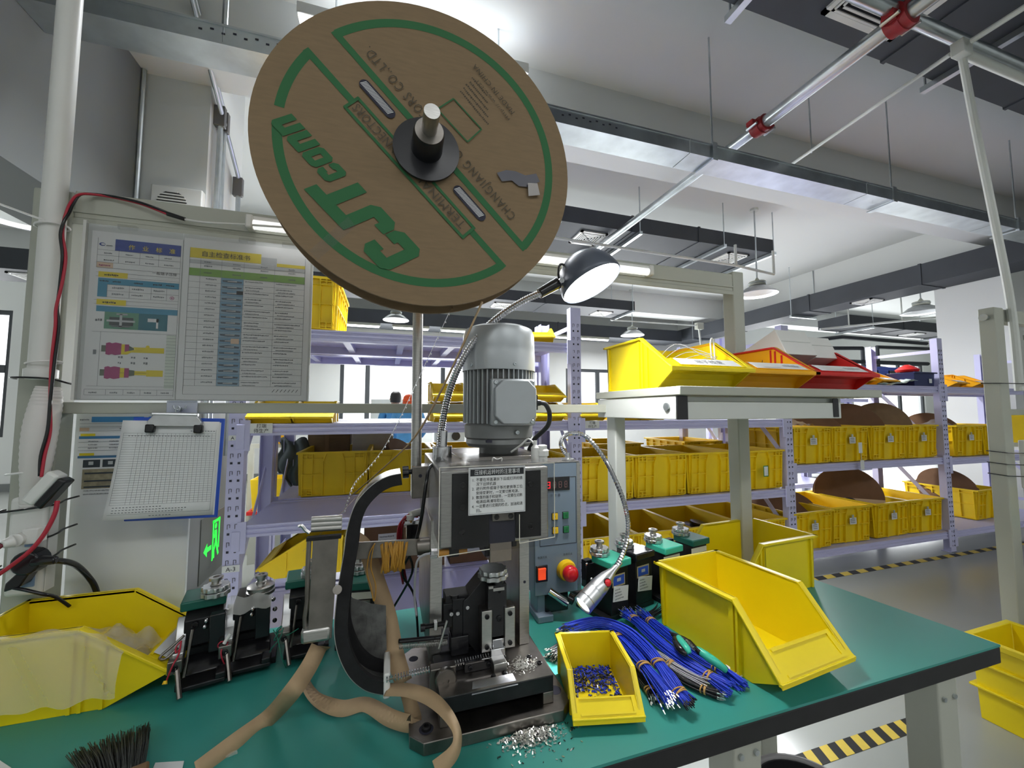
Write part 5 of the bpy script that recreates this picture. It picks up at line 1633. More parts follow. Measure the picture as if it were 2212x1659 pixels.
build(MB().tube(smooth_path([(-0.742, 1.138, 1.748), (-0.80, 1.12, 1.765), (-0.88, 1.11, 1.79), (-0.96, 1.10, 1.80)], 5), 0.0022, 6), 'tie_tail', zt_, t, world=True)

t = thing('power_strip', 'white power strip tied to the left bench upright with plugs in it', 'power strip', (-0.722, 1.16, 0.92))
build(MB().bx(-0.775, -0.71, 1.155, 1.187, 0.925, 1.135), 'body', WHITE, t, world=True, bev=0.008)
build(MB().bx(-0.7085, -0.7075, 1.16, 1.186, 0.93, 1.12), 'cover', WHITE, t, world=True)
for z0 in (1.03, 0.945):
    build(MB().bx(-0.742, -0.722, 1.151, 1.1555, z0, z0 + 0.034), 'switch', mat('pale_blue_switch', s2l(126, 152, 184), 0.4), t, world=True, bev=0.001)
t = thing('black_ties', 'black cable ties binding the strip and conduit to the left upright', 'cable tie', (-0.75, 1.2, 1.0))
for z0, z1, b in ((1.105, 1.118, 1), (1.035, 1.052, 1), (0.985, 1.005, 1), (1.395, 1.385, 0)):
    a_ = [(-0.80, 1.185, z0), (-0.79, 1.150, z0 + 0.001), (-0.712, 1.150, (z0 + z1) / 2 + 0.003), (-0.7, 1.17, z1 - 0.002), (-0.706, 1.2, z1), (-0.706, 1.24, z1)] if b else [(-0.80, 1.185, z0), (-0.775, 1.138, z0), (-0.718, 1.140, z0 - 0.001), (-0.704, 1.19, z1), (-0.704, 1.24, z1)]
    build(MB().tube(smooth_path(a_, 4), 0.0023, 6), 'tie', BLKGL, t, world=True, sm=180)
t = thing('plug', 'white plug with a dark red lead in the power strip', 'plug', (-0.732, 1.12, 1.055))
build(MB().cyl((0.0, 0.025, 0.0), (0.0, -0.01, 0.0), 0.012, 0.014, 12).cyl((0, -0.01, 0), (-0.010, -0.022, -0.003), 0.0125, 0.008, 12).bx(0.004, 0.03, 0.0, 0.028, -0.012, 0.02), 'body', WHITE, t, bev=0.002)
build(MB().tube(smooth_path([(-0.009, -0.021, -0.003), (-0.03, -0.04, -0.03), (-0.06, -0.06, -0.08), (-0.1, -0.06, -0.13)], 6), 0.004, 8), 'lead', mat('dark_red_wire', s2l(110, 30, 46), 0.4), t, sm=180)
t = thing('plug', 'large black plug with a thick black cable in the power strip', 'plug', (-0.719, 1.13, 1.004))
build(MB().cyl((0, 0.022, 0), (0, -0.012, 0.0), 0.026, 0.024, 16).cyl((0.01, -0.004, 0.002), (0.05, -0.006, 0.001), 0.012, 0.008, 10), 'body', BLKGL, t, bev=0.003)
build(MB().tube(smooth_path([(-0.684, 1.124, 1.004), (-0.675, 1.15, 0.994), (-0.673, 1.19, 0.97), (-0.67, 1.225, 0.932), (-0.66, 1.235, 0.9), (-0.653, 1.24, 0.854), (-0.65, 1.245, 0.787)], 6), 0.0062, 10), 'cable', BLKGL, t, world=True, sm=180)
t = thing('plug', 'small angled black plug at the bottom of the power strip', 'plug', (-0.73, 1.135, 0.962))
build(MB().prism([(-0.022, -0.014), (0.004, -0.006), (0.018, 0.022), (0.0, 0.026), (-0.02, 0.004)], (0, -0.012, 0), (1, 0, 0), (0, 0, 1), (0, 1, 0), 0.03), 'body', BLKGL, t, bev=0.003)
build(MB().tube(smooth_path([(-0.736, 1.125, 0.955), (-0.714, 1.12, 0.95), (-0.688, 1.12, 0.939), (-0.676, 1.14, 0.922), (-0.663, 1.16, 0.892)], 6), 0.0035, 8), 'cable', BLKGL, t, world=True, sm=180)
t = thing('led_driver', 'white and black lamp adaptor hanging in the red cable at left', 'adaptor', (-0.684, 1.11, 1.158), rz=0.0, ry=rad(35))
build(MB().bx(-0.018, 0.006, -0.016, 0.016, -0.036, 0.036), 'white_half', WHITE, t, bev=0.005)
build(MB().bx(0.006, 0.022, -0.0155, 0.0155, -0.034, 0.034), 'black_half', BLKGL, t, bev=0.004)
t = thing('lamp_cable', 'red and black twin cable from the tube lamp down the left upright', 'cable', (-0.707, 1.15, 1.766))
pr_ = [(-0.254, 1.16, 1.809), (-0.33, 1.16, 1.805), (-0.388, 1.165, 1.803), (-0.456, 1.17, 1.8), (-0.5, 1.17, 1.802)]
build(MB().tube(smooth_path(pr_, 5), 0.0028, 8), 'white_lead', WHITE, t, world=True, sm=180)
build(MB().cyl((-0.495, 1.17, 1.802), (-0.532, 1.17, 1.811), 0.0048, 0.0055, 10), 'connector', BLKGL, t, world=True)
base = [(-0.529, 1.172, 1.811), (-0.554, 1.172, 1.82), (-0.593, 1.175, 1.832), (-0.641, 1.18, 1.84), (-0.682, 1.18, 1.841), (-0.701, 1.165, 1.829), (-0.701, 1.145, 1.799), (-0.702, 1.135, 1.768), (-0.704, 1.13, 1.746), (-0.706, 1.13, 1.714),
        (-0.702, 1.135, 1.668), (-0.704, 1.135, 1.604), (-0.708, 1.135, 1.551), (-0.705, 1.135, 1.51), (-0.704, 1.13, 1.432), (-0.701, 1.125, 1.35), (-0.696, 1.12, 1.281), (-0.7, 1.115, 1.227), (-0.699, 1.112, 1.184)]
for s_, m_ in ((-1, WIRER), (1, BLKGL)):
    build(MB().tube(smooth_path([(p[0] + s_ * 0.0026 * cos(k * 0.9), p[1] - 0.0026 * s_ * sin(k * 0.9), p[2] + 0.001 * s_) for k, p in enumerate(base)], 5), 0.0029, 8), 'red_core' if s_ < 0 else 'black_core', m_, t, world=True, sm=180)
build(MB().tube(smooth_path([(-0.664, 1.105, 1.133), (-0.664, 1.1, 1.107), (-0.674, 1.095, 1.071), (-0.689, 1.09, 1.042), (-0.713, 1.09, 1.017), (-0.749, 1.09, 0.987)], 6), 0.0042, 8), 'red_lead', WIRER, t, world=True, sm=180)

# ------------------------------------------------------------------ the next bench at right
t = thing('workbench', 'next bench at the right edge, its grey upright bound with black ties', 'bench', (3.6, 0.95, 0))
build(MB().bx(2.85, 2.925, 1.146, 1.205, 0.0, 1.835), 'upright', GREY, t, world=True, bev=0.004)
build(MB().bx(2.925, 4.4, 1.155, 1.20, 1.765, 1.832), 'upper_bar', GREY, t, world=True, bev=0.003)
build(MB().bx(2.925, 4.4, 1.160, 1.19, 1.30, 1.33), 'middle_bar', GREY, t, world=True, bev=0.002)
build(MB().bx(2.95, 4.4, 0.55, 1.145, 0.71, 0.745), 'board', BLACKR, t, world=True, bev=0.003)
build(MB().bx(2.95, 4.4, 0.55, 1.145, 0.745, 0.75), 'mat_top', GREEN, t, world=True)
build(MB().bx(3.40, 3.47, 1.05, 1.12, 0.0, 0.71), 'leg', GREYL, t, world=True, bev=0.004)
build(MB().cyl((2.85, 1.175, 1.785), (2.825, 1.175, 1.785), 0.012, n=12).cyl((2.826, 1.175, 1.785), (2.82, 1.175, 1.785), 0.017, n=12), 'bolt', GALV, t, world=True)
dd = thing('document_board', 'clear document sleeve on the next bench at the right edge', 'board', (3.15, 1.14, 1.35))
build(MB().bx(-0.12, 0.5, 0.0, 0.003, 0.0, 0.40), 'clear_sleeve', SLEEVE, dd)
pp = build(MB().bx(-0.10, 0.10, 0.004, 0.005, 0.02, 0.38), 'work_sheet', mat('grey_sheet', s2l(188, 190, 184), 0.6), dd)
s = Sheet((-0.09, 0.0035, 0.03), (1, 0, 0), (0, 0, 1))
for k in range(7):
    s.rect(0.01 + 0.05 * (k % 2), 0.07 + 0.05 * (k % 2), 0.03 + k * 0.045, 0.055 + k * 0.045, PHOTOINK if k % 2 else OLIVE)
s.rect(0.12, 0.19, 0.02, 0.09, SALMON)
build(s.mb, 'print', s.mats, pp, sm=0)
t = thing('power_strip', 'white power strip on the next bench upright with a black plug', 'power strip', (2.955, 1.12, 1.06))
build(MB().bx(-0.03, 0.045, -0.02, 0.015, -0.11, 0.12), 'body', WHITE, t, bev=0.005)
build(MB().bx(0.05, 0.075, -0.025, 0.012, 0.0, 0.05), 'white_plug', WHITE, t, bev=0.005)
build(MB().cyl((0.06, -0.01, -0.05), (0.06, -0.04, -0.05), 0.026, n=14), 'black_plug', BLKGL, t, bev=0.003)
t = thing('black_ties', 'black cable ties round the next bench upright and its conduit', 'cable tie', (2.9, 1.13, 1.1))
for z in (1.455, 1.12, 1.065, 1.01):
    build(MB().tube([(2.845, 1.21, z + 0.004), (2.842, 1.14, z), (2.93, 1.105, z - 0.002), (3.005, 1.105, z - 0.004), (3.01, 1.15, z - 0.004)], 0.0026, 6), 'tie', BLKGL, t, world=True)
t = thing('cable_switch', 'black inline switch hanging on a cable at the right edge', 'switch', (3.12, 1.12, 1.31))
build(MB().lathe([(0.008, -0.04), (0.022, -0.03), (0.024, 0.02), (0.010, 0.045)], (0, 0, 0), (0.45, 0, -0.9), 14, sq=0.6), 'body', BLKGL, t)
build(MB().tube(smooth_path([(-0.02, 0, 0.04), (-0.05, 0.005, 0.075), (-0.06, 0.01, 0.1)], 4), 0.0045, 8), 'cable', BLKGL, t)
place(make_bin(0.30, 0.34, 0.16, YEL), (3.35, 0.95, 0.751), -0.6, 'yellow bin on the next bench at the right picture edge')
t = thing('yellow_box', 'yellow plastic box at the right edge behind the next bench strip', 'box', (3.33, 1.2, 1.15))
build(tub(MB(), 0.2, 0.2, 0.17, 0.9), 'body', YEL2, t, bev=0.01)
build(MB().bx(-0.12, 0.12, 0.0, 0.06, -0.02, 0.0), 'bracket', GREY, t)
# yellow crate on the floor, trash bin
t = thing('floor_crate', 'big yellow crate on the floor beyond the right end of the bench', 'crate', (2.625, 0.895, 0.0), rad(1))
W2, D2, H2 = 0.31, 0.50, 0.345
build(tub(MB(), W2, D2, H2, 0.95, 0.006), 'body', YEL, t, bev=0.02, seg=3)
mb = MB()
for z in (0.345, 0.245, 0.14):
    f = 0.95 + 0.05 * z / H2
    for x0_, x1_, y0_, y1_ in ((-W2 / 2 * f - 0.018, W2 / 2 * f + 0.018, -D2 / 2 * f - 0.018, -D2 / 2 * f + 0.003), (-W2 / 2 * f - 0.018, W2 / 2 * f + 0.018, D2 / 2 * f - 0.003, D2 / 2 * f + 0.018),
                               (-W2 / 2 * f - 0.018, -W2 / 2 * f + 0.003, -D2 / 2 * f, D2 / 2 * f), (W2 / 2 * f - 0.003, W2 / 2 * f + 0.018, -D2 / 2 * f, D2 / 2 * f)):
        h_ = 0.024 if z > 0.3 else 0.010
        mb.bx(x0_, x1_, y0_, y1_, z - h_, z)
build(mb, 'rim_bands', YEL, t, bev=0.003)
t = thing('trash_can', 'round grey trash can under the front of the bench, rim just showing', 'trash can', (1.085, 0.83, 0.0))
build(MB().lathe([(0.11, 0), (0.132, 0.298), (0.127, 0.298), (0.106, 0.01)], n=40, cap1=False), 'body', mat('dark_bag', (0.02, 0.02, 0.022), 0.35), t)
rg = [(0.138 * cos(a * pi / 20), 0.138 * sin(a * pi / 20), 0.30) for a in range(40)]
build(MB().tube(rg, 0.008, 8, closed=True), 'rim', mat('grey_rim', s2l(150, 148, 148), 0.4), t, sm=180)

# ================================================================== CRIMPING PRESS
def qb(mb, a, b, depth):
    """box whose front face spans the points a and b (upper left, lower right) and reaches back by depth"""
    return mb.bx(min(a[0], b[0]), max(a[0], b[0]), a[1], a[1] + depth, min(a[2], b[2]), max(a[2], b[2]))


def screw(mb, x, y, z, r=0.005, h=0.004, ax=(0, -1, 0)):
    A = Vector(ax)
    p = Vector((x, y, z))
    return mb.lathe([(r, 0), (r, h * 0.8), (r * 0.85, h), (r * 0.5, h), (r * 0.5, h * 0.4)], p, A, 14)


t = press = thing('crimping_press', 'terminal crimping press with a big grey motor on top, in the middle of the bench', 'press', (0.2, 0.9, 0.75))
pl = [(0.068, 0.712), (0.322, 0.712), (0.345, 0.735), (0.345, 0.985), (0.072, 1.0), (0.046, 0.975), (0.046, 0.735)]
bp = build(MB().prism(pl, (0, 0, 0.7505), (1, 0, 0), (0, 1, 0), (0, 0, 1), 0.021), 'base_plate', DSTEEL, t, world=True, bev=0.0015)
for x, y, r in ((0.0745, 0.742, 0.0125), (0.0655, 0.95, 0.010), (0.326, 0.765, 0.013), (0.328, 0.95, 0.010)):
    build(MB().cyl((x, y, 0.7714), (x, y, 0.7718), r, n=20), 'bolt_hole', LAVD, bp, world=True, each=True)
    if x < 0.07 or x > 0.3:
        continue
    build(screw(MB(), x, y, 0.7716, 0.0085, 0.006, (0, 0, 1)), 'bolt', BLKOX, bp, world=True, each=True)
# bed: a thick plate carried on two feet
bd = build(MB().bx(0.097, 0.311, 0.735, 1.06, 0.792, 0.821), 'bed', BLKOX, t, world=True, bev=0.0015)
build(MB().bx(0.0975, 0.3105, 0.7355, 1.0, 0.8211, 0.8216), 'bed_face', DSTEEL, bd, world=True)
for x0, x1 in ((0.097, 0.120), (0.290, 0.311)):
    build(MB().bx(x0, x1, 0.735, 1.06, 0.7715, 0.792), 'bed_foot', DSTEEL, t, world=True, bev=0.001)
b = MB()
for x, y in ((0.298, 0.775), (0.296, 0.86), (0.285, 0.80)):
    screw(b, x, y, 0.8214, 0.005, 0.003, (0, 0, 1))
build(b, 'bolt', BLKOX, bd, world=True, each=True)
# frame plates
for x0, x1, lb in ((0.088, 0.113, 'left'), (0.279, 0.302, 'right')):
    c = build(MB().bx(x0, x1, 0.845, 1.12, 0.8216, 1.10), 'frame_plate', DSTEEL, t, world=True, bev=0.0015)
    build(MB().bx(x0 + 0.0008, x1 - 0.0008, 0.8445, 0.845, 0.8225, 1.098), 'ground_edge', STEEL, c, world=True)
build(MB().cyl((0.291, 0.8443, 0.952), (0.291, 0.8438, 0.952), 0.003, n=10), 'bolt_hole', LAVD, t, world=True, each=True)
build(MB().bx(0.1135, 0.2785, 1.085, 1.115, 1.02, 1.10), 'rear_bridge', DSTEEL, t, world=True)
# head
hd = build(MB().bx(0.094, 0.307, 0.745, 1.075, 1.073, 1.213), 'head', STEEL, t, world=True, bev=0.003)
build(MB().bx(0.1155, 0.186, 0.7415, 0.7448, 1.070, 1.207).bx(0.238, 0.290, 0.7415, 0.7448, 1.080, 1.207).bx(0.186, 0.238, 0.7415, 0.7448, 1.130, 1.207), 'cover_plate', BLKOX, hd, world=True, bev=0.001)
build(MB().bx(0.186, 0.238, 0.7446, 0.7449, 1.074, 1.130), 'slide_slot', LAVD, hd, world=True)
b = MB()
for x, z in ((0.135, 1.185), (0.135, 1.10), (0.268, 1.18), (0.268, 1.10), (0.135, 1.145)):
    screw(b, x, 0.7415, z, 0.0055, 0.003)
build(b, 'bolt', BLKOX, hd, world=True, each=True)
build(MB().bx(0.191, 0.234, 0.738, 0.7448, 1.116, 1.134), 'slide_cap', DSTEEL, hd, world=True, bev=0.001)
b = MB()
for x in (0.199, 0.227):
    screw(b, x, 0.738, 1.124, 0.005, 0.002)
build(b, 'bolt', BLKOX, hd, world=True, each=True)
# slide (ram)
sl = build(MB().bx(0.190, 0.233, 0.752, 0.80, 1.036, 1.100), 'ram', mat('bronze_steel', (0.33, 0.28, 0.24), 0.4, 1.0, var=0.1), t, world=True, bev=0.001)
build(MB().bx(0.196, 0.222, 0.748, 0.80, 1.100, 1.113), 'ram_block', STEEL, sl, world=True, bev=0.001)
b = MB()
for x in (0.203, 0.215):
    b.cyl((x, 0.7478, 1.107), (x, 0.7474, 1.107), 0.0028, n=10)
build(b, 'bolt_hole', LAVD, sl, world=True, each=True)
build(MB().bx(0.182, 0.190, 0.760, 0.84, 1.045, 1.075).bx(0.233, 0.243, 0.750, 0.84, 1.062, 1.09), 'slide_guide', BLKOX, t, world=True, bev=0.001)
# clear guard over the head
g = build(MB().bx(0.090, 0.313, 0.728, 0.730, 1.066, 1.222).bx(0.090, 0.092, 0.730, 0.92, 1.066, 1.222).bx(0.311, 0.313, 0.730, 0.92, 1.09, 1.222), 'clear_guard', ACRYL, t, world=True, sm=0)
build(MB().bx(0.086, 0.318, 0.724, 0.93, 1.222, 1.2245), 'guard_lid', SLEEVE, g, world=True, bev=0.001)
e = MB()
for p, q in (((0.0905, 0.728, 1.066), (0.0905, 0.728, 1.222)), ((0.0905, 0.728, 1.066), (0.183, 0.728, 1.070)), ((0.241, 0.728, 1.075), (0.241, 0.728, 1.128)), ((0.241, 0.728, 1.075), (0.313, 0.728, 1.080)), ((0.0905, 0.728, 1.2215), (0.313, 0.728, 1.2215)), ((0.3125, 0.728, 1.08), (0.3125, 0.728, 1.222))):
    e.bar(p, q, 0.0012, 0.0012)
build(e, 'guard_edge_glint', mat('painted_glint', s2l(232, 228, 214), 0.3), g, world=True, sm=0)  # pale bars paint the light caught along the guard's edges
build(MB().tube(smooth_path([(0.196, 0.76, 1.2245), (0.197, 0.757, 1.232), (0.205, 0.757, 1.229), (0.214, 0.757, 1.231), (0.215, 0.76, 1.2245)], 4), 0.0012, 6), 'guard_clip', WHITE, g, world=True, sm=180)
# warning plate on the guard
wy = 0.7262
A, B, Cc, D = (0.143, 0.726, 1.219), (0.252, 0.726, 1.219), (0.254, 0.726, 1.134), (0.142, 0.726, 1.133)
wx0, wx1, wz0, wz1 = A[0], B[0], (Cc[2] + D[2]) / 2, (A[2] + B[2]) / 2
wp = build(MB().bx(wx0, wx1, wy, wy + 0.0012, wz0, wz1), 'warning_plate', PAPER, t, world=True, label='white warning plate with a black title strip')
ww, wh = wx1 - wx0, wz1 - wz0
s = Sheet((wx0, wy, wz0), (1, 0, 0), (0, 0, 1), 0.0002)
s.rect(0.003, ww - 0.003, wh * 0.82, wh * 0.965, INK)
for a0, a1, b0, b1 in ((0.0015, ww - 0.0015, 0.0015, 0.0022), (0.0015, ww - 0.0015, wh - 0.0022, wh - 0.0015), (0.0015, 0.0022, 0.0015, wh - 0.0015), (ww - 0.0022, ww - 0.0015, 0.0015, wh - 0.0015)):
    s.rect(a0, a1, b0, b1, INKG)
s.done('print', wp)
lettering([('压接机运转时的注意事项', ww / 2, wh * 0.855, 0.0098, 'CENTER', 1, ww * 0.80)], (wx0, wy - 0.0005, wz0), (1, 0, 0), (0, 0, 1), wp, PAPER)
ln = ['不要在将盖罩拆下后或打开的情', '况下运转机器', '进行附件或端子等的更换等工位', '安排变更时，一定要切断电源。', '散落的端子和链带，一定要在切断', '电源后再清除取出。', '一定要进行定期的检点，加油和清', '扫。']
fr = [1, 0.42, 1, 0.92, 1, 0.60, 1, 0.11]
it = []
for k, q in enumerate(ln):
    it.append((q, ww * 0.125, wh * (0.71 - 0.0925 * k), 0.0068, 'LEFT', 1, ww * 0.82 * fr[k]))
for k, q in enumerate(('1.', '2.', '3.', '4.')):
    it.append((q, ww * 0.055, wh * (0.71 - 0.185 * k), 0.0068, 'LEFT'))
lettering(it, (wx0, wy - 0.0003, wz0), (1, 0, 0), (0, 0, 1), wp, INK)
# motor mounting plates and motor
build(MB().bx(0.150, 0.345, 0.86, 1.07, 1.2135, 1.222).bx(0.12, 0.16, 0.80, 1.07, 1.2135, 1.2185), 'motor_plate', DSTEEL, t, world=True, bev=0.001)
mo = Vector((0.262, 0.955, 1.222))
m_ = build(MB().lathe([(0.048, 0), (0.048, 0.014), (0.075, 0.016), (0.080, 0.024), (0.079, 0.034), (0.083, 0.038), (0.084, 0.066), (0.080, 0.07)], mo, n=40), 'motor', mat('motor_base_grey', s2l(128, 130, 130), 0.42, 0.3, var=0.06), t, world=True)
build(MB().lathe([(0.078, 0.068), (0.078, 0.20)], mo, n=40), 'stator', mat('stator_grey', s2l(104, 104, 102), 0.45, 0.3, var=0.05), m_, world=True)
for k in range(44):
    a = 2 * pi * k / 44
    build(MB(Matrix.Translation(mo) @ Matrix.Rotation(a, 4, 'Z')).bx(0.076, 0.0875, -0.0013, 0.0013, 0.072, 0.199), 'cooling_fin', MOTOR, m_, world=True, sm=0)
fc = build(MB().lathe([(0.0885, 0.196), (0.0905, 0.197), (0.0905, 0.235), (0.0895, 0.240), (0.0895, 0.252), (0.0885, 0.285), (0.083, 0.300), (0.068, 0.307), (0.03, 0.309), (0.0, 0.309)], mo, n=44, cap0=False, cap1=False), 'fan_cover', MOTOR, m_, world=True, sm=40)
b = MB()
for a in (-pi / 2 + 0.15, pi / 4, -2.6):
    screw(b, mo.x + 0.0900 * cos(a), mo.y + 0.0900 * sin(a), mo.z + 0.208, 0.004, 0.003, (cos(a), sin(a), 0))
build(b, 'screw', GALV, fc, world=True, each=True)
for sx in (-0.045, 0.05):
    build(MB().bx(mo.x + sx - 0.006, mo.x + sx + 0.006, mo.y - 0.088, mo.y - 0.076, mo.z + 0.03, mo.z + 0.036), 'flange_slot', LAVD, m_, world=True, each=True)
b = MB()
screw(b, mo.x + 0.02, mo.y - 0.083, mo.z + 0.052, 0.005, 0.008)
build(b, 'screw', GALV, m_, world=True, each=True)
# terminal box with chamfered lid
ty = 0.852
a0, a1, z0, z1 = 0.225, 0.322, 1.293, 1.392
build(MB().bx(a0 - 0.004, a1 + 0.004, ty + 0.012, ty + 0.05, z0 - 0.004, z1 + 0.004), 'terminal_box', MOTOR, m_, world=True, bev=0.004)
ch = 0.019
lid = [(a0 + ch, z0), (a1 - ch, z0), (a1, z0 + ch), (a1, z1 - ch), (a1 - ch, z1), (a0 + ch, z1), (a0, z1 - ch), (a0, z0 + ch)]
ld = build(MB().prism(lid, (0, ty + 0.012, 0), (1, 0, 0), (0, 0, 1), (0, -1, 0), 0.017), 'terminal_lid', MOTOR, m_, world=True, bev=0.0025)
b = MB()
for x in (a0 + 0.005, a1 - 0.005):
    for z in (z0 + 0.005, z1 - 0.005):
        screw(b, x, ty + 0.012, z, 0.0048, 0.004)
build(b, 'screw', GALV, m_, world=True, each=True)
build(MB().bx(a1 + 0.002, a1 + 0.012, ty + 0.02, ty + 0.045, 1.325, 1.36).cyl((a1 + 0.01, ty + 0.03, 1.342), (a1 + 0.022, ty + 0.03, 1.342), 0.009, 0.007, 12), 'cable_gland', BLKGL, m_, world=True)
build(MB().tube(smooth_path([(a1 + 0.02, ty + 0.03, 1.342), (a1 + 0.036, ty + 0.03, 1.338), (a1 + 0.050, ty + 0.04, 1.315), (a1 + 0.052, ty + 0.06, 1.285), (a1 + 0.034, ty + 0.10, 1.252), (a1 + 0.026, ty + 0.12, 1.222)], 6), 0.0058, 10), 'motor_cable', mat('grey_cable', s2l(52, 54, 56), 0.5), m_, world=True, sm=180)
# white cable gland on the head top
wg = MB().lathe([(0.012, 0), (0.012, 0.012), (0.015, 0.013), (0.015, 0.024), (0.011, 0.027), (0.011, 0.034), (0.006, 0.036)], (0.316, 0.80, 1.215), n=8).lathe([(0.009, 0), (0.009, 0.03), (0.004, 0.036), (0.004, 0.045)], (0.300, 0.80, 1.215), n=12)
build(wg, 'white_gland', WHITE, t, world=True)
build(MB().tube(smooth_path([(0.300, 0.80, 1.25), (0.292, 0.82, 1.262), (0.278, 0.83, 1.248), (0.262, 0.85, 1.232)], 5), 0.0022, 6), 'thin_lead', WHITE, t, world=True, sm=180)
# sensor under the head, black lead on the head side, pneumatic valve behind
sn = build(MB().cyl((0.092, 0.76, 1.061), (0.147, 0.76, 1.062), 0.0068, n=14), 'sensor', PROX, t, world=True, label='orange cylindrical sensor')
build(MB().cyl((0.08, 0.76, 1.062), (0.092, 0.76, 1.061), 0.0088, n=8), 'sensor_nut', CHROME, sn, world=True)
qq = MB()
qb(qq, (0.113, 0.752, 1.072), (0.131, 0.752, 1.054), 0.016)
build(qq, 'sensor_clip', BLKOX, sn, world=True, bev=0.001)
build(MB().tube(smooth_path([(0.08, 0.76, 1.062), (0.068, 0.765, 1.059), (0.058, 0.78, 1.044), (0.056, 0.8, 1.013), (0.058, 0.84, 0.953), (0.064, 0.86, 0.907)], 6), 0.0022, 8), 'sensor_cable', WIREW, sn, world=True, sm=180)
build(MB().tube(smooth_path([(0.109, 0.93, 1.204), (0.086, 0.86, 1.204), (0.077, 0.83, 1.181), (0.072, 0.83, 1.14), (0.068, 0.85, 1.094), (0.061, 0.88, 1.048), (0.051, 0.92, 1.008)], 6), 0.0038, 8), 'black_lead', BLKGL, t, world=True, sm=180)
for k, (a, b_) in enumerate((((866, 1232), (912, 1330)), ((890, 1222), (848, 1310)))):
    build(MB().tube(smooth_path([(0.051, 0.92, 1.008), ((0.039, 0.96, 0.954), (0.058, 0.94, 0.96))[k], ((0.075, 1, 0.839), (0.023, 1.05, 0.843))[k] if k else (0.067, 0.97, 0.896), ((0.077, 0.97, 0.792), (0.018, 1.08, 0.821))[k]], 6), 0.0026, 8), 'black_lead', BLKGL, t, world=True, sm=180)
vv = MB()
qb(vv, (0.045, 0.93, 1.074), (0.072, 0.93, 1.038), 0.03)
va = build(vv, 'air_valve', BLKGL, t, world=True, bev=0.001)
vv = MB()
qb(vv, (0.04, 0.925, 1.08), (0.072, 0.925, 1.071), 0.03)
build(vv, 'valve_cap', CHROME, va, world=True, bev=0.001)
build(MB().cyl((0.052, 0.93, 1.092), (0.08, 0.95, 1.094), 0.0075, n=12).cyl((0.052, 0.93, 1.092), (0.052, 0.93, 1.082), 0.0085, n=12), 'elbow_fitting', WHITE, va, world=True)
build(MB().cyl((0.054, 0.93, 1.083), (0.054, 0.93, 1.076), 0.006, n=8), 'brass_fitting', mat('brass', (0.6, 0.45, 0.2), 0.3, 1.0), va, world=True)
for k in range(3):
    q = smooth_path([(0.073, 0.94, 1.084), (0.05, 0.93, 1.088), (0.034, 0.93, 1.074), (0.03, 0.94, 1.043), (0.033, 0.96, 0.996), (0.046, 1, 0.917)], 6)
    build(MB().tube([p + Vector((0.004 * k - 0.004, 0.004 * k, 0.004 * (k % 2))) for p in q], 0.0024, 8), 'red_lead', mat('dark_red_lead', s2l(150, 24, 44), 0.4), va, world=True, sm=180)

# ---------------------------------------------------------------- applicator mounted in the press
t = thing('applicator', 'black crimp applicator mounted in the press, two bright steel guide plates', 'applicator', (0.21, 0.85, 0.8216))
bk = MB()
bk.bx(0.110, 0.262, 0.842, 0.93, 0.8217, 0.838)
build(bk, 'base', BLKOX, t, world=True, bev=0.001)
# C-frame: rear block, slanted shoulder, ram column
fr = [(0.154, 0.832, 0.864), (0.154, 0.832, 0.935), (0.165, 0.832, 0.942), (0.198, 0.832, 0.977), (0.234, 0.832, 0.972), (0.246, 0.832, 0.95), (0.246, 0.832, 0.828), (0.193, 0.832, 0.819)]
build(MB().prism([(p[0], p[2]) for p in fr], (0, 0.832, 0), (1, 0, 0), (0, 0, 1), (0, 1, 0), 0.05), 'frame', BLKOX, t, world=True, bev=0.0012)
rm = MB()
qb(rm, (0.2, 0.806, 0.97), (0.239, 0.806, 0.869), 0.026)
ra2 = build(rm, 'ram', BLKGL, t, world=True, bev=0.001)
b = MB()
p = (0.223, 0.806, 0.904)
screw(b, p[0], p[1], p[2], 0.0058, 0.003)
p = (0.224, 0.806, 0.958)
screw(b, p[0], p[1], p[2], 0.004, 0.003)
build(b, 'bolt', BLKOX, ra2, world=True, each=True)
hh = MB()
qb(hh, (0.201, 0.803, 0.97), (0.21, 0.803, 0.965), 0.004)
qb(hh, (0.21, 0.802, 0.966), (0.233, 0.802, 0.96), 0.004)
build(hh, 'ram_edge', STEEL, ra2, world=True)
build(MB().cyl((0.223, 0.815, 0.967), (0.223, 0.815, 0.985), 0.012, n=16).cyl((0.223, 0.815, 0.979), (0.223, 0.815, 1.001), 0.006, n=12), 'ram_post', BLKGL, t, world=True)
for a_, b_ in (((0.186, 0.8, 0.925), (0.207, 0.8, 0.846)), ((0.234, 0.8, 0.925), (0.255, 0.8, 0.847))):
    q = MB()
    qb(q, a_, b_, 0.008)
    o = build(q, 'guide_plate', STEEL, t, world=True, bev=0.001, label='bright steel guide plate')
    q = MB()
    q.bx(a_[0], b_[0], 0.808, 0.835, b_[2] + 0.004, a_[2] - 0.001)
    build(q, 'guide_block', DSTEEL, o, world=True)
    b = MB()
    screw(b, (a_[0] + b_[0]) / 2, 0.80, a_[2] - 0.011, 0.0046, 0.003)
    screw(b, (a_[0] + b_[0]) / 2, 0.80, b_[2] + 0.010, 0.0046, 0.003)
    build(b, 'bolt', BLKOX, o, world=True, each=True)
cr_ = MB()
qb(cr_, (0.209, 0.805, 0.865), (0.234, 0.805, 0.843), 0.012)
build(cr_, 'crimper', CHROME, t, world=True, bev=0.002)


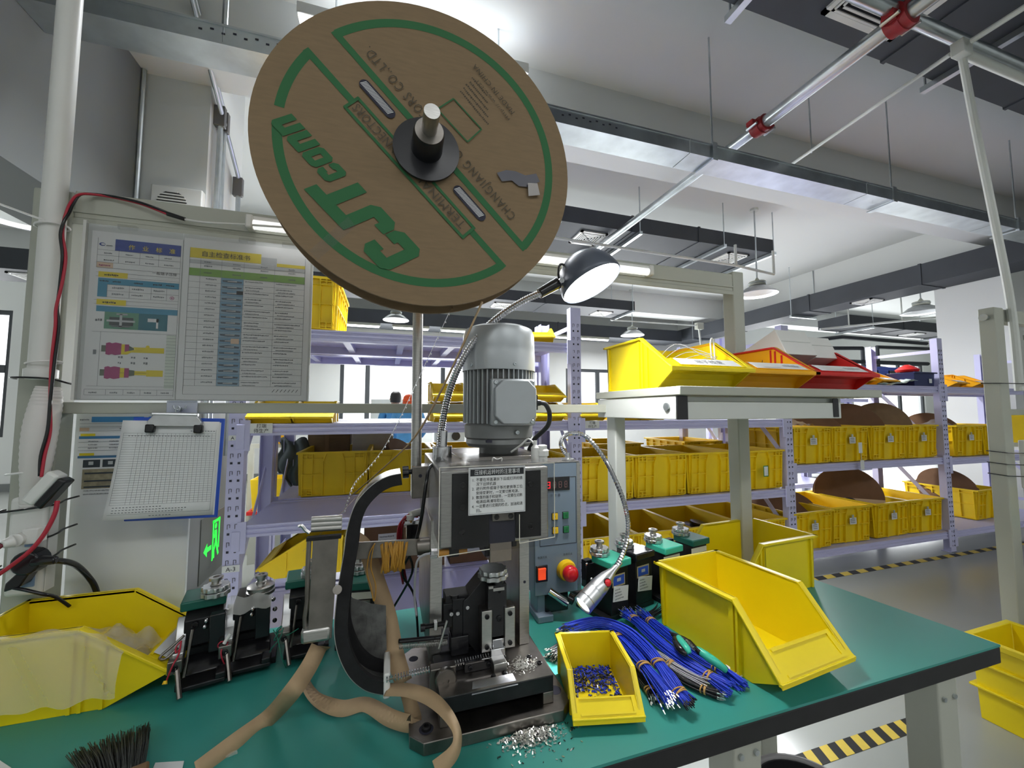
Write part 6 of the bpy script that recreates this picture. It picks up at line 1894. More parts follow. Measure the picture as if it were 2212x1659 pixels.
def scallop(r, n, z0, z1, o, axis=(0, 0, 1), depth=0.09):
    o, ax = Vector(o), Vector(axis).normalized()
    x, y = frame_for(ax)
    m = n * 4
    prof = []
    for i in range(m):
        a = 2 * pi * i / m
        k = i % 4
        rr_ = r * (1.0 if k in (0, 1) else 1 - depth)
        prof.append((rr_ * cos(a), rr_ * sin(a)))
    return prof, o + ax * z0, x, y, ax, z1 - z0


def dials(parent, o, r=0.021, axis=(0, 0, 1), n=(10, 12), world=True):
    """two scalloped height dials with a knurled knob on top"""
    z = 0.0
    for k, q in enumerate(n):
        pr_, oo, x, y, ax, hh_ = scallop(r * (1.0 - 0.06 * k), q, z, z + 0.0085, o, axis)
        build(MB().prism(pr_, oo, x, y, ax, hh_), 'dial', ALU, parent, world=world, bev=0.0008, seg=1)
        z += 0.0095
    return z


zd = (0.212, 0.81, 0.988)
dials(t, (zd[0], zd[1] + 0.004, zd[2] - 0.004), 0.031)
# feed: block, levers, spring, track and terminal strip
q = MB()
qb(q, (0.133, 0.835, 0.94), (0.159, 0.835, 0.834), 0.04)
qb(q, (0.119, 0.84, 0.945), (0.173, 0.84, 0.917), 0.04)
qb(q, (0.115, 0.838, 0.932), (0.148, 0.838, 0.885), 0.03)
fb = build(q, 'feed_block', BLKOX, t, world=True, bev=0.0015)
q = MB()
qb(q, (0.129, 0.825, 0.871), (0.165, 0.825, 0.835), 0.03)
build(q, 'feed_arm', BLKGL, t, world=True, bev=0.0015)
build(MB().cyl((0.138, 0.845, 0.94), (0.138, 0.845, 0.946), 0.010, n=14), 'feed_knob', BLKOX, fb, world=True)
b = MB()
for p in ((0.163, 0.832, 0.923), (0.13, 0.832, 0.915), (0.143, 0.832, 0.914)):
    screw(b, p[0], p[1], p[2], 0.0042, 0.004)
build(b, 'screw', CHROME, fb, world=True, each=True)
build(MB().cyl((0.117, 0.8, 0.919), (0.101, 0.795, 0.872), 0.0022, n=8), 'lever_pin', STEEL, t, world=True)
build(MB().cyl((0.07, 0.82, 0.903), (0.116, 0.83, 0.899), 0.0045, n=10).cyl((0.069, 0.82, 0.902), (0.077, 0.82, 0.902), 0.007, n=12), 'adjust_screw', BLKOX, t, world=True)
q = MB()
qb(q, (0.094, 0.815, 0.912), (0.101, 0.815, 0.895), 0.01)
build(q, 'adjust_nut', CHROME, t, world=True, bev=0.001)
sp = MB()
A, B = Vector((0.028, 0.8, 0.886)), Vector((0.121, 0.82, 0.867))
x, y = frame_for(B - A)
sp.tube([A + (B - A) * (i / 260) + x * 0.005 * cos(i * 0.75) + y * 0.005 * sin(i * 0.75) for i in range(261)], 0.0006, 4)
build(sp, 'spring', STEEL, t, world=True, sm=180)
build(MB().cyl(A + Vector((0, 0, 0.009)), B + Vector((0, 0, 0.011)), 0.004, n=10), 'feed_rod', BLKGL, t, world=True)
q = MB()
build(MB().bx(0.095, 0.225, 0.800, 0.842, 0.8217, 0.834), 'feed_track', BLKOX, t, world=True, bev=0.001)
build(MB().bx(0.150, 0.232, 0.788, 0.800, 0.8217, 0.840), 'track_rail', BLKGL, t, world=True, bev=0.001)
build(MB().bx(0.152, 0.226, 0.7875, 0.790, 0.838, 0.8412), 'rail_edge', CHROME, t, world=True)
b = MB()
for x in (0.161, 0.197, 0.207):
    screw(b, x, 0.788, 0.8295, 0.0045, 0.0025)
build(b, 'bolt', BLKOX, t, world=True, each=True)
dk = MB()
p = (0.112, 0.77, 0.826)
dk.lathe([(0.019, 0), (0.0195, 0.001), (0.0195, 0.010), (0.018, 0.012), (0.006, 0.012), (0.006, 0.009)], (p[0], 0.782, p[2]), (0, -1, 0), 28)
build(dk, 'strip_roller', DSTEEL, t, world=True)
q = MB()
qb(q, (0.085, 0.784, 0.842), (0.133, 0.784, 0.79), 0.02)
build(q, 'roller_block', DSTEEL, t, world=True, bev=0.002)
# wire stop block and deflector plate
q = MB()
qb(q, (0.202, 0.765, 0.842), (0.228, 0.765, 0.813), 0.05)
sb = build(q, 'stop_block', STEEL, t, world=True, bev=0.0012)
b = MB()
for p in ((0.2, 0.762, 0.822), (0.223, 0.762, 0.823)):
    screw(b, p[0], p[1] + 0.001, p[2], 0.005, 0.006)
build(b, 'bolt', BLKOX, sb, world=True, each=True)
dA, dB, dC, dD = (0.153, 0.733, 0.817), (0.24, 0.733, 0.818), (0.235, 0.752, 0.827), (0.158, 0.752, 0.827)
vs = [Vector(v) for v in (dA, dB, dC, dD)]
build(MB().hexa(vs + [v + Vector((0, 0.0012, 0.0008)) for v in vs]), 'deflector_plate', mat('mirror_steel', (0.66, 0.68, 0.74), 0.2, 1.0), t, world=True, bev=0.0004)
an = MB()
qb(an, (0.202, 0.79, 0.855), (0.232, 0.79, 0.818), 0.02)
build(an, 'anvil', CHROME, t, world=True, bev=0.002)
# terminal chain on the track
tc = MB()
A, B = Vector((0.008, 0.795, 0.83)), Vector((0.204, 0.797, 0.837))
for i in range(40):
    p = A + (B - A) * (i / 39) + Vector((0, 0, 0.0015))
    tc.box(p + Vector((0, -0.002, 0.002)), (0.0016, 0.007, 0.004)).box(p + Vector((0, 0.004, 0.003)), (0.0022, 0.003, 0.006))
tc.bar(A + Vector((0, 0.004, 0)), B + Vector((0, 0.004, 0)), 0.004, 0.0006)
ts = thing('terminal_strip', 'chain of bright terminals running from the chute to the applicator', 'strip', tuple(A))
build(tc, 'chain', CHROME, ts, world=True, sm=0, kind='stuff')

# ================================================================== CONTROL BOX
t = thing('control_box', 'blue grey control box with a red digit display and emergency stop, beside the press', 'control box', (0.465, 1.10, 0.75))
k0, k1, kz0, kz1, ky = 0.392, 0.532, 0.815, 1.176, 1.055
cb = build(MB().bx(k0, k1, ky, ky + 0.10, kz0, kz1), 'case', CTRL, t, world=True, bev=0.003)
build(MB().bx(k1 - 0.010, k1 + 0.001, ky - 0.0015, ky, kz0 + 0.002, kz1 - 0.002).bx(k0, k1 + 0.001, ky - 0.001, ky + 0.1, kz1, kz1 + 0.0015), 'side_strip', STEEL, cb, world=True)
build(MB().bx(k0 + 0.012, k0 + 0.045, ky + 0.01, ky + 0.07, 0.751, kz0), 'stand', CTRL, t, world=True, bev=0.002)
build(MB().bx(k0 + 0.005, k0 + 0.05, ky - 0.015, ky + 0.09, 0.7505, 0.768), 'stand_foot', CTRL, t, world=True, bev=0.002)
f = MB()
fz0, fz1, fx0, fx1 = 0.948, 1.135, 0.408, 0.520
for a in ((fx0, fx1, fz1 - 0.0015, fz1), (fx0, fx1, fz0, fz0 + 0.0015), (fx0, fx0 + 0.0015, fz0, fz1), (fx1 - 0.0015, fx1, fz0, fz1)):
    f.bx(a[0], a[1], ky - 0.0006, ky, a[2], a[3])
build(f, 'panel_outline', INK, cb, world=True)
# display
ds = MB()
qb(ds, (0.408, 1.053, 1.136), (0.5, 1.053, 1.098), 0.002)
dsp = build(ds, 'display', BLKGL, cb, world=True, bev=0.001)
qx = Vector((0.5, 1.052, 1.098))


def digit(mb, o, w, h, segs, th=0.0016):
    g = {'a': (0, w, h - th, h), 'd': (0, w, 0, th), 'g': (0, w, h / 2 - th / 2, h / 2 + th / 2), 'f': (0, th, h / 2, h), 'b': (w - th, w, h / 2, h), 'e': (0, th, 0, h / 2), 'c': (w - th, w, 0, h / 2)}
    for q in segs:
        a, b, c, d = g[q]
        mb.bx(o[0] + a, o[0] + b, o[1] - 0.0003, o[1], o[2] + c, o[2] + d)


on, off = MB(), MB()
for k in range(4):
    o = (qx.x - 0.017 - 0.0175 * k, 1.0528, qx.z + 0.0075)
    if k == 3:
        digit(on, o, 0.009, 0.018, 'abcdfg')
    else:
        digit(off, o, 0.009, 0.018, 'abcdefg')
build(on, 'lit_digit', LEDR, dsp, world=True, sm=0)
build(off, 'unlit_digit', LEDOFF, dsp, world=True, sm=0)
lettering([('计数器', 0, 0, 0.0088, 'CENTER', 1.6)], tuple((0.455, 1.054, 1.082)), (1, 0, 0), (0, 0, 1), cb, INK)
for (cx_, cy_), m_, lb in (((0, 0), BTNY, 'yellow push button'), ((1, 0), BTNG, 'green push button'), ((0, 1), BTNY, 'yellow push button'), ((1, 1), BTNG, 'green push button')):
    p = Vector((((0.453, 1.054, 1.027), (0.486, 1.054, 1.028))[cx_])[0:3])
    p2 = Vector((((0.454, 1.054, 0.989), (0.487, 1.054, 0.989))[cx_])[0:3])
    p = p2 if cy_ else p
    build(MB().bx(p.x - 0.0095, p.x + 0.0095, p.y - 0.001, p.y + 0.001, p.z - 0.010, p.z + 0.010), 'button_frame', INK, cb, world=True, bev=0.0008)
    o = build(MB().bx(p.x - 0.0083, p.x + 0.0083, p.y - 0.004, p.y, p.z - 0.0088, p.z + 0.0088), 'button', m_, cb, world=True, bev=0.001, label=lb)
    lettering([('工' if m_ is BTNY else '设', 0, -0.002, 0.006, 'CENTER')], p + Vector((0, -0.0042, 0)), (1, 0, 0), (0, 0, 1), o, INK)
lettering([('电源开关', 0, 0, 0.0072, 'CENTER', 1.0)], tuple((0.415, 1.054, 0.916)), (1, 0, 0), (0, 0, 1), cb, INK)
lettering([('急停开关', 0, 0, 0.0072, 'CENTER', 1.0)], tuple((0.492, 1.054, 0.917)), (1, 0, 0), (0, 0, 1), cb, INK)
p = Vector((0.413, 1.054, 0.877))
sw = build(MB().bx(p.x - 0.017, p.x + 0.017, p.y - 0.003, p.y + 0.001, p.z - 0.023, p.z + 0.021), 'power_switch', BLKGL, cb, world=True, bev=0.001)
build(MB().prism([(-0.016, 0), (0.015, 0), (0.015, -0.007), (0.004, -0.004), (-0.016, -0.0045)], (p.x - 0.012, p.y - 0.003, p.z), (0, 0, 1), (0, 1, 0), (1, 0, 0), 0.022), 'rocker', ORNG, sw, world=True, bev=0.001, label='lit orange rocker')
p = Vector((0.486, 1.054, 0.878))
es = build(MB().lathe([(0.0285, 0), (0.0285, 0.006), (0.025, 0.016), (0.016, 0.017)], p, (0, -1, 0), 32), 'emergency_collar', BTNY, cb, world=True)
build(MB().lathe([(0.013, 0.014), (0.013, 0.022), (0.0215, 0.024), (0.0222, 0.032), (0.019, 0.040), (0.010, 0.044), (0, 0.0445)], p, (0, -1, 0), 32, cap1=False), 'stop_button', BTNR, es, world=True, sm=60, label='red mushroom stop button')
cl_ = MB()
qb(cl_, (0.426, 1.06, 0.831), (0.496, 1.06, 0.764), 0.05)
build(MB().cyl((0.433, 1.05, 0.829), (0.479, 1.03, 0.797), 0.008, n=12).cyl((0.433, 1.05, 0.829), (0.474, 1.032, 0.801), 0.0105, n=12), 'clamp_arm', CHROME, t, world=True)
build(cl_, 'clamp', BLKGL, t, world=True, bev=0.004)
build(MB().cyl((0.487, 1.04, 0.809), (0.498, 1.03, 0.804), 0.014, n=14), 'clamp_knob', BLKGL, t, world=True)

# goose-neck torch on the control box
t = thing('torch_lamp', 'small silver goose neck torch with a red button, bending over the applicators', 'lamp', (0.511, 1.09, 1.178))
bq = Vector((0.511, 1.09, 1.178))
build(MB().lathe([(0.019, 0), (0.019, 0.003), (0.008, 0.006), (0.007, 0.02)], bq, n=20), 'base', ALU, t, world=True)
nk = smooth_path([tuple(bq + Vector((0, 0, 0.01))), (0.49, 1.09, 1.221), (0.495, 1.08, 1.247), (0.518, 1.06, 1.257), (0.547, 1.03, 1.245), (0.581, 1, 1.19), (0.605, 0.97, 1.117), (0.615, 0.95, 1.059), (0.608, 0.93, 1.011), (0.585, 0.92, 0.957), (0.553, 0.915, 0.92)], 16)
build(MB().tube(nk, [0.0068 if i % 2 else 0.0054 for i in range(len(nk))], 10), 'goose_neck', CHROME, t, world=True, sm=30)
A, B = Vector((0.56, 0.915, 0.926)), Vector((0.45, 0.885, 0.862))
L_ = (B - A).length
ax = (B - A).normalized()
hd_ = build(MB().lathe([(0.006, -0.02), (0.0075, 0.0), (0.008, L_ * 0.08), (0.017, L_ * 0.28), (0.0215, L_ * 0.48), (0.0225, L_ * 0.62), (0.0222, L_ * 0.63), (0.0222, L_ * 0.64), (0.023, L_ * 0.65), (0.0235, L_ * 0.86), (0.0225, L_ * 0.87), (0.0235, L_ * 0.88), (0.0235, L_ * 1.0), (0.021, L_ * 1.0), (0.018, L_ * 0.97)], A, ax, 32), 'head', ALU, t, world=True, sm=25)
fwd = Vector((0, -1, 0.25))
fwd = (fwd - ax * fwd.dot(ax)).normalized()
p = A + ax * L_ * 0.40 + fwd * 0.0185
build(MB().cyl(p - fwd * 0.004, p + fwd * 0.002, 0.0105, n=20), 'button_ring', BLKGL, hd_, world=True)
build(MB().lathe([(0.0082, 0), (0.0082, 0.003), (0.006, 0.0045), (0, 0.0048)], p + fwd * 0.001, fwd, 20, cap1=False), 'button', BTNR, hd_, world=True, label='red push button')
build(MB().cyl(B - ax * 0.004, B - ax * 0.003, 0.019, n=24), 'lens', mat('lit_lens', (1, 1, 0.97), 0.3, emit=6.0), hd_, world=True)
sl_ = bpy.data.lights.new('torch_light', 'SPOT')
sl_.energy, sl_.spot_size, sl_.spot_blend, sl_.shadow_soft_size = 4.5, rad(70), 0.5, 0.015
so = bpy.data.objects.new('torch_light', sl_)
so.location = B + ax * 0.004
so.rotation_euler = ax.to_track_quat('-Z', 'Y').to_euler()
so['kind'] = 'helper'
COL.objects.link(so)

# ================================================================== WORK LAMP
t = thing('work_lamp', 'lit grey work lamp on a chrome goose neck rising from the press', 'lamp', (0.115, 0.93, 1.214))
build(MB().cyl((0.118, 0.905, 1.2136), (0.118, 0.905, 1.2445), 0.0215, n=28), 'base', CHROME, t, world=True, bev=0.0015)
p = (0.106, 0.884, 1.217)
build(MB().cyl(p, (p[0], p[1] - 0.006, p[2]), 0.005, n=12), 'lock_screw', BLKGL, t, world=True)
nk = [(0.118, 0.905, 1.244), (0.112, 0.905, 1.238), (0.115, 0.905, 1.279), (0.122, 0.905, 1.325), (0.134, 0.905, 1.373), (0.152, 0.905, 1.421), (0.179, 0.905, 1.47), (0.212, 0.905, 1.513), (0.257, 0.905, 1.554), (0.31, 0.905, 1.59), (0.358, 0.905, 1.615)]
nk = smooth_path(nk, 18)
build(MB().tube(nk, [0.0090 if i % 2 else 0.0070 for i in range(len(nk))], 12), 'goose_neck', CHROME, t, world=True, sm=30)
build(MB().cyl((0.118, 0.905, 1.244), (0.119, 0.905, 1.278), 0.0105, n=16), 'neck_sleeve', CHROME, t, world=True)
jA, jB = Vector((0.352, 0.905, 1.612)), Vector((0.402, 0.905, 1.643))
jn = build(MB().cyl(jA, jB, 0.0125, 0.0145, 16), 'joint', BLKGL, t, world=True, bev=0.001)
# head: dome whose open face looks down and towards the viewer's left
L0, L1 = Vector((0.421, 0.9, 1.619)), Vector((0.569, 0.9, 1.675))
ctr = (L0 + L1) / 2
rim = (L1 - L0).length / 2
upv = Vector((-0.32, 0.16, 0.93)).normalized()
lx = (L1 - L0).normalized()
nrm = (upv - lx * upv.dot(lx)).normalized()
nrm = (nrm + Vector((0, 0.18, 0))).normalized()
dome = build(MB().lathe([(rim * 1.0, 0.0), (rim * 1.03, 0.004), (rim * 1.03, rim * 0.16), (rim * 0.95, rim * 0.50), (rim * 0.78, rim * 0.80), (rim * 0.52, rim * 1.02), (rim * 0.22, rim * 1.12), (0, rim * 1.14)], ctr, nrm, 44, cap0=False, cap1=False), 'shade', mat('lamp_grey', s2l(92, 98, 110), 0.32, 0.1), t, world=True, sm=60)
build(MB().cyl(ctr + nrm * 0.003, ctr + nrm * 0.005, rim * 0.985, n=44), 'lit_face', LITB, dome, world=True)
build(MB().tube(smooth_path([tuple(jB + Vector((0.004, 0, 0.008))), (0.401, 0.9, 1.667), (0.404, 0.9, 1.685), (0.411, 0.9, 1.691), (0.424, 0.9, 1.687)], 5), 0.003, 8), 'cable_loop', BLKGL, t, world=True, sm=180)
b = MB()
b.cyl(jB + Vector((0, -0.012, 0)), jB + Vector((0, -0.024, 0)), 0.007, n=8).cyl(jB, jB + Vector((0.012, 0, 0.004)), 0.009, n=10)
build(b, 'wing_screw', CHROME, jn, world=True)
wl = bpy.data.lights.new('work_lamp_light', 'SPOT')
wl.energy, wl.spot_size, wl.spot_blend, wl.shadow_soft_size = 16, rad(150), 0.4, 0.05
wo = bpy.data.objects.new('work_lamp_light', wl)
wo.location = ctr - nrm * 0.01
wo.rotation_euler = (-nrm).to_track_quat('-Z', 'Y').to_euler()
wo['kind'] = 'helper'
COL.objects.link(wo)

# ================================================================== REEL AND STAND
RCX, RCZ, RY, RR = 0.0646, 1.850, 0.80, 0.317
t = thing('reel_stand', 'steel pole stand clamped to the press, its shaft carrying the cardboard reel', 'stand', (0.066, 1.0, 1.1))
build(MB().cyl((0.068, 1.0, 1.12), (0.066, 1.0, 1.90), 0.0125, n=20), 'pole', STEEL, t, world=True)
q = MB()
qb(q, (0.057, 0.972, 1.192), (0.106, 0.972, 1.118), 0.055)
cb_ = build(q, 'clamp_block', DSTEEL, t, world=True, bev=0.002)
p = (0.076, 0.972, 1.17)
build(MB().cyl(p, (p[0], p[1] - 0.0006, p[2]), 0.004, n=12), 'bolt_hole', LAVD, cb_, world=True, each=True)
kA, kB = Vector((0.063, 0.985, 1.179)), Vector((0.036, 0.985, 1.178))
pr_, oo, x, y, ax_, hh_ = scallop(0.0145, 8, 0, 0.014, kB, (kA - kB), 0.12)
build(MB().prism(pr_, oo, x, y, ax_, hh_), 'knob', BLKGL, cb_, world=True, bev=0.001)
build(MB().cyl(kA, kB, 0.006, n=12), 'knob_stem', BLKOX, cb_, world=True)
build(MB().cyl((RCX, 1.03, RCZ), (RCX, 0.686, RCZ + 0.004), 0.0145, n=20), 'shaft', STEEL, t, world=True)
build(MB().bx(RCX - 0.02, RCX + 0.022, 0.975, 1.02, RCZ - 0.025, RCZ + 0.025), 'shaft_block', DSTEEL, t, world=True, bev=0.002)
hub = build(MB().lathe([(0.066, 0), (0.066, 0.006), (0.031, 0.008), (0.029, 0.054), (0.027, 0.058), (0.0150, 0.058)], (RCX, RY - 0.007, RCZ), (0, -1, 0.012), 44), 'hub', mat('black_hub', (0.014, 0.014, 0.018), 0.3, var=0.1), t, world=True, sm=30)
build(MB().lathe([(0.0268, 0.0583), (0.0268, 0.060), (0.0185, 0.060)], (RCX, RY - 0.007, RCZ), (0, -1, 0.012), 32), 'collar_ring', DSTEEL, hub, world=True)

t = reel = thing('cardboard_reel', 'big cardboard terminal reel with green print hanging above the press', 'reel', (RCX, RY, RCZ))
fl_ = build(MB().cyl((RCX, RY, RCZ), (RCX, RY + 0.006, RCZ), RR, n=96), 'flange', CARD, t, world=True, sm=30)
build(MB().cyl((RCX, RY + 0.066, RCZ), (RCX, RY + 0.072, RCZ), RR, n=96), 'flange', CARD, t, world=True, sm=30)
build(MB().cyl((RCX, RY + 0.0062, RCZ), (RCX, RY + 0.0658, RCZ), 0.26, n=64), 'wound_strip', CARDE, t, world=True, sm=30)
RU, RV = Vector((-0.7118, 0, 0.7023)), Vector((-0.7023, 0, -0.7118))
O_ = Vector((RCX, RY, RCZ))
s = Sheet(O_, RU, RV, 0.0004)


def arc_band(a0, a1, r0, r1, m, n=40):
    for k in range(n):
        p, q = a0 + (a1 - a0) * k / n, a0 + (a1 - a0) * (k + 1) / n
        s.poly([(r0 * cos(p), r0 * sin(p)), (r1 * cos(p), r1 * sin(p)), (r1 * cos(q), r1 * sin(q)), (r0 * cos(q), r0 * sin(q))][::-1] if a1 < a0 else [(r0 * cos(p), r0 * sin(p)), (r1 * cos(p), r1 * sin(p)), (r1 * cos(q), r1 * sin(q)), (r0 * cos(q), r0 * sin(q))], m)


def seg_line(p, q, th, m, lay=2):
    p, q = Vector(p), Vector(q)
    d = (q - p).normalized()
    n = Vector((-d.y, d.x)) * th / 2
    s.poly([tuple(p - n), tuple(q - n), tuple(q + n), tuple(p + n)], m, lay)


ri, ro_ = 0.262, 0.279
v1, v2 = 0.046, -0.024
arc_band(math.asin(v1 / ri), rad(37), ri, ro_, PRGREEN)
arc_band(rad(44), pi - math.asin(v1 / ri), ri, ro_, PRGREEN)
arc_band(pi + math.asin(-v2 / ri), 2 * pi - math.asin(-v2 / ri), ri, ro_, PRGREEN, 60)
seg_line((ro_ * 0.985, v1), (0.152, v1), 0.0135, PRGREEN)
seg_line((-0.172, v1 - 0.004), (-ro_ * 0.985, v1 - 0.004), 0.0135, PRGREEN)
seg_line((ro_ * 0.99, v2), (-ro_ * 0.99, v2), 0.0135, PRGREEN)
SL_ = 0
for p, q in (((0.155, 0.033), (-0.175, 0.033)), ((0.155, 0.066), (-0.175, 0.066)), ((0.153, 0.031), (0.153, 0.068)), ((-0.173, 0.031), (-0.173, 0.068))):
    SL_ += 1
    seg_line(p, q, 0.006, PRGREEN, 3 + SL_)
for p, q in (((0.050, -0.130), (-0.028, -0.134)), ((0.053, -0.084), (-0.033, -0.088)), ((0.051, -0.13), (0.053, -0.084)), ((-0.03, -0.134), (-0.033, -0.088))):
    SL_ += 1
    seg_line(p, q, 0.003, PRGREEN, SL_)
for k in range(5):
    s.scribble(-0.03 + 0.012 * k, -0.158 - 0.011 * k, 0.085 - 0.01 * k, 0.0055, PRBROWN, 1)
s.done('green_print', fl_)
q = Sheet(O_, RU, RV, 0.0020)


def block(ch, u0, v0, w, h, t, c):
    sh = lambda pts: [(u0 + a + 0.24 * b, v0 + b) for a, b in pts]
    if ch in 'Cc':
        q.poly(sh([(c, 0), (w - c, 0), (w, c), (w, .37 * h), (w - t, .37 * h), (w - t, t), (t, t), (t, h - t), (w - t, h - t), (w - t, .63 * h), (w, .63 * h), (w, h - c), (w - c, h), (c, h), (0, h - c), (0, c)]), PRGREEN)
    elif ch == 'J':
        q.poly(sh([(c, 0), (w - c, 0), (w, c), (w, h), (w - t, h), (w - t, t), (t, t), (t, .40 * h), (0, .40 * h), (0, c)]), PRGREEN)
    elif ch == 'T':
        q.poly(sh([(w / 2 - t / 2, 0), (w / 2 + t / 2, 0), (w / 2 + t / 2, h - t), (w, h - t), (w, h), (0, h), (0, h - t), (w / 2 - t / 2, h - t)]), PRGREEN)
    elif ch == 'o':
        q.poly(sh([(c, 0), (w - c, 0), (w, c), (w, h / 2), (w - t, h / 2), (w - t, t), (t, t), (t, h / 2), (0, h / 2), (0, c)]), PRGREEN)
        q.poly(sh([(0, h / 2), (t, h / 2), (t, h - t), (w - t, h - t), (w - t, h / 2), (w, h / 2), (w, h - c), (w - c, h), (c, h), (0, h - c)]), PRGREEN)
    else:
        q.poly(sh([(0, 0), (t, 0), (t, h - t), (w - t, h - t), (w - t, 0), (w, 0), (w, h - c), (w - c, h), (0, h)]), PRGREEN)


for ch, u0, v0, w, h, t_, c in (('C', -0.148, 0.152, 0.066, 0.086, 0.024, 0.012), ('J', -0.080, 0.152, 0.062, 0.086, 0.024, 0.012), ('T', -0.018, 0.152, 0.074, 0.086, 0.024, 0.0),
                                ('c', 0.052, 0.155, 0.031, 0.042, 0.0125, 0.006), ('o', 0.086, 0.155, 0.034, 0.042, 0.0125, 0.006), ('n', 0.123, 0.155, 0.034, 0.042, 0.0135, 0.006), ('n', 0.160, 0.155, 0.034, 0.042, 0.0135, 0.006)):
    block(ch, u0, v0, w, h, t_, c)
q.done('green_lettering', fl_)
lettering([('TERMINALS', -0.158, 0.0405, 0.0255, 'LEFT', 1.1, 0.142), ('CONNECTORS', 0.002, 0.0405, 0.0255, 'LEFT', 1.1, 0.142), ('CHANGJIANG CONNECTORS CO.,LTD.', -0.212, -0.061, 0.028, 'LEFT', 1.2, 0.43),
           ('MADE IN CHINA', -0.045, -0.226, 0.0165, 'LEFT', 1.1, 0.125), ('Http:// www.c21', -0.05, -0.205, 0.010, 'LEFT', 1.1, 0.10)], O_ + Vector((0, -0.0026, 0)), RU, RV, fl_, PRBROWN)
# hand slots showing the striped paper edges behind
for uc in (0.1325, -0.130):
    n_ = 12
    pts = [(uc + 0.034 + 0.0105 * cos(-pi / 2 + pi * k / n_), 0.003 + 0.0105 * sin(-pi / 2 + pi * k / n_)) for k in range(n_ + 1)] + [(uc - 0.034 + 0.0105 * cos(pi / 2 + pi * k / n_), 0.003 + 0.0105 * sin(pi / 2 + pi * k / n_)) for k in range(n_ + 1)]
    q = Sheet(O_, RU, RV, 0.0024)
    q.poly(pts, LAVD)
    sl2 = q.done('hand_slot', fl_)
    q = Sheet(O_, RU, RV, 0.0028)
    for k in range(26):
        a = uc - 0.037 + k * 0.0029
        q.poly([(a, -0.006 + 0.002), (a + 0.0015, -0.006 + 0.002), (a + 0.0055, 0.0085), (a + 0.004, 0.0085)], PAPER)
    build(q.mb, 'paper_edges', q.mats, fl_, world=True, sm=0)
# clear tape over the rim, black sticker scrap
q = Sheet(O_, RU, RV, 0.0032)
q.poly([(-0.030, 0.215), (-0.008, 0.213), (-0.014, 0.312), (-0.036, 0.312)], SLEEVE)
q.done('clear_tape', t)
q = Sheet(O_, RU, RV, 0.0036)
q.poly([(-0.118, -0.092), (-0.138, -0.088), (-0.150, -0.108), (-0.168, -0.112), (-0.182, -0.128), (-0.190, -0.160), (-0.172, -0.166), (-0.160, -0.142), (-0.140, -0.130), (-0.126, -0.114)], mat('dark_tape', s2l(58, 58, 72), 0.35))
q.poly([(-0.176, -0.132), (-0.198, -0.112), (-0.212, -0.136), (-0.190, -0.150)], mat('grey_tape', s2l(168, 162, 158), 0.4), 2)
build(q.mb, 'torn_tape', q.mats, t, world=True, sm=0)

# terminal strip and its paper leaving the reel
t = thing('terminal_chain', 'thin chain of terminals hanging from the reel down to the chute', 'strip', (0.127, 0.83, 1.541))
ch = smooth_path([(0.129, 0.835, 1.552), (0.096, 0.835, 1.475), (0.06, 0.835, 1.392), (0.027, 0.835, 1.316), (-0.005, 0.835, 1.252), (-0.035, 0.835, 1.211), (-0.057, 0.835, 1.187), (-0.069, 0.83, 1.158), (-0.076, 0.82, 1.131)], 10)
q = MB()
for i in range(len(ch) - 1):
    q.bar(ch[i], ch[i + 1], 0.0005, 0.0011)
    if i % 2 == 0:
        d = (ch[i + 1] - ch[i]).normalized()
        sd = Vector((d.z, 0, -d.x))
        q.box(ch[i] - sd * 0.002, (0.0018, 0.0018, 0.003))
build(q, 'chain', CHROME, t, world=True, sm=0, kind='stuff')
t = thing('paper_tape', 'kraft interleaf paper running from the reel straight down to the chute', 'tape', (0.191, 0.84, 1.558))
ch = [(0.194, 0.845, 1.563), (0.152, 0.845, 1.465), (0.098, 0.84, 1.349), (0.053, 0.84, 1.269), (-0.005, 0.84, 1.211), (-0.063, 0.835, 1.161)]
build(MB().strip(smooth_path(ch, 4), [Vector((0.0035, 0.007, 0.001))] * (len(ch) * 4 - 3), 0.0006), 'paper', KRAFT, t, world=True, sm=180)
build(MB().strip([(-0.029, 0.8, 1.191), (-0.075, 0.8, 1.14), (-0.138, 0.8, 1.076)], [Vector((0.0006, 0.0008, 0.0006))] * 3, 0.0004), 'paper_edge', KRAFT, t, world=True, sm=0)

# ================================================================== CHUTE, ARM, RUBBER BANDS
t = chute = thing('terminal_chute', 'curved black lined steel chute with a bracket arm at the left of the press', 'chute', (-0.08, 0.83, 0.95))
cen = [(0.026, 0.8, 1.204), (0, 0.8, 1.199), (-0.028, 0.8, 1.183), (-0.054, 0.8, 1.152), (-0.067, 0.8, 1.11), (-0.072, 0.8, 1.065), (-0.078, 0.8, 1.021), (-0.083, 0.8, 0.973), (-0.084, 0.8, 0.925), (-0.075, 0.8, 0.884), (-0.056, 0.8, 0.845), (-0.028, 0.8, 0.817), (0.004, 0.8, 0.803)]
cen = smooth_path(cen, 5)


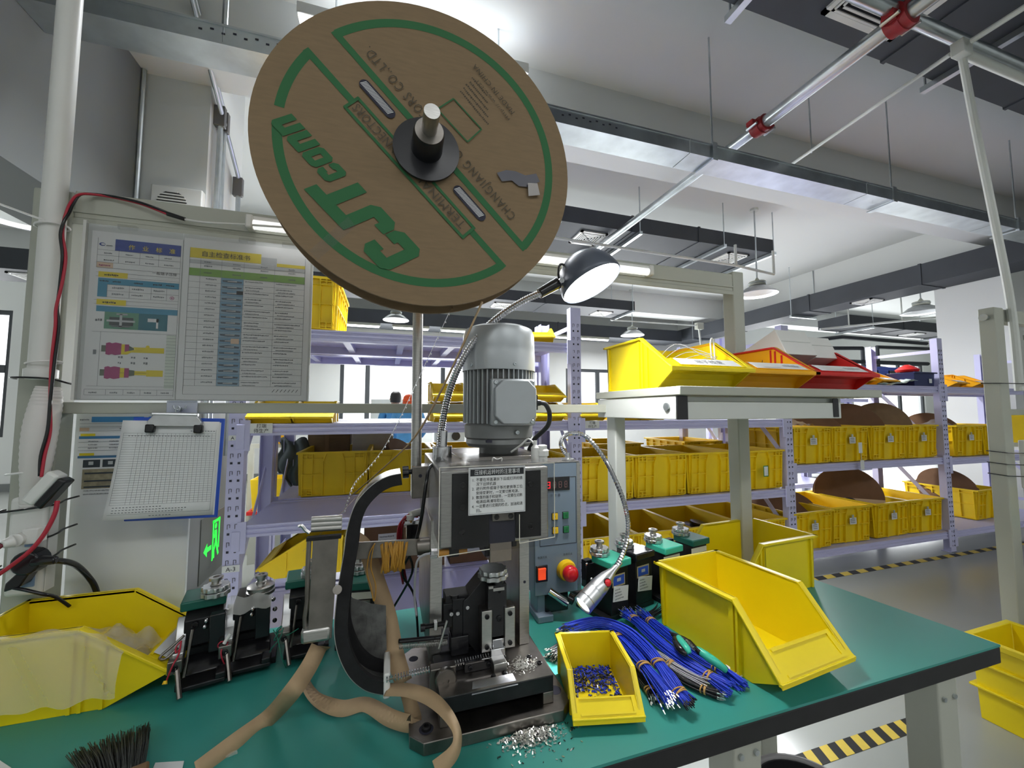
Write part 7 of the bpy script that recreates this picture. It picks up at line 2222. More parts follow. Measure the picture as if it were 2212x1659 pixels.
def chute_strip(off, th, y0, y1):
    mb = MB()
    m = len(cen)
    vs, fs = [], []
    for i, p in enumerate(cen):
        d = (cen[min(i + 1, m - 1)] - cen[max(i - 1, 0)])
        d.y = 0
        d.normalize()
        n = Vector((d.z, 0, -d.x))        # outwards (to the left of travel)
        a, b = p + n * off, p + n * (off - th)
        vs += [(a.x, y0, a.z), (b.x, y0, b.z), (b.x, y1, b.z), (a.x, y1, a.z)]
    for i in range(m - 1):
        for k in range(4):
            k2 = (k + 1) % 4
            fs.append((i * 4 + k, i * 4 + 4 + k, i * 4 + 4 + k2, i * 4 + k2))
    fs += [(0, 1, 2, 3), ((m - 1) * 4 + 3, (m - 1) * 4 + 2, (m - 1) * 4 + 1, (m - 1) * 4)]
    return mb.add(vs, fs)


build(chute_strip(0.0, 0.0012, 0.800, 0.870), 'outer_band', STEEL, t, world=True, sm=50)
build(chute_strip(-0.0013, 0.021, 0.800, 0.812), 'foam_lining', BLKFOAM, t, world=True, sm=50)
build(chute_strip(-0.0013, 0.021, 0.858, 0.870), 'foam_lining', BLKFOAM, t, world=True, sm=50)
build(chute_strip(-0.0013, 0.003, 0.812, 0.858), 'lining_film', mat('crinkled_film', s2l(92, 92, 90), 0.3, var=0.4, scale=55, bump=0.5), t, world=True, sm=50)
e = cen[-1]
build(MB().bx(e.x - 0.002, e.x + 0.010, 0.798, 0.872, e.z - 0.006, e.z + 0.038), 'white_lip', WHITE, t, world=True, bev=0.003)
fs_ = [(-0.077, 0.872, 0.977), (-0.059, 0.872, 0.953), (-0.026, 0.872, 0.938), (0.004, 0.872, 0.93), (0.009, 0.872, 0.784), (-0.027, 0.872, 0.798), (-0.054, 0.872, 0.831), (-0.069, 0.872, 0.873), (-0.077, 0.872, 0.927)]
q = MB().prism([(p_[0], p_[2]) for p_ in fs_][::-1], (0, 0.872, 0), (1, 0, 0), (0, 0, 1), (0, 1, 0), 0.0008)
build(q, 'side_film', mat('crinkled_film', s2l(92, 92, 90), 0.3), t, world=True, sm=0)
q = MB()
for k in range(9):
    x_0, z_0 = -0.075 + 0.010 * k, 0.83 + 0.009 * ((k * 5) % 7)
    q.tube(smooth_path([(x_0, 0.8712, z_0 + 0.035), (x_0 + 0.003, 0.8712, z_0 + 0.02), (x_0 - 0.002, 0.8712, z_0)], 4), 0.0006, 4)
build(q, 'film_creases', SLEEVE, t, world=True, sm=180, kind='stuff')
# bracket plate behind the chute with two rolled ends
q = MB()
A, B, Cc, D = (-0.122, 0.793, 1.101), (-0.08, 0.793, 1.1), (-0.087, 0.793, 0.923), (-0.126, 0.793, 0.925)
vs = [Vector(v) for v in (D, Cc, B, A)]
q.hexa(vs + [v + Vector((0, 0.0018, 0)) for v in vs])
br = build(q, 'bracket_plate', DSTEEL, t, world=True, bev=0.0006)
q = MB()
A, B = Vector((-0.132, 0.8, 1.107)), Vector((-0.076, 0.8, 1.106))
for k in range(3):
    q.cyl(A + Vector((0.006, 0, 0.022 - k * 0.008)), B + Vector((0, 0, 0.022 - k * 0.008)), 0.0058, n=14)
build(q, 'top_roll', STEEL, br, world=True)
build(MB().bx(A.x, B.x, 0.788, 0.80, A.z - 0.012, A.z - 0.006), 'black_pad', BLKFOAM, br, world=True)
q = MB()
A, B = Vector((-0.137, 0.8, 0.931)), Vector((-0.088, 0.8, 0.932))
q.bar(A, B, 0.018, 0.026)
build(q, 'bottom_roll', STEEL, br, world=True, bev=0.006)
build(MB().tube([(-0.129, 0.8, 1.095), (-0.13, 0.8, 1.043), (-0.129, 0.8, 0.988), (-0.132, 0.8, 0.961), (-0.13, 0.8, 0.933)], 0.004, 8), 'bracket_rod', DSTEEL, br, world=True)
build(MB().tube(smooth_path([(-0.129, 0.8, 1.106), (-0.136, 0.8, 1.112), (-0.142, 0.8, 1.12), (-0.147, 0.8, 1.119)], 4), [0.003] * 13, 6), 'wire_hook', STEEL, br, world=True)
build(MB().cyl((-0.081, 0.806, 0.999), (-0.078, 0.775, 1.012), 0.0075, n=18), 'pin', DSTEEL, t, world=True)
ar = MB()
A, B = Vector((-0.076, 0.868, 1.046)), Vector((0.074, 0.868, 1.041))
ar.bar(A, B, 0.006, 0.033)
arm = build(ar, 'arm', DSTEEL, t, world=True, bev=0.001, label='flat steel arm to the press')
build(MB().cyl(B + Vector((-0.01, 0.004, 0)), B + Vector((0.03, 0.0, 0.002)), 0.017, n=18), 'arm_boss', DSTEEL, arm, world=True, bev=0.001)
t = thing('rubber_bands', 'bundle of amber rubber bands looped round the chute arm', 'rubber bands', (0.017, 0.868, 1.038))
for k in range(30):
    x0 = RND.uniform(-0.024, 0.024)
    rz_, ry_ = RND.uniform(0.021, 0.027), RND.uniform(0.007, 0.014)
    tl = RND.uniform(-0.007, 0.007)
    c = [(x0 + tl * sin(a * pi / 12), ry_ * cos(a * pi / 12), -0.006 + rz_ * sin(a * pi / 12) * (1.35 if sin(a * pi / 12) < 0 else 0.95)) for a in range(24)]
    build(MB().tube(c, 0.0021, 6, closed=True), 'rubber_band', BANDY, t, sm=180)
c = smooth_path([(-0.036, -0.012, 0.022), (-0.046, -0.014, 0.005), (-0.05, -0.014, -0.03), (-0.042, -0.014, -0.06), (-0.036, -0.014, -0.088), (-0.033, -0.014, -0.06), (-0.043, -0.013, -0.02), (-0.038, -0.012, 0.02)], 6)
build(MB().tube(c, 0.0012, 6), 'loose_band', BANDY, t, sm=180)

# ================================================================== APPLICATORS ON THE BENCH
def make_applicator(green=TEALD, tagm=None, label_blue=False, round_dial=False, side_label=False, h=0.165, fdir=1):
    """spare crimp applicator: front (ram, levers) at -Y, body 0.075 wide, origin at the base"""
    t = thing('applicator', '', 'applicator')
    w = 0.038
    build(MB().bx(-w - 0.006, w + 0.006, -0.055, 0.055, 0, 0.012), 'base', BLKOX, t, bev=0.001)
    build(MB().prism([(0.055, 0.012), (0.055, 0.118), (-0.005, 0.118), (-0.03, 0.108), (-0.03, 0.062), (-0.012, 0.052), (-0.012, 0.012)], (-w, 0, 0), (0, 1, 0), (0, 0, 1), (1, 0, 0), 2 * w * 0.82), 'frame', BLKOX, t, bev=0.0015)
    build(MB().bx(0.004, 0.030, -0.048, -0.030, 0.050, 0.116), 'ram', BLKGL, t, bev=0.0015)
    sd = build(MB().prism([(-0.058, 0.066), (-0.034, 0.078), (-0.022, 0.104), (-0.010, 0.112), (-0.010, 0.09), (-0.03, 0.05), (-0.058, 0.046)], (-w - 0.012, 0, 0), (0, 1, 0), (0, 0, 1), (1, 0, 0), 0.017), 'feed_bracket', ALU, t, bev=0.0015)
    build(MB().bx(-w - 0.016, -w + 0.006, -0.075, -0.050, 0.040, 0.062), 'steel_clamp', DSTEEL, t, bev=0.0015)
    b = MB()
    screw(b, -w - 0.005, -0.075, 0.051, 0.0055, 0.003)
    screw(b, -0.020, -0.032, 0.100, 0.006, 0.006)
    build(b, 'bolt', BLKOX, t, each=True)
    b = MB()
    for x, y, z in ((-0.002, -0.036, 0.104), (-0.004, -0.036, 0.094), (0.033, -0.02, 0.110), (0.036, 0.0, 0.082), (0.036, 0.01, 0.055), (-w - 0.003, -0.072, 0.042)):
        b.lathe([(0.0045, 0), (0.0045, 0.003), (0.003, 0.0045), (0, 0.005)], (x, y, z), (0.5, -1, 0.2), 10, cap1=False)
    build(b, 'chrome_screw', CHROME, t, each=True)
    build(MB().cyl((-0.022, -0.046, 0.098), (-0.030, -0.064, 0.026), 0.0026, n=8).cyl((-w - 0.002, -0.072, 0.05), (-0.03, -0.10, 0.010), 0.0042, n=8), 'lever_pin', DSTEEL, t)
    build(MB().prism([(-0.045, 0.012), (-0.012, 0.012), (-0.012, 0.040), (-0.03, 0.034), (-0.048, 0.020)], (-0.03, 0, 0), (0, 1, 0), (0, 0, 1), (1, 0, 0), 0.062), 'anvil_block', BLKGL, t, bev=0.002)
    build(MB().bx(-0.036, 0.036, -0.088, -0.050, 0.012, 0.020).bx(0.020, 0.036, -0.09, -0.06, 0.020, 0.030), 'feed_track', BLKOX, t, bev=0.002)
    if green:
        build(MB().bx(-w - 0.010, w * 0.72, -0.012, 0.060, 0.1185, 0.136), 'green_cover', green, t, bev=0.003)
    z = 0.137 if green else 0.119
    if round_dial:
        build(MB().lathe([(0.026, 0), (0.0275, 0.002), (0.0275, 0.007), (0.024, 0.009), (0.0265, 0.011), (0.0265, 0.016), (0.023, 0.018), (0.010, 0.019), (0.010, 0.024)], (0.008, 0.0, z), n=36), 'round_dial', STEEL, t)
        z2 = z + 0.024
    else:
        z2 = z + dials(t, (0.008, 0.0, z), 0.0265, n=(10, 12), world=False)
    build(MB().lathe([(0.010, 0), (0.008, 0.002), (0.008, 0.008), (0.0125, 0.009), (0.0125, 0.014), (0.006, 0.0145), (0.006, 0.010)], (0.008, 0, z2), n=24), 'top_knob', STEEL, t)
    # rear face (seen on those turned round): name plates and tags
    if label_blue:
        p = build(MB().bx(-0.026, 0.020, 0.0552, 0.0560, 0.076, 0.104), 'name_plate', mat('plate_gold', s2l(176, 164, 128), 0.4), t, label='blue printed name plate')
        build(MB().bx(-0.023, 0.017, 0.0560, 0.0563, 0.080, 0.101), 'print', BLUE, p)
        build(MB().bx(-0.010, 0.004, 0.0563, 0.0566, 0.088, 0.095), 'print_mark', GREYINK, p)
    if tagm:
        p = build(MB(Matrix.Translation((0, 0.060, 0.062)) @ Matrix.Rotation(rad(-7), 4, 'Y')).bx(-0.032, 0.022, -0.0006, 0.0006, -0.018, 0.016), 'paper_tag', PAPER, t, label='white paper tag')
        s = Sheet((0.026, 0.0612, 0.046), (-1, 0, 0), (0, 0, 1), 0.0003)
        for k in range(4):
            s.scribble(0.008, 0.004 + 0.007 * k, 0.030 - 0.004 * k, 0.0035, INKG)
        build(s.mb, 'print', INKG, p, sm=0)
    if side_label:
        build(MB().bx(-0.036, 0.030, 0.0552, 0.0562, 0.100, 0.114), 'pale_strip', mat('pale_strip', s2l(206, 204, 190), 0.5), t)
        build(MB().bx(-0.030, 0.026, 0.0552, 0.058, 0.012, 0.098), 'rear_plate', DSTEEL, t, bev=0.001)
    return t


ga = 'spare applicators on the bench'
place(make_applicator(TEALD), (-0.372, 1.085, 0.7505), rad(14), 'spare black applicator nearest the left bin, dark green cover and scalloped dial', ga)
place(make_applicator(None, round_dial=True), (-0.290, 1.115, 0.7505), rad(10), 'spare black applicator with a smooth round dial under a clear film scrap', ga)
place(make_applicator(TEALD), (-0.180, 1.135, 0.7505), rad(8), 'spare applicator half hidden behind the chute bracket', ga)
place(make_applicator(TEALD, side_label=True), (-0.055, 1.125, 0.7505), rad(172), 'spare applicator right of the chute, grey backplate with a window label', ga)
place(make_applicator(TEAL, True, True), (0.600, 1.055, 0.7505), rad(196), 'spare applicator behind the torch, bright teal cover and a blue name plate', ga)
place(make_applicator(BLKGL, True, True), (0.705, 1.090, 0.7505), rad(194), 'spare applicator with a tilted white tag, second right of the control box', ga)
place(make_applicator(TEAL, side_label=True), (0.820, 1.105, 0.7505), rad(192), 'spare applicator with a teal cover, left edge of the big bin', ga)
place(make_applicator(TEALD, side_label=True), (0.955, 1.140, 0.7505), rad(190), 'spare applicator with a dark green cover, last before the big bins', ga)
for o_ in list(bpy.data.objects):
    if o_.parent is None and o_.get('group') == ga:
        o_.scale = (1.08, 1.08, 1.16)
# film scrap, ties and coloured leads on the left ones
t = thing('film_scrap', 'clear folded film scrap lying on the round dial applicator', 'film', (-0.290, 1.085, 0.890))
build(MB().grid(lambda a, b: Vector((-0.048 + 0.092 * a, -0.008 - 0.02 * b, 0.012 - 0.034 * b * (1 - 0.4 * a) + 0.004 * sin(a * 12))), 12, 8), 'film', FILM, t, sm=180)
t = thing('wire_lead', 'red lead tied to the nearest left applicator, yellow tip touching the bench', 'wire', (-0.395, 1.02, 0.834))
build(MB().tube(smooth_path([(-0.398, 1.02, 0.849), (-0.393, 1, 0.834), (-0.397, 0.985, 0.819), (-0.406, 0.985, 0.791)], 5), 0.0016, 6), 'wire', WIRER, t, world=True, sm=180)
build(MB().tube(smooth_path([(-0.398, 1.02, 0.849), (-0.404, 1.015, 0.841), (-0.4, 1.005, 0.834), (-0.393, 1.005, 0.842)], 4), 0.0014, 6), 'wire_loop', WIRER, t, world=True, sm=180)
p = (-0.406, 0.98, 0.79)
build(MB().cyl((-0.406, 0.983, 0.795), p, 0.0032, 0.0045, 8), 'tip', BTNY, t, world=True)
t = thing('wire_hoop', 'bent steel hoop hanging off the nearest left applicator', 'hoop', (-0.422, 1.03, 0.824))
build(MB().tube(smooth_path([(-0.397, 1.03, 0.855), (-0.413, 1.02, 0.841), (-0.428, 1.01, 0.829), (-0.425, 1.01, 0.823), (-0.416, 1.01, 0.825), (-0.403, 1.02, 0.837)], 4), 0.0026, 8), 'hoop', DSTEEL, t, world=True, sm=180)
t = thing('wire_lead', 'red lead with a white sleeve curling out below the round dial applicator', 'wire', (-0.329, 1.04, 0.817))
build(MB().tube(smooth_path([(-0.32, 1.04, 0.822), (-0.33, 1.03, 0.831), (-0.336, 1.03, 0.823), (-0.328, 1.03, 0.816), (-0.318, 1.03, 0.824)], 5), 0.0013, 6).tube(smooth_path([(-0.328, 1.03, 0.819), (-0.326, 1.02, 0.809), (-0.32, 1.03, 0.781), (-0.305, 1.045, 0.759), (-0.286, 1.058, 0.742)], 5), 0.0014, 6), 'wire', WIRER, t, world=True, sm=180)
build(MB().cyl((-0.325, 1.03, 0.826), (-0.315, 1.035, 0.843), 0.0035, n=10), 'white_sleeve', WHITE, t, world=True)
t = thing('wire_lead', 'tangle of green leads hanging from the applicator behind the bracket', 'wire', (-0.227, 1.05, 0.82))
gl = [[(-0.221, 1.05, 0.837), (-0.23, 1.05, 0.828), (-0.222, 1.05, 0.815), (-0.232, 1.04, 0.812), (-0.227, 1.04, 0.823), (-0.217, 1.05, 0.828)], [(-0.217, 1.05, 0.832), (-0.221, 1.04, 0.814), (-0.235, 1.04, 0.798), (-0.244, 1.05, 0.778)],
      [(-0.187, 1.06, 0.821), (-0.204, 1.05, 0.816), (-0.225, 1.05, 0.814), (-0.229, 1.05, 0.824), (-0.219, 1.05, 0.836)], [(-0.237, 1.05, 0.831), (-0.225, 1.04, 0.814), (-0.216, 1.03, 0.789), (-0.21, 1.03, 0.768), (-0.203, 1.045, 0.736)]]
for q in gl:
    build(MB().tube(smooth_path(q, 5), 0.0011, 6), 'wire', WIREG, t, world=True, sm=180)
build(MB().cyl((-0.206, 1.045, 0.739), (-0.194, 1.03, 0.73), 0.002, n=8), 'crimped_end', CHROME, t, world=True)

# ================================================================== BINS ON THE BENCH
place(make_bin(0.215, 0.335, 0.160, YEL, lip=0.27, knee=0.70, fl=0.013, face=0.34), (0.842, 0.798, 0.7505), rad(5.5), 'large empty yellow picking bin in front of the others on the bench')
place(make_bin(0.215, 0.345, 0.165, YEL, lip=0.27, knee=0.72, fl=0.012), (1.168, 1.085, 0.7505), rad(-86), 'large yellow picking bin behind the empty one, opening to the left')
sbn = place(make_bin(0.118, 0.168, 0.080, YEL, lip=0.30, knee=0.74, fl=0.008, t=0.003, face=0.36), (0.410, 0.752, 0.7505), rad(-13), 'small yellow picking bin with blue wire ends in it, right of the press')
lbn = place(make_bin(0.170, 0.335, 0.158, YEL, lip=0.36, knee=0.57, fl=0.010, card=True, slope_front=0.45), (-0.575, 1.090, 0.7505), rad(90), 'yellow picking bin at the left bench edge draped in clear film')
# clear film over the left bin
t = thing('plastic_film', 'crumpled clear plastic film over and inside the left yellow bin', 'film', (-0.58, 1.02, 0.86))


def film_fn(a, b):
    x = -0.78 + 0.30 * a
    # b: 0 hangs low on the near outside, then over the rim, sagging inside
    cut = 0.912 if x < -0.555 else 0.912 - (x + 0.555) * 0.70
    if b < 0.45:
        f = b / 0.45
        return Vector((x, 0.984 - 0.004 * sin(a * 19 + b * 9) - 0.010 * (1 - f), 0.785 + (cut - 0.785) * f + 0.004 * sin(a * 31)))
    f = (b - 0.45) / 0.55
    return Vector((x, 0.986 + 0.17 * f, cut + 0.004 - 0.085 * f + 0.007 * sin(a * 23 + f * 5) * sin(f * 9) + 0.004 * sin(a * 51) * f))


build(MB().grid(film_fn, 34, 22), 'film', clear('bag_film', (0.88, 0.86, 0.78), a=0.30, rough=0.2), t, sm=180, world=True)
build(MB().grid(lambda a, b: Vector((-0.60 + 0.13 * a, 1.02 + 0.14 * b, 0.826 - 0.04 * a * a + 0.012 * sin(a * 14 + b * 5) + 0.008 * cos(b * 13)) ), 18, 14), 'film_inside', clear('bag_film2', (0.62, 0.62, 0.54), a=0.45, rough=0.2), t, sm=180, world=True)
build(MB().bar((-0.70, 0.985, 0.80), (-0.655, 0.986, 0.801), 0.001, 0.002), 'red_seal', RED, t, world=True)
# blue wire ends in the small bin
MS = WM[sbn.name]
t = thing('wire_ends', 'cut blue and black wire ends in the small yellow bin', 'wire ends', (0.410, 0.752, 0.755))
mb = MB()
for k in range(1500):
    a, b = RND.uniform(-0.05, 0.05), RND.uniform(-0.045, 0.074)
    if b < 0.030 and RND.random() > 0.10 + (0.4 if abs(a) > 0.040 else 0) + (0.35 if b > 0.008 else 0):
        continue
    z = 0.0045 + RND.random() * (0.010 if b > 0.035 else 0.003)
    an = RND.uniform(0, pi)
    l = RND.uniform(0.002, 0.004)
    mb.cur = 0 if RND.random() < 0.5 else (1 if RND.random() < 0.7 else 2)
    p = MS @ Vector((a, b, z))
    mb.bar(p - Vector((cos(an), sin(an), RND.uniform(-.4, .4))) * l, p + Vector((cos(an), sin(an), RND.uniform(-.4, .4))) * l, 0.0017, 0.0017)
build(mb, 'ends', [WIREB, WIREK, CHROME], t, world=True, sm=0, kind='stuff')
t['kind'] = 'stuff'

# ================================================================== WIRE BUNDLES
def bundle(label, path, n, r, m, bands, tipm=TIN, start_fan=1.25, end_fan=1.5, wire=0.0012, tips=(True, True), seedk=0, thick=1.0):
    """a tied bundle of cut wires following path; radius r in the middle, splayed at the ends"""
    rn = random.Random(seedk)
    P = smooth_path(path, 5)
    m_ = len(P)
    t = thing('wire_bundle', label, 'wire bundle', tuple(P[m_ // 2]), group='tied wire bundles on the bench')
    W, T = MB(), MB()
    for k in range(n):
        a, q = rn.uniform(0, 2 * pi), sqrt(rn.random())
        s0, s1 = rn.randint(0, 2), m_ - 1 - rn.randint(0, 2)
        wob, ph = rn.uniform(-0.25, 0.25), rn.uniform(0, 6)
        pts = []
        for i in range(s0, s1 + 1):
            f = i / (m_ - 1)
            d = (P[min(i + 1, m_ - 1)] - P[max(i - 1, 0)]).normalized()
            sd = Vector((-d.y, d.x, 0))
            sd = sd.normalized() if sd.length > 1e-6 else Vector((1, 0, 0))
            up = sd.cross(d)
            if up.z < 0:
                up = -up
            ff = 1 + (start_fan - 1) * max(0, 1 - f / 0.25) ** 1.5 + (end_fan - 1) * max(0, (f - 0.75) / 0.25) ** 1.5
            pinch = min([1.0] + [0.78 + 2.2 * abs(f - b_) for b_ in bands])
            rr_ = r * q * ff * min(1.25, pinch)
            aa = a + wob * f * 3
            p = P[i] + sd * (rr_ * cos(aa)) + up * (rr_ * sin(aa) * 0.62 * thick)
            p.z = max(p.z, 0.7512 + wire)
            pts.append(p)
        W.tube(pts, wire, 5)
        for on, p, q2 in ((tips[0], pts[0], pts[1]), (tips[1], pts[-1], pts[-2])):
            if on:
                e = (p - q2).normalized()
                T.cyl(p, p + e * rn.uniform(0.004, 0.0075), wire * 1.15, wire * 0.7, 5)
    build(W, 'wires', m, t, world=True, sm=180, kind='stuff')
    build(T, 'stripped_ends', tipm, t, world=True, sm=0, kind='stuff')
    for b_ in bands:
        i = int(b_ * (m_ - 1))
        d = (P[min(i + 1, m_ - 1)] - P[max(i - 1, 0)]).normalized()
        sd = Vector((-d.y, d.x, 0)).normalized()
        up = sd.cross(d)
        if up.z < 0:
            up = -up
        for k, (ds, tl) in enumerate(((-0.0026, 0.18), (0.0012, -0.1), (0.004, 0.05))):
            c = []
            for q in range(22):
                aa = 2 * pi * q / 22
                p = P[i] + d * (ds + tl * r * cos(aa)) + sd * (r * 0.86 * cos(aa)) + up * (r * 0.60 * thick * sin(aa))
                p.z = max(p.z, 0.7525)
                c.append(p)
            build(MB().tube(c, 0.0014, 6, closed=True), 'rubber_band', BAND, t, world=True, sm=180)
    return t


# top bundles: two long blue ones swept behind the small bin, two blue ones to the right, dark ones beneath
Z1, Z2 = 0.775, 0.790
bundle('upper left blue wire bundle fanning behind the small bin', [(0.417, 0.927, 0.778), (0.457, 0.933, 0.79), (0.503, 0.911, 0.794), (0.525, 0.854, 0.792), (0.527, 0.783, 0.788), (0.524, 0.716, 0.782), (0.523, 0.665, 0.772)], 62, 0.0165, WIREB, (0.52, 0.76), start_fan=1.4, end_fan=1.5, seedk=1)
bundle('blue wire bundle crossing over the middle, three rubber bands, black cut end', [(0.418, 0.904, 0.8), (0.499, 0.904, 0.806), (0.546, 0.856, 0.804), (0.556, 0.782, 0.798), (0.552, 0.723, 0.79), (0.549, 0.683, 0.782), (0.555, 0.655, 0.772)], 62, 0.0160, WIREB, (0.63, 0.88), tipm=WIREK, start_fan=1.3, end_fan=1.05, seedk=2)
bundle('right hand blue wire bundle, its white stripped ends pointing back', [(0.63, 0.982, 0.776), (0.627, 0.909, 0.778), (0.62, 0.819, 0.78), (0.628, 0.752, 0.778), (0.646, 0.706, 0.774), (0.663, 0.664, 0.768)], 58, 0.0150, WIREB, (0.14, 0.80), tips=(True, False), start_fan=1.5, end_fan=1.5, seedk=3)
bundle('rearmost blue wire bundle under the pliers', [(0.679, 0.998, 0.766), (0.676, 0.919, 0.768), (0.676, 0.832, 0.768), (0.687, 0.763, 0.766), (0.7, 0.718, 0.764), (0.705, 0.673, 0.76)], 50, 0.0140, WIREB, (0.18, 0.72), tips=(True, False), start_fan=1.4, end_fan=1.4, seedk=4)
bundle('grey white wire bundle between the blue ones', [(0.59, 0.839, 0.766), (0.6, 0.778, 0.77), (0.616, 0.732, 0.768), (0.638, 0.698, 0.764)], 42, 0.0120, WIREW, (0.12, 0.42), start_fan=1.1, end_fan=1.9, seedk=5)
bundle('black wire bundle with bright ends under the grey one', [(0.58, 0.911, 0.76), (0.59, 0.813, 0.76), (0.604, 0.739, 0.76), (0.623, 0.694, 0.76), (0.647, 0.672, 0.759)], 46, 0.0120, WIREK, (0.35, 0.78), end_fan=1.4, seedk=6)
bundle('black wire bundle beneath the left blue ones, cut ends by the small bin', [(0.527, 0.91, 0.76), (0.524, 0.833, 0.76), (0.521, 0.775, 0.76), (0.518, 0.731, 0.76), (0.513, 0.698, 0.759)], 44, 0.0125, WIREK, (0.80,), end_fan=1.4, seedk=7)
bundle('dark wire ends bunched left behind the small bin', [(0.373, 0.88, 0.76), (0.403, 0.897, 0.764), (0.445, 0.91, 0.768), (0.5, 0.907, 0.768)], 60, 0.0200, WIREK, (), start_fan=1.4, end_fan=1.0, seedk=8)
bundle('short black wires poking out behind the right blue bundles', [(0.632, 0.951, 0.757), (0.665, 0.963, 0.76), (0.71, 0.974, 0.764), (0.749, 0.989, 0.768)], 14, 0.0120, WIREK, (), start_fan=1.2, end_fan=1.8, tips=(False, False), seedk=9)

# pliers
t = thing('pliers', 'wire cutters with teal and black grips lying on the blue bundles', 'pliers', (0.669, 0.771, 0.79))
pa = [(0.658, 0.705, 0.788), (0.655, 0.748, 0.8), (0.66, 0.777, 0.802)]
build(MB().tube(smooth_path([(0.649, 0.828, 0.8), (0.646, 0.809, 0.802), (0.654, 0.789, 0.803), (0.658, 0.772, 0.803)], 4), [0.0015, 0.002, 0.003, 0.0045, 0.0055, 0.0058, 0.006, 0.006, 0.006, 0.006, 0.0058, 0.0056, 0.0054], 8), 'jaw', BLKOX, t, world=True, sm=180)
build(MB().tube(smooth_path([(0.659, 0.776, 0.803), (0.658, 0.758, 0.801), (0.656, 0.739, 0.8)], 4), 0.0055, 8), 'jaw', BLKOX, t, world=True, sm=180)
q = smooth_path([(0.643, 0.802, 0.8), (0.627, 0.776, 0.802), (0.623, 0.758, 0.801), (0.628, 0.746, 0.797)], 5)
build(MB().tube(q, [0.006 + 0.003 * sin(pi * i / (len(q) - 1)) for i in range(len(q))], 12), 'black_grip', BLKGL, t, world=True, sm=180)
q = smooth_path([(0.646, 0.793, 0.804), (0.636, 0.77, 0.806), (0.632, 0.751, 0.805), (0.632, 0.743, 0.8)], 5)
build(MB().tube(q, [0.005 + 0.004 * sin(pi * (0.15 + 0.85 * i / (len(q) - 1))) for i in range(len(q))], 12), 'teal_grip', TEAL, t, world=True, sm=180)
q = smooth_path([(0.659, 0.752, 0.8), (0.666, 0.732, 0.796), (0.678, 0.716, 0.788), (0.693, 0.706, 0.776)], 6)
build(MB().tube(q, [0.0055 + 0.0035 * sin(pi * (0.1 + 0.85 * i / (len(q) - 1))) for i in range(len(q))], 12), 'teal_grip', TEAL, t, world=True, sm=180)
sp = MB()
A, B = Vector((0.652, 0.776, 0.806)), Vector((0.649, 0.748, 0.804))
x, y = frame_for(B - A)
sp.tube([A + (B - A) * (i / 70) + x * 0.0032 * cos(i * 0.8) + y * 0.0032 * sin(i * 0.8) for i in range(71)], 0.0006, 5)
build(sp, 'spring', STEEL, t, world=True, sm=180)
# paper scrap by the big bin
t = thing('paper_scrap', 'torn white paper scrap under the corner of the big bin', 'paper', (0.735, 0.73, 0.752))
q = Sheet((0, 0, 0.7525), (1, 0, 0), (0, 1, 0), 0.0004)
q.poly([tuple(v[:2]) for v in ((0.74, 0.758, 0.752), (0.746, 0.729, 0.752), (0.763, 0.731, 0.752), (0.739, 0.709, 0.752), (0.724, 0.717, 0.752))], PAPER)
build(q.mb, 'scrap', q.mats, t, world=True, sm=0, solid=0.0004)

# ================================================================== PAPER TAPE ON THE BENCH
def tape(label, pts, wd, tilt):
    """kraft ribbon; tilt (radians) twists it along its run"""
    P = smooth_path(pts, 7)
    T_ = [v.x for v in smooth_path([(a, 0, 0) for a in tilt], 7)]
    t = thing('paper_tape', label, 'paper tape', tuple(P[len(P) // 2]), group='kraft paper tape')
    sd = []
    eye = Vector((0.0, 0.0, 1.32))
    for i, a in enumerate(T_):
        d = (P[min(i + 1, len(P) - 1)] - P[max(i - 1, 0)]).normalized()
        h = d.cross((P[i] - eye).normalized()).normalized()
        u = h.cross(d).normalized()
        sd.append((h * cos(a) + u * sin(a)).normalized())
        if i and sd[-1].dot(sd[-2]) < 0:
            sd[-1] = -sd[-1]
    build(MB().strip(P, [v * wd / 2 for v in sd], 0.0006), 'ribbon', KRAFT, t, world=True, sm=180)
    return t


tape('kraft paper tape running down to the front left of the bench', [(-0.113, 0.84, 0.888), (-0.125, 0.815, 0.869), (-0.144, 0.775, 0.855), (-0.197, 0.864, 0.764), (-0.236, 0.825, 0.76), (-0.275, 0.78, 0.758)], 0.030, [0.2, 0.2, 0.2, 0.2, 0.2, 0.2])
tape('kraft paper tape looping on the bench below the chute', [(-0.107, 0.86, 0.876), (-0.138, 0.9, 0.834), (-0.158, 0.962, 0.772), (-0.125, 0.894, 0.766), (-0.075, 0.85, 0.764), (-0.029, 0.843, 0.766), (0.017, 0.79, 0.768), (0.053, 0.762, 0.772), (0.052, 0.793, 0.776), (0.044, 0.84, 0.78)], 0.026, [0.8, 0.9, 0.9, 0.7, 0.2, 0.5, 0.0, -0.2, 0.2, 0.5])
tape('kraft paper tape curling round the press base towards the viewer', [(0.008, 0.8, 0.813), (0.043, 0.772, 0.823), (0.077, 0.74, 0.825), (0.1, 0.705, 0.822), (0.115, 0.68, 0.809), (0.115, 0.662, 0.799), (0.104, 0.648, 0.794), (0.078, 0.635, 0.79)], 0.023, [0.6, 0.5, 0.3, 0.6, 0.9, 0.9, 0.5, 0.1])
tape('kraft paper tape hanging from the arm behind the chute to the bench', [(-0.069, 0.92, 1.058), (-0.039, 0.92, 1.031), (-0.014, 0.905, 0.963), (0.008, 0.89, 0.901), (0.02, 0.875, 0.848), (0.028, 0.86, 0.823), (0.04, 0.84, 0.794)], 0.034, [0.3, 0.4, 0.2, 0.0, 0.0, 0.2, 0.3])

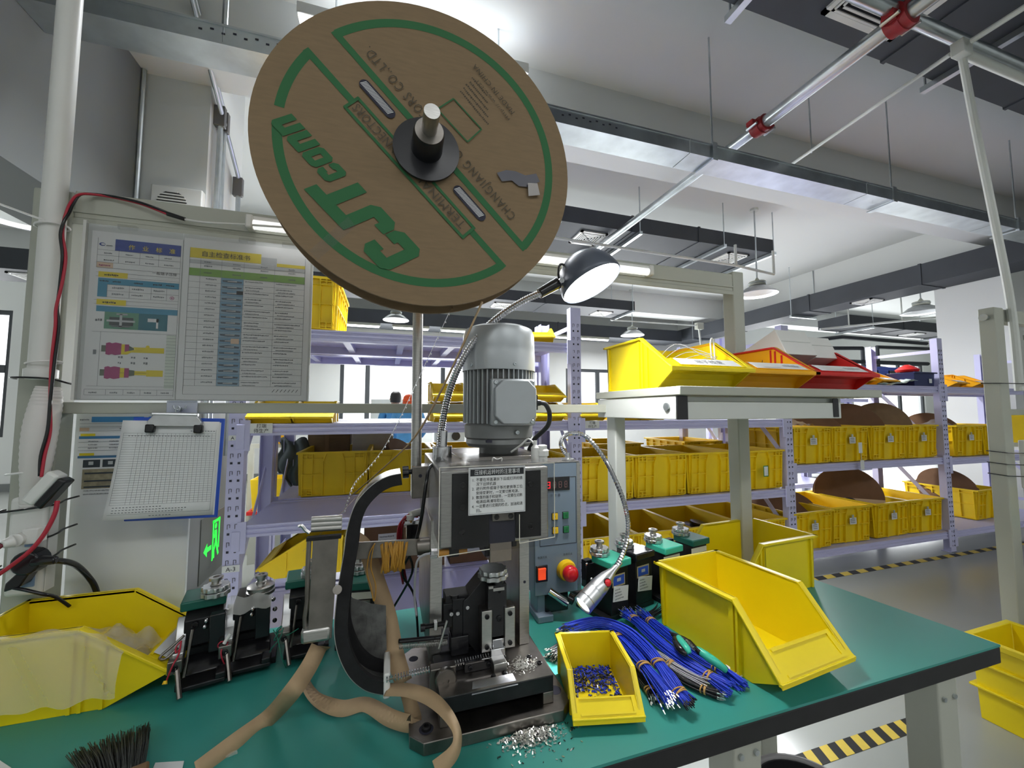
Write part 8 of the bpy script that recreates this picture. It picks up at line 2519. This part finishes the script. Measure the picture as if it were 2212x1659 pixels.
# ================================================================== SCRAP, BRUSH, PAPERS
t = thing('terminal_scrap', 'heap of bright terminal offcuts at the front corner of the press', 'scrap', (0.253, 0.693, 0.755))
mb = MB()
c0 = Vector((0.253, 0.695, 0.755))
for k in range(1100):
    a, q = RND.uniform(0, 2 * pi), abs(RND.gauss(0, 0.5))
    x, y = c0.x + 0.058 * q * cos(a), c0.y + 0.030 * q * sin(a) + 0.002
    if y > 0.709:
        y = 0.709 - RND.random() * 0.01
    z = 0.7515 + max(0, 0.010 * (1 - q)) * RND.random()
    an, l = RND.uniform(0, 2 * pi), RND.uniform(0.0012, 0.0028)
    mb.cur = 0 if RND.random() < 0.88 else 1
    d = Vector((cos(an), sin(an), RND.uniform(-.5, .5))) * l
    mb.bar(Vector((x, y, z)) - d, Vector((x, y, z)) + d, 0.0019, 0.0008)
for k in range(60):
    a, q = RND.uniform(0, 2 * pi), RND.uniform(0.6, 1.9)
    an, l = RND.uniform(0, 2 * pi), RND.uniform(0.001, 0.0024)
    p = Vector((c0.x + 0.01 + 0.05 * q * cos(a), min(0.708, c0.y - 0.012 + 0.034 * q * sin(a)), 0.7512))
    d = Vector((cos(an), sin(an), 0)) * l
    mb.cur = 0 if RND.random() < 0.45 else 1
    mb.bar(p - d, p + d, 0.0013, 0.0009)
build(mb, 'offcuts', [TIN, WIREK], t, world=True, sm=0, kind='stuff')
t['kind'] = 'stuff'
t = thing('terminal_scrap', 'bright terminal offcuts scattered on the press bed beside the applicator', 'scrap', (0.26, 0.775, 0.8216))
mb = MB()
for k in range(230):
    x, y = 0.263 + RND.gauss(0, 0.014), 0.778 + RND.gauss(0, 0.011)
    if y < 0.738 or x > 0.31:
        continue
    an, l = RND.uniform(0, 2 * pi), RND.uniform(0.001, 0.0026)
    d = Vector((cos(an), sin(an), RND.uniform(-.5, .5))) * l
    p = Vector((x, y, 0.8226 + RND.random() * 0.004))
    mb.bar(p - d, p + d, 0.0014, 0.0006)
build(mb, 'offcuts', TIN, t, world=True, sm=0, kind='stuff')
t['kind'] = 'stuff'

t = thing('bench_brush', 'black bristle bench brush fanned out at the front left of the bench', 'brush', (-0.395, 0.80, 0.751))
mb = MB()
hb_ = Vector((-0.372, 0.775, 0.768))
for k in range(420):
    f = RND.random()
    tip = Vector((-0.49, 0.871, 0.76)).lerp(Vector((-0.39, 0.905, 0.76)), f) + Vector((0, 0, RND.uniform(-0.006, 0.016)))
    if f < 0.3:
        tip = tip.lerp(hb_, RND.uniform(0, 0.15 + 0.2 * (0.3 - f)))
    else:
        tip = tip.lerp(hb_, RND.uniform(0, 0.10))
    b_ = hb_ + Vector(((f - 0.5) * 0.05, (f - 0.5) * 0.02, RND.uniform(-0.010, 0.012)))
    mid = b_.lerp(tip, 0.5) + Vector((RND.uniform(-.003, .003), RND.uniform(-.003, .003), 0.006))
    mb.tube([b_, mid, tip], [0.0009, 0.0008, 0.0005], 4)
build(mb, 'bristles', mat('bristle', s2l(56, 58, 56), 0.5, var=0.3), t, world=True, sm=180, kind='stuff')
build(MB().bar(hb_ + Vector((-0.03, -0.012, 0)), hb_ + Vector((0.032, 0.012, 0)), 0.022, 0.026), 'brush_block', mat('brush_wood', s2l(120, 92, 62), 0.6), t, world=True, bev=0.003)
build(MB().tube([hb_ + Vector((0.004, -0.01, 0)), hb_ + Vector((0.03, -0.07, 0.004)), hb_ + Vector((0.05, -0.12, 0.006))], [0.009, 0.010, 0.008], 10), 'brush_handle', mat('brush_wood', s2l(120, 92, 62), 0.6), t, world=True, sm=180)
t = thing('paper_strip', 'white paper strip at the front edge left of the kraft tape', 'paper', (-0.326, 0.815, 0.752))
q = Sheet((0, 0, 0.7515), (1, 0, 0), (0, 1, 0), 0.0004)
q.poly([tuple(v[:2]) for v in ((-0.35, 0.829, 0.752), (-0.307, 0.819, 0.752), (-0.301, 0.796, 0.752), (-0.346, 0.807, 0.752))], PAPER)
build(q.mb, 'strip', q.mats, t, world=True, sm=0, solid=0.0005)
t = thing('film_scrap', 'tiny clear film scrap on the bench beside the kraft tape', 'film', (-0.238, 0.812, 0.752))
q = Sheet((0, 0, 0.752), (1, 0, 0), (0, 1, 0), 0.0004)
q.poly([tuple(v[:2]) for v in ((-0.249, 0.812, 0.752), (-0.232, 0.818, 0.752), (-0.228, 0.809, 0.752), (-0.242, 0.804, 0.752))], clear('bag_film', a=0.42))
build(q.mb, 'scrap', q.mats, t, world=True, sm=0)
t = thing('paper_sheet', 'white paper corner at the lower left edge of the bench', 'paper', (-0.582, 0.894, 0.752))
q = Sheet((0, 0, 0.7515), (1, 0, 0), (0, 1, 0), 0.0004)
q.poly([tuple(v[:2]) for v in ((-0.611, 0.922, 0.752), (-0.559, 0.881, 0.752), (-0.553, 0.856, 0.752), (-0.608, 0.881, 0.752))][::-1], PAPER)
build(q.mb, 'sheet', q.mats, t, world=True, sm=0, solid=0.0005)

# drop unused template meshes left behind
bpy.context.view_layer.update()
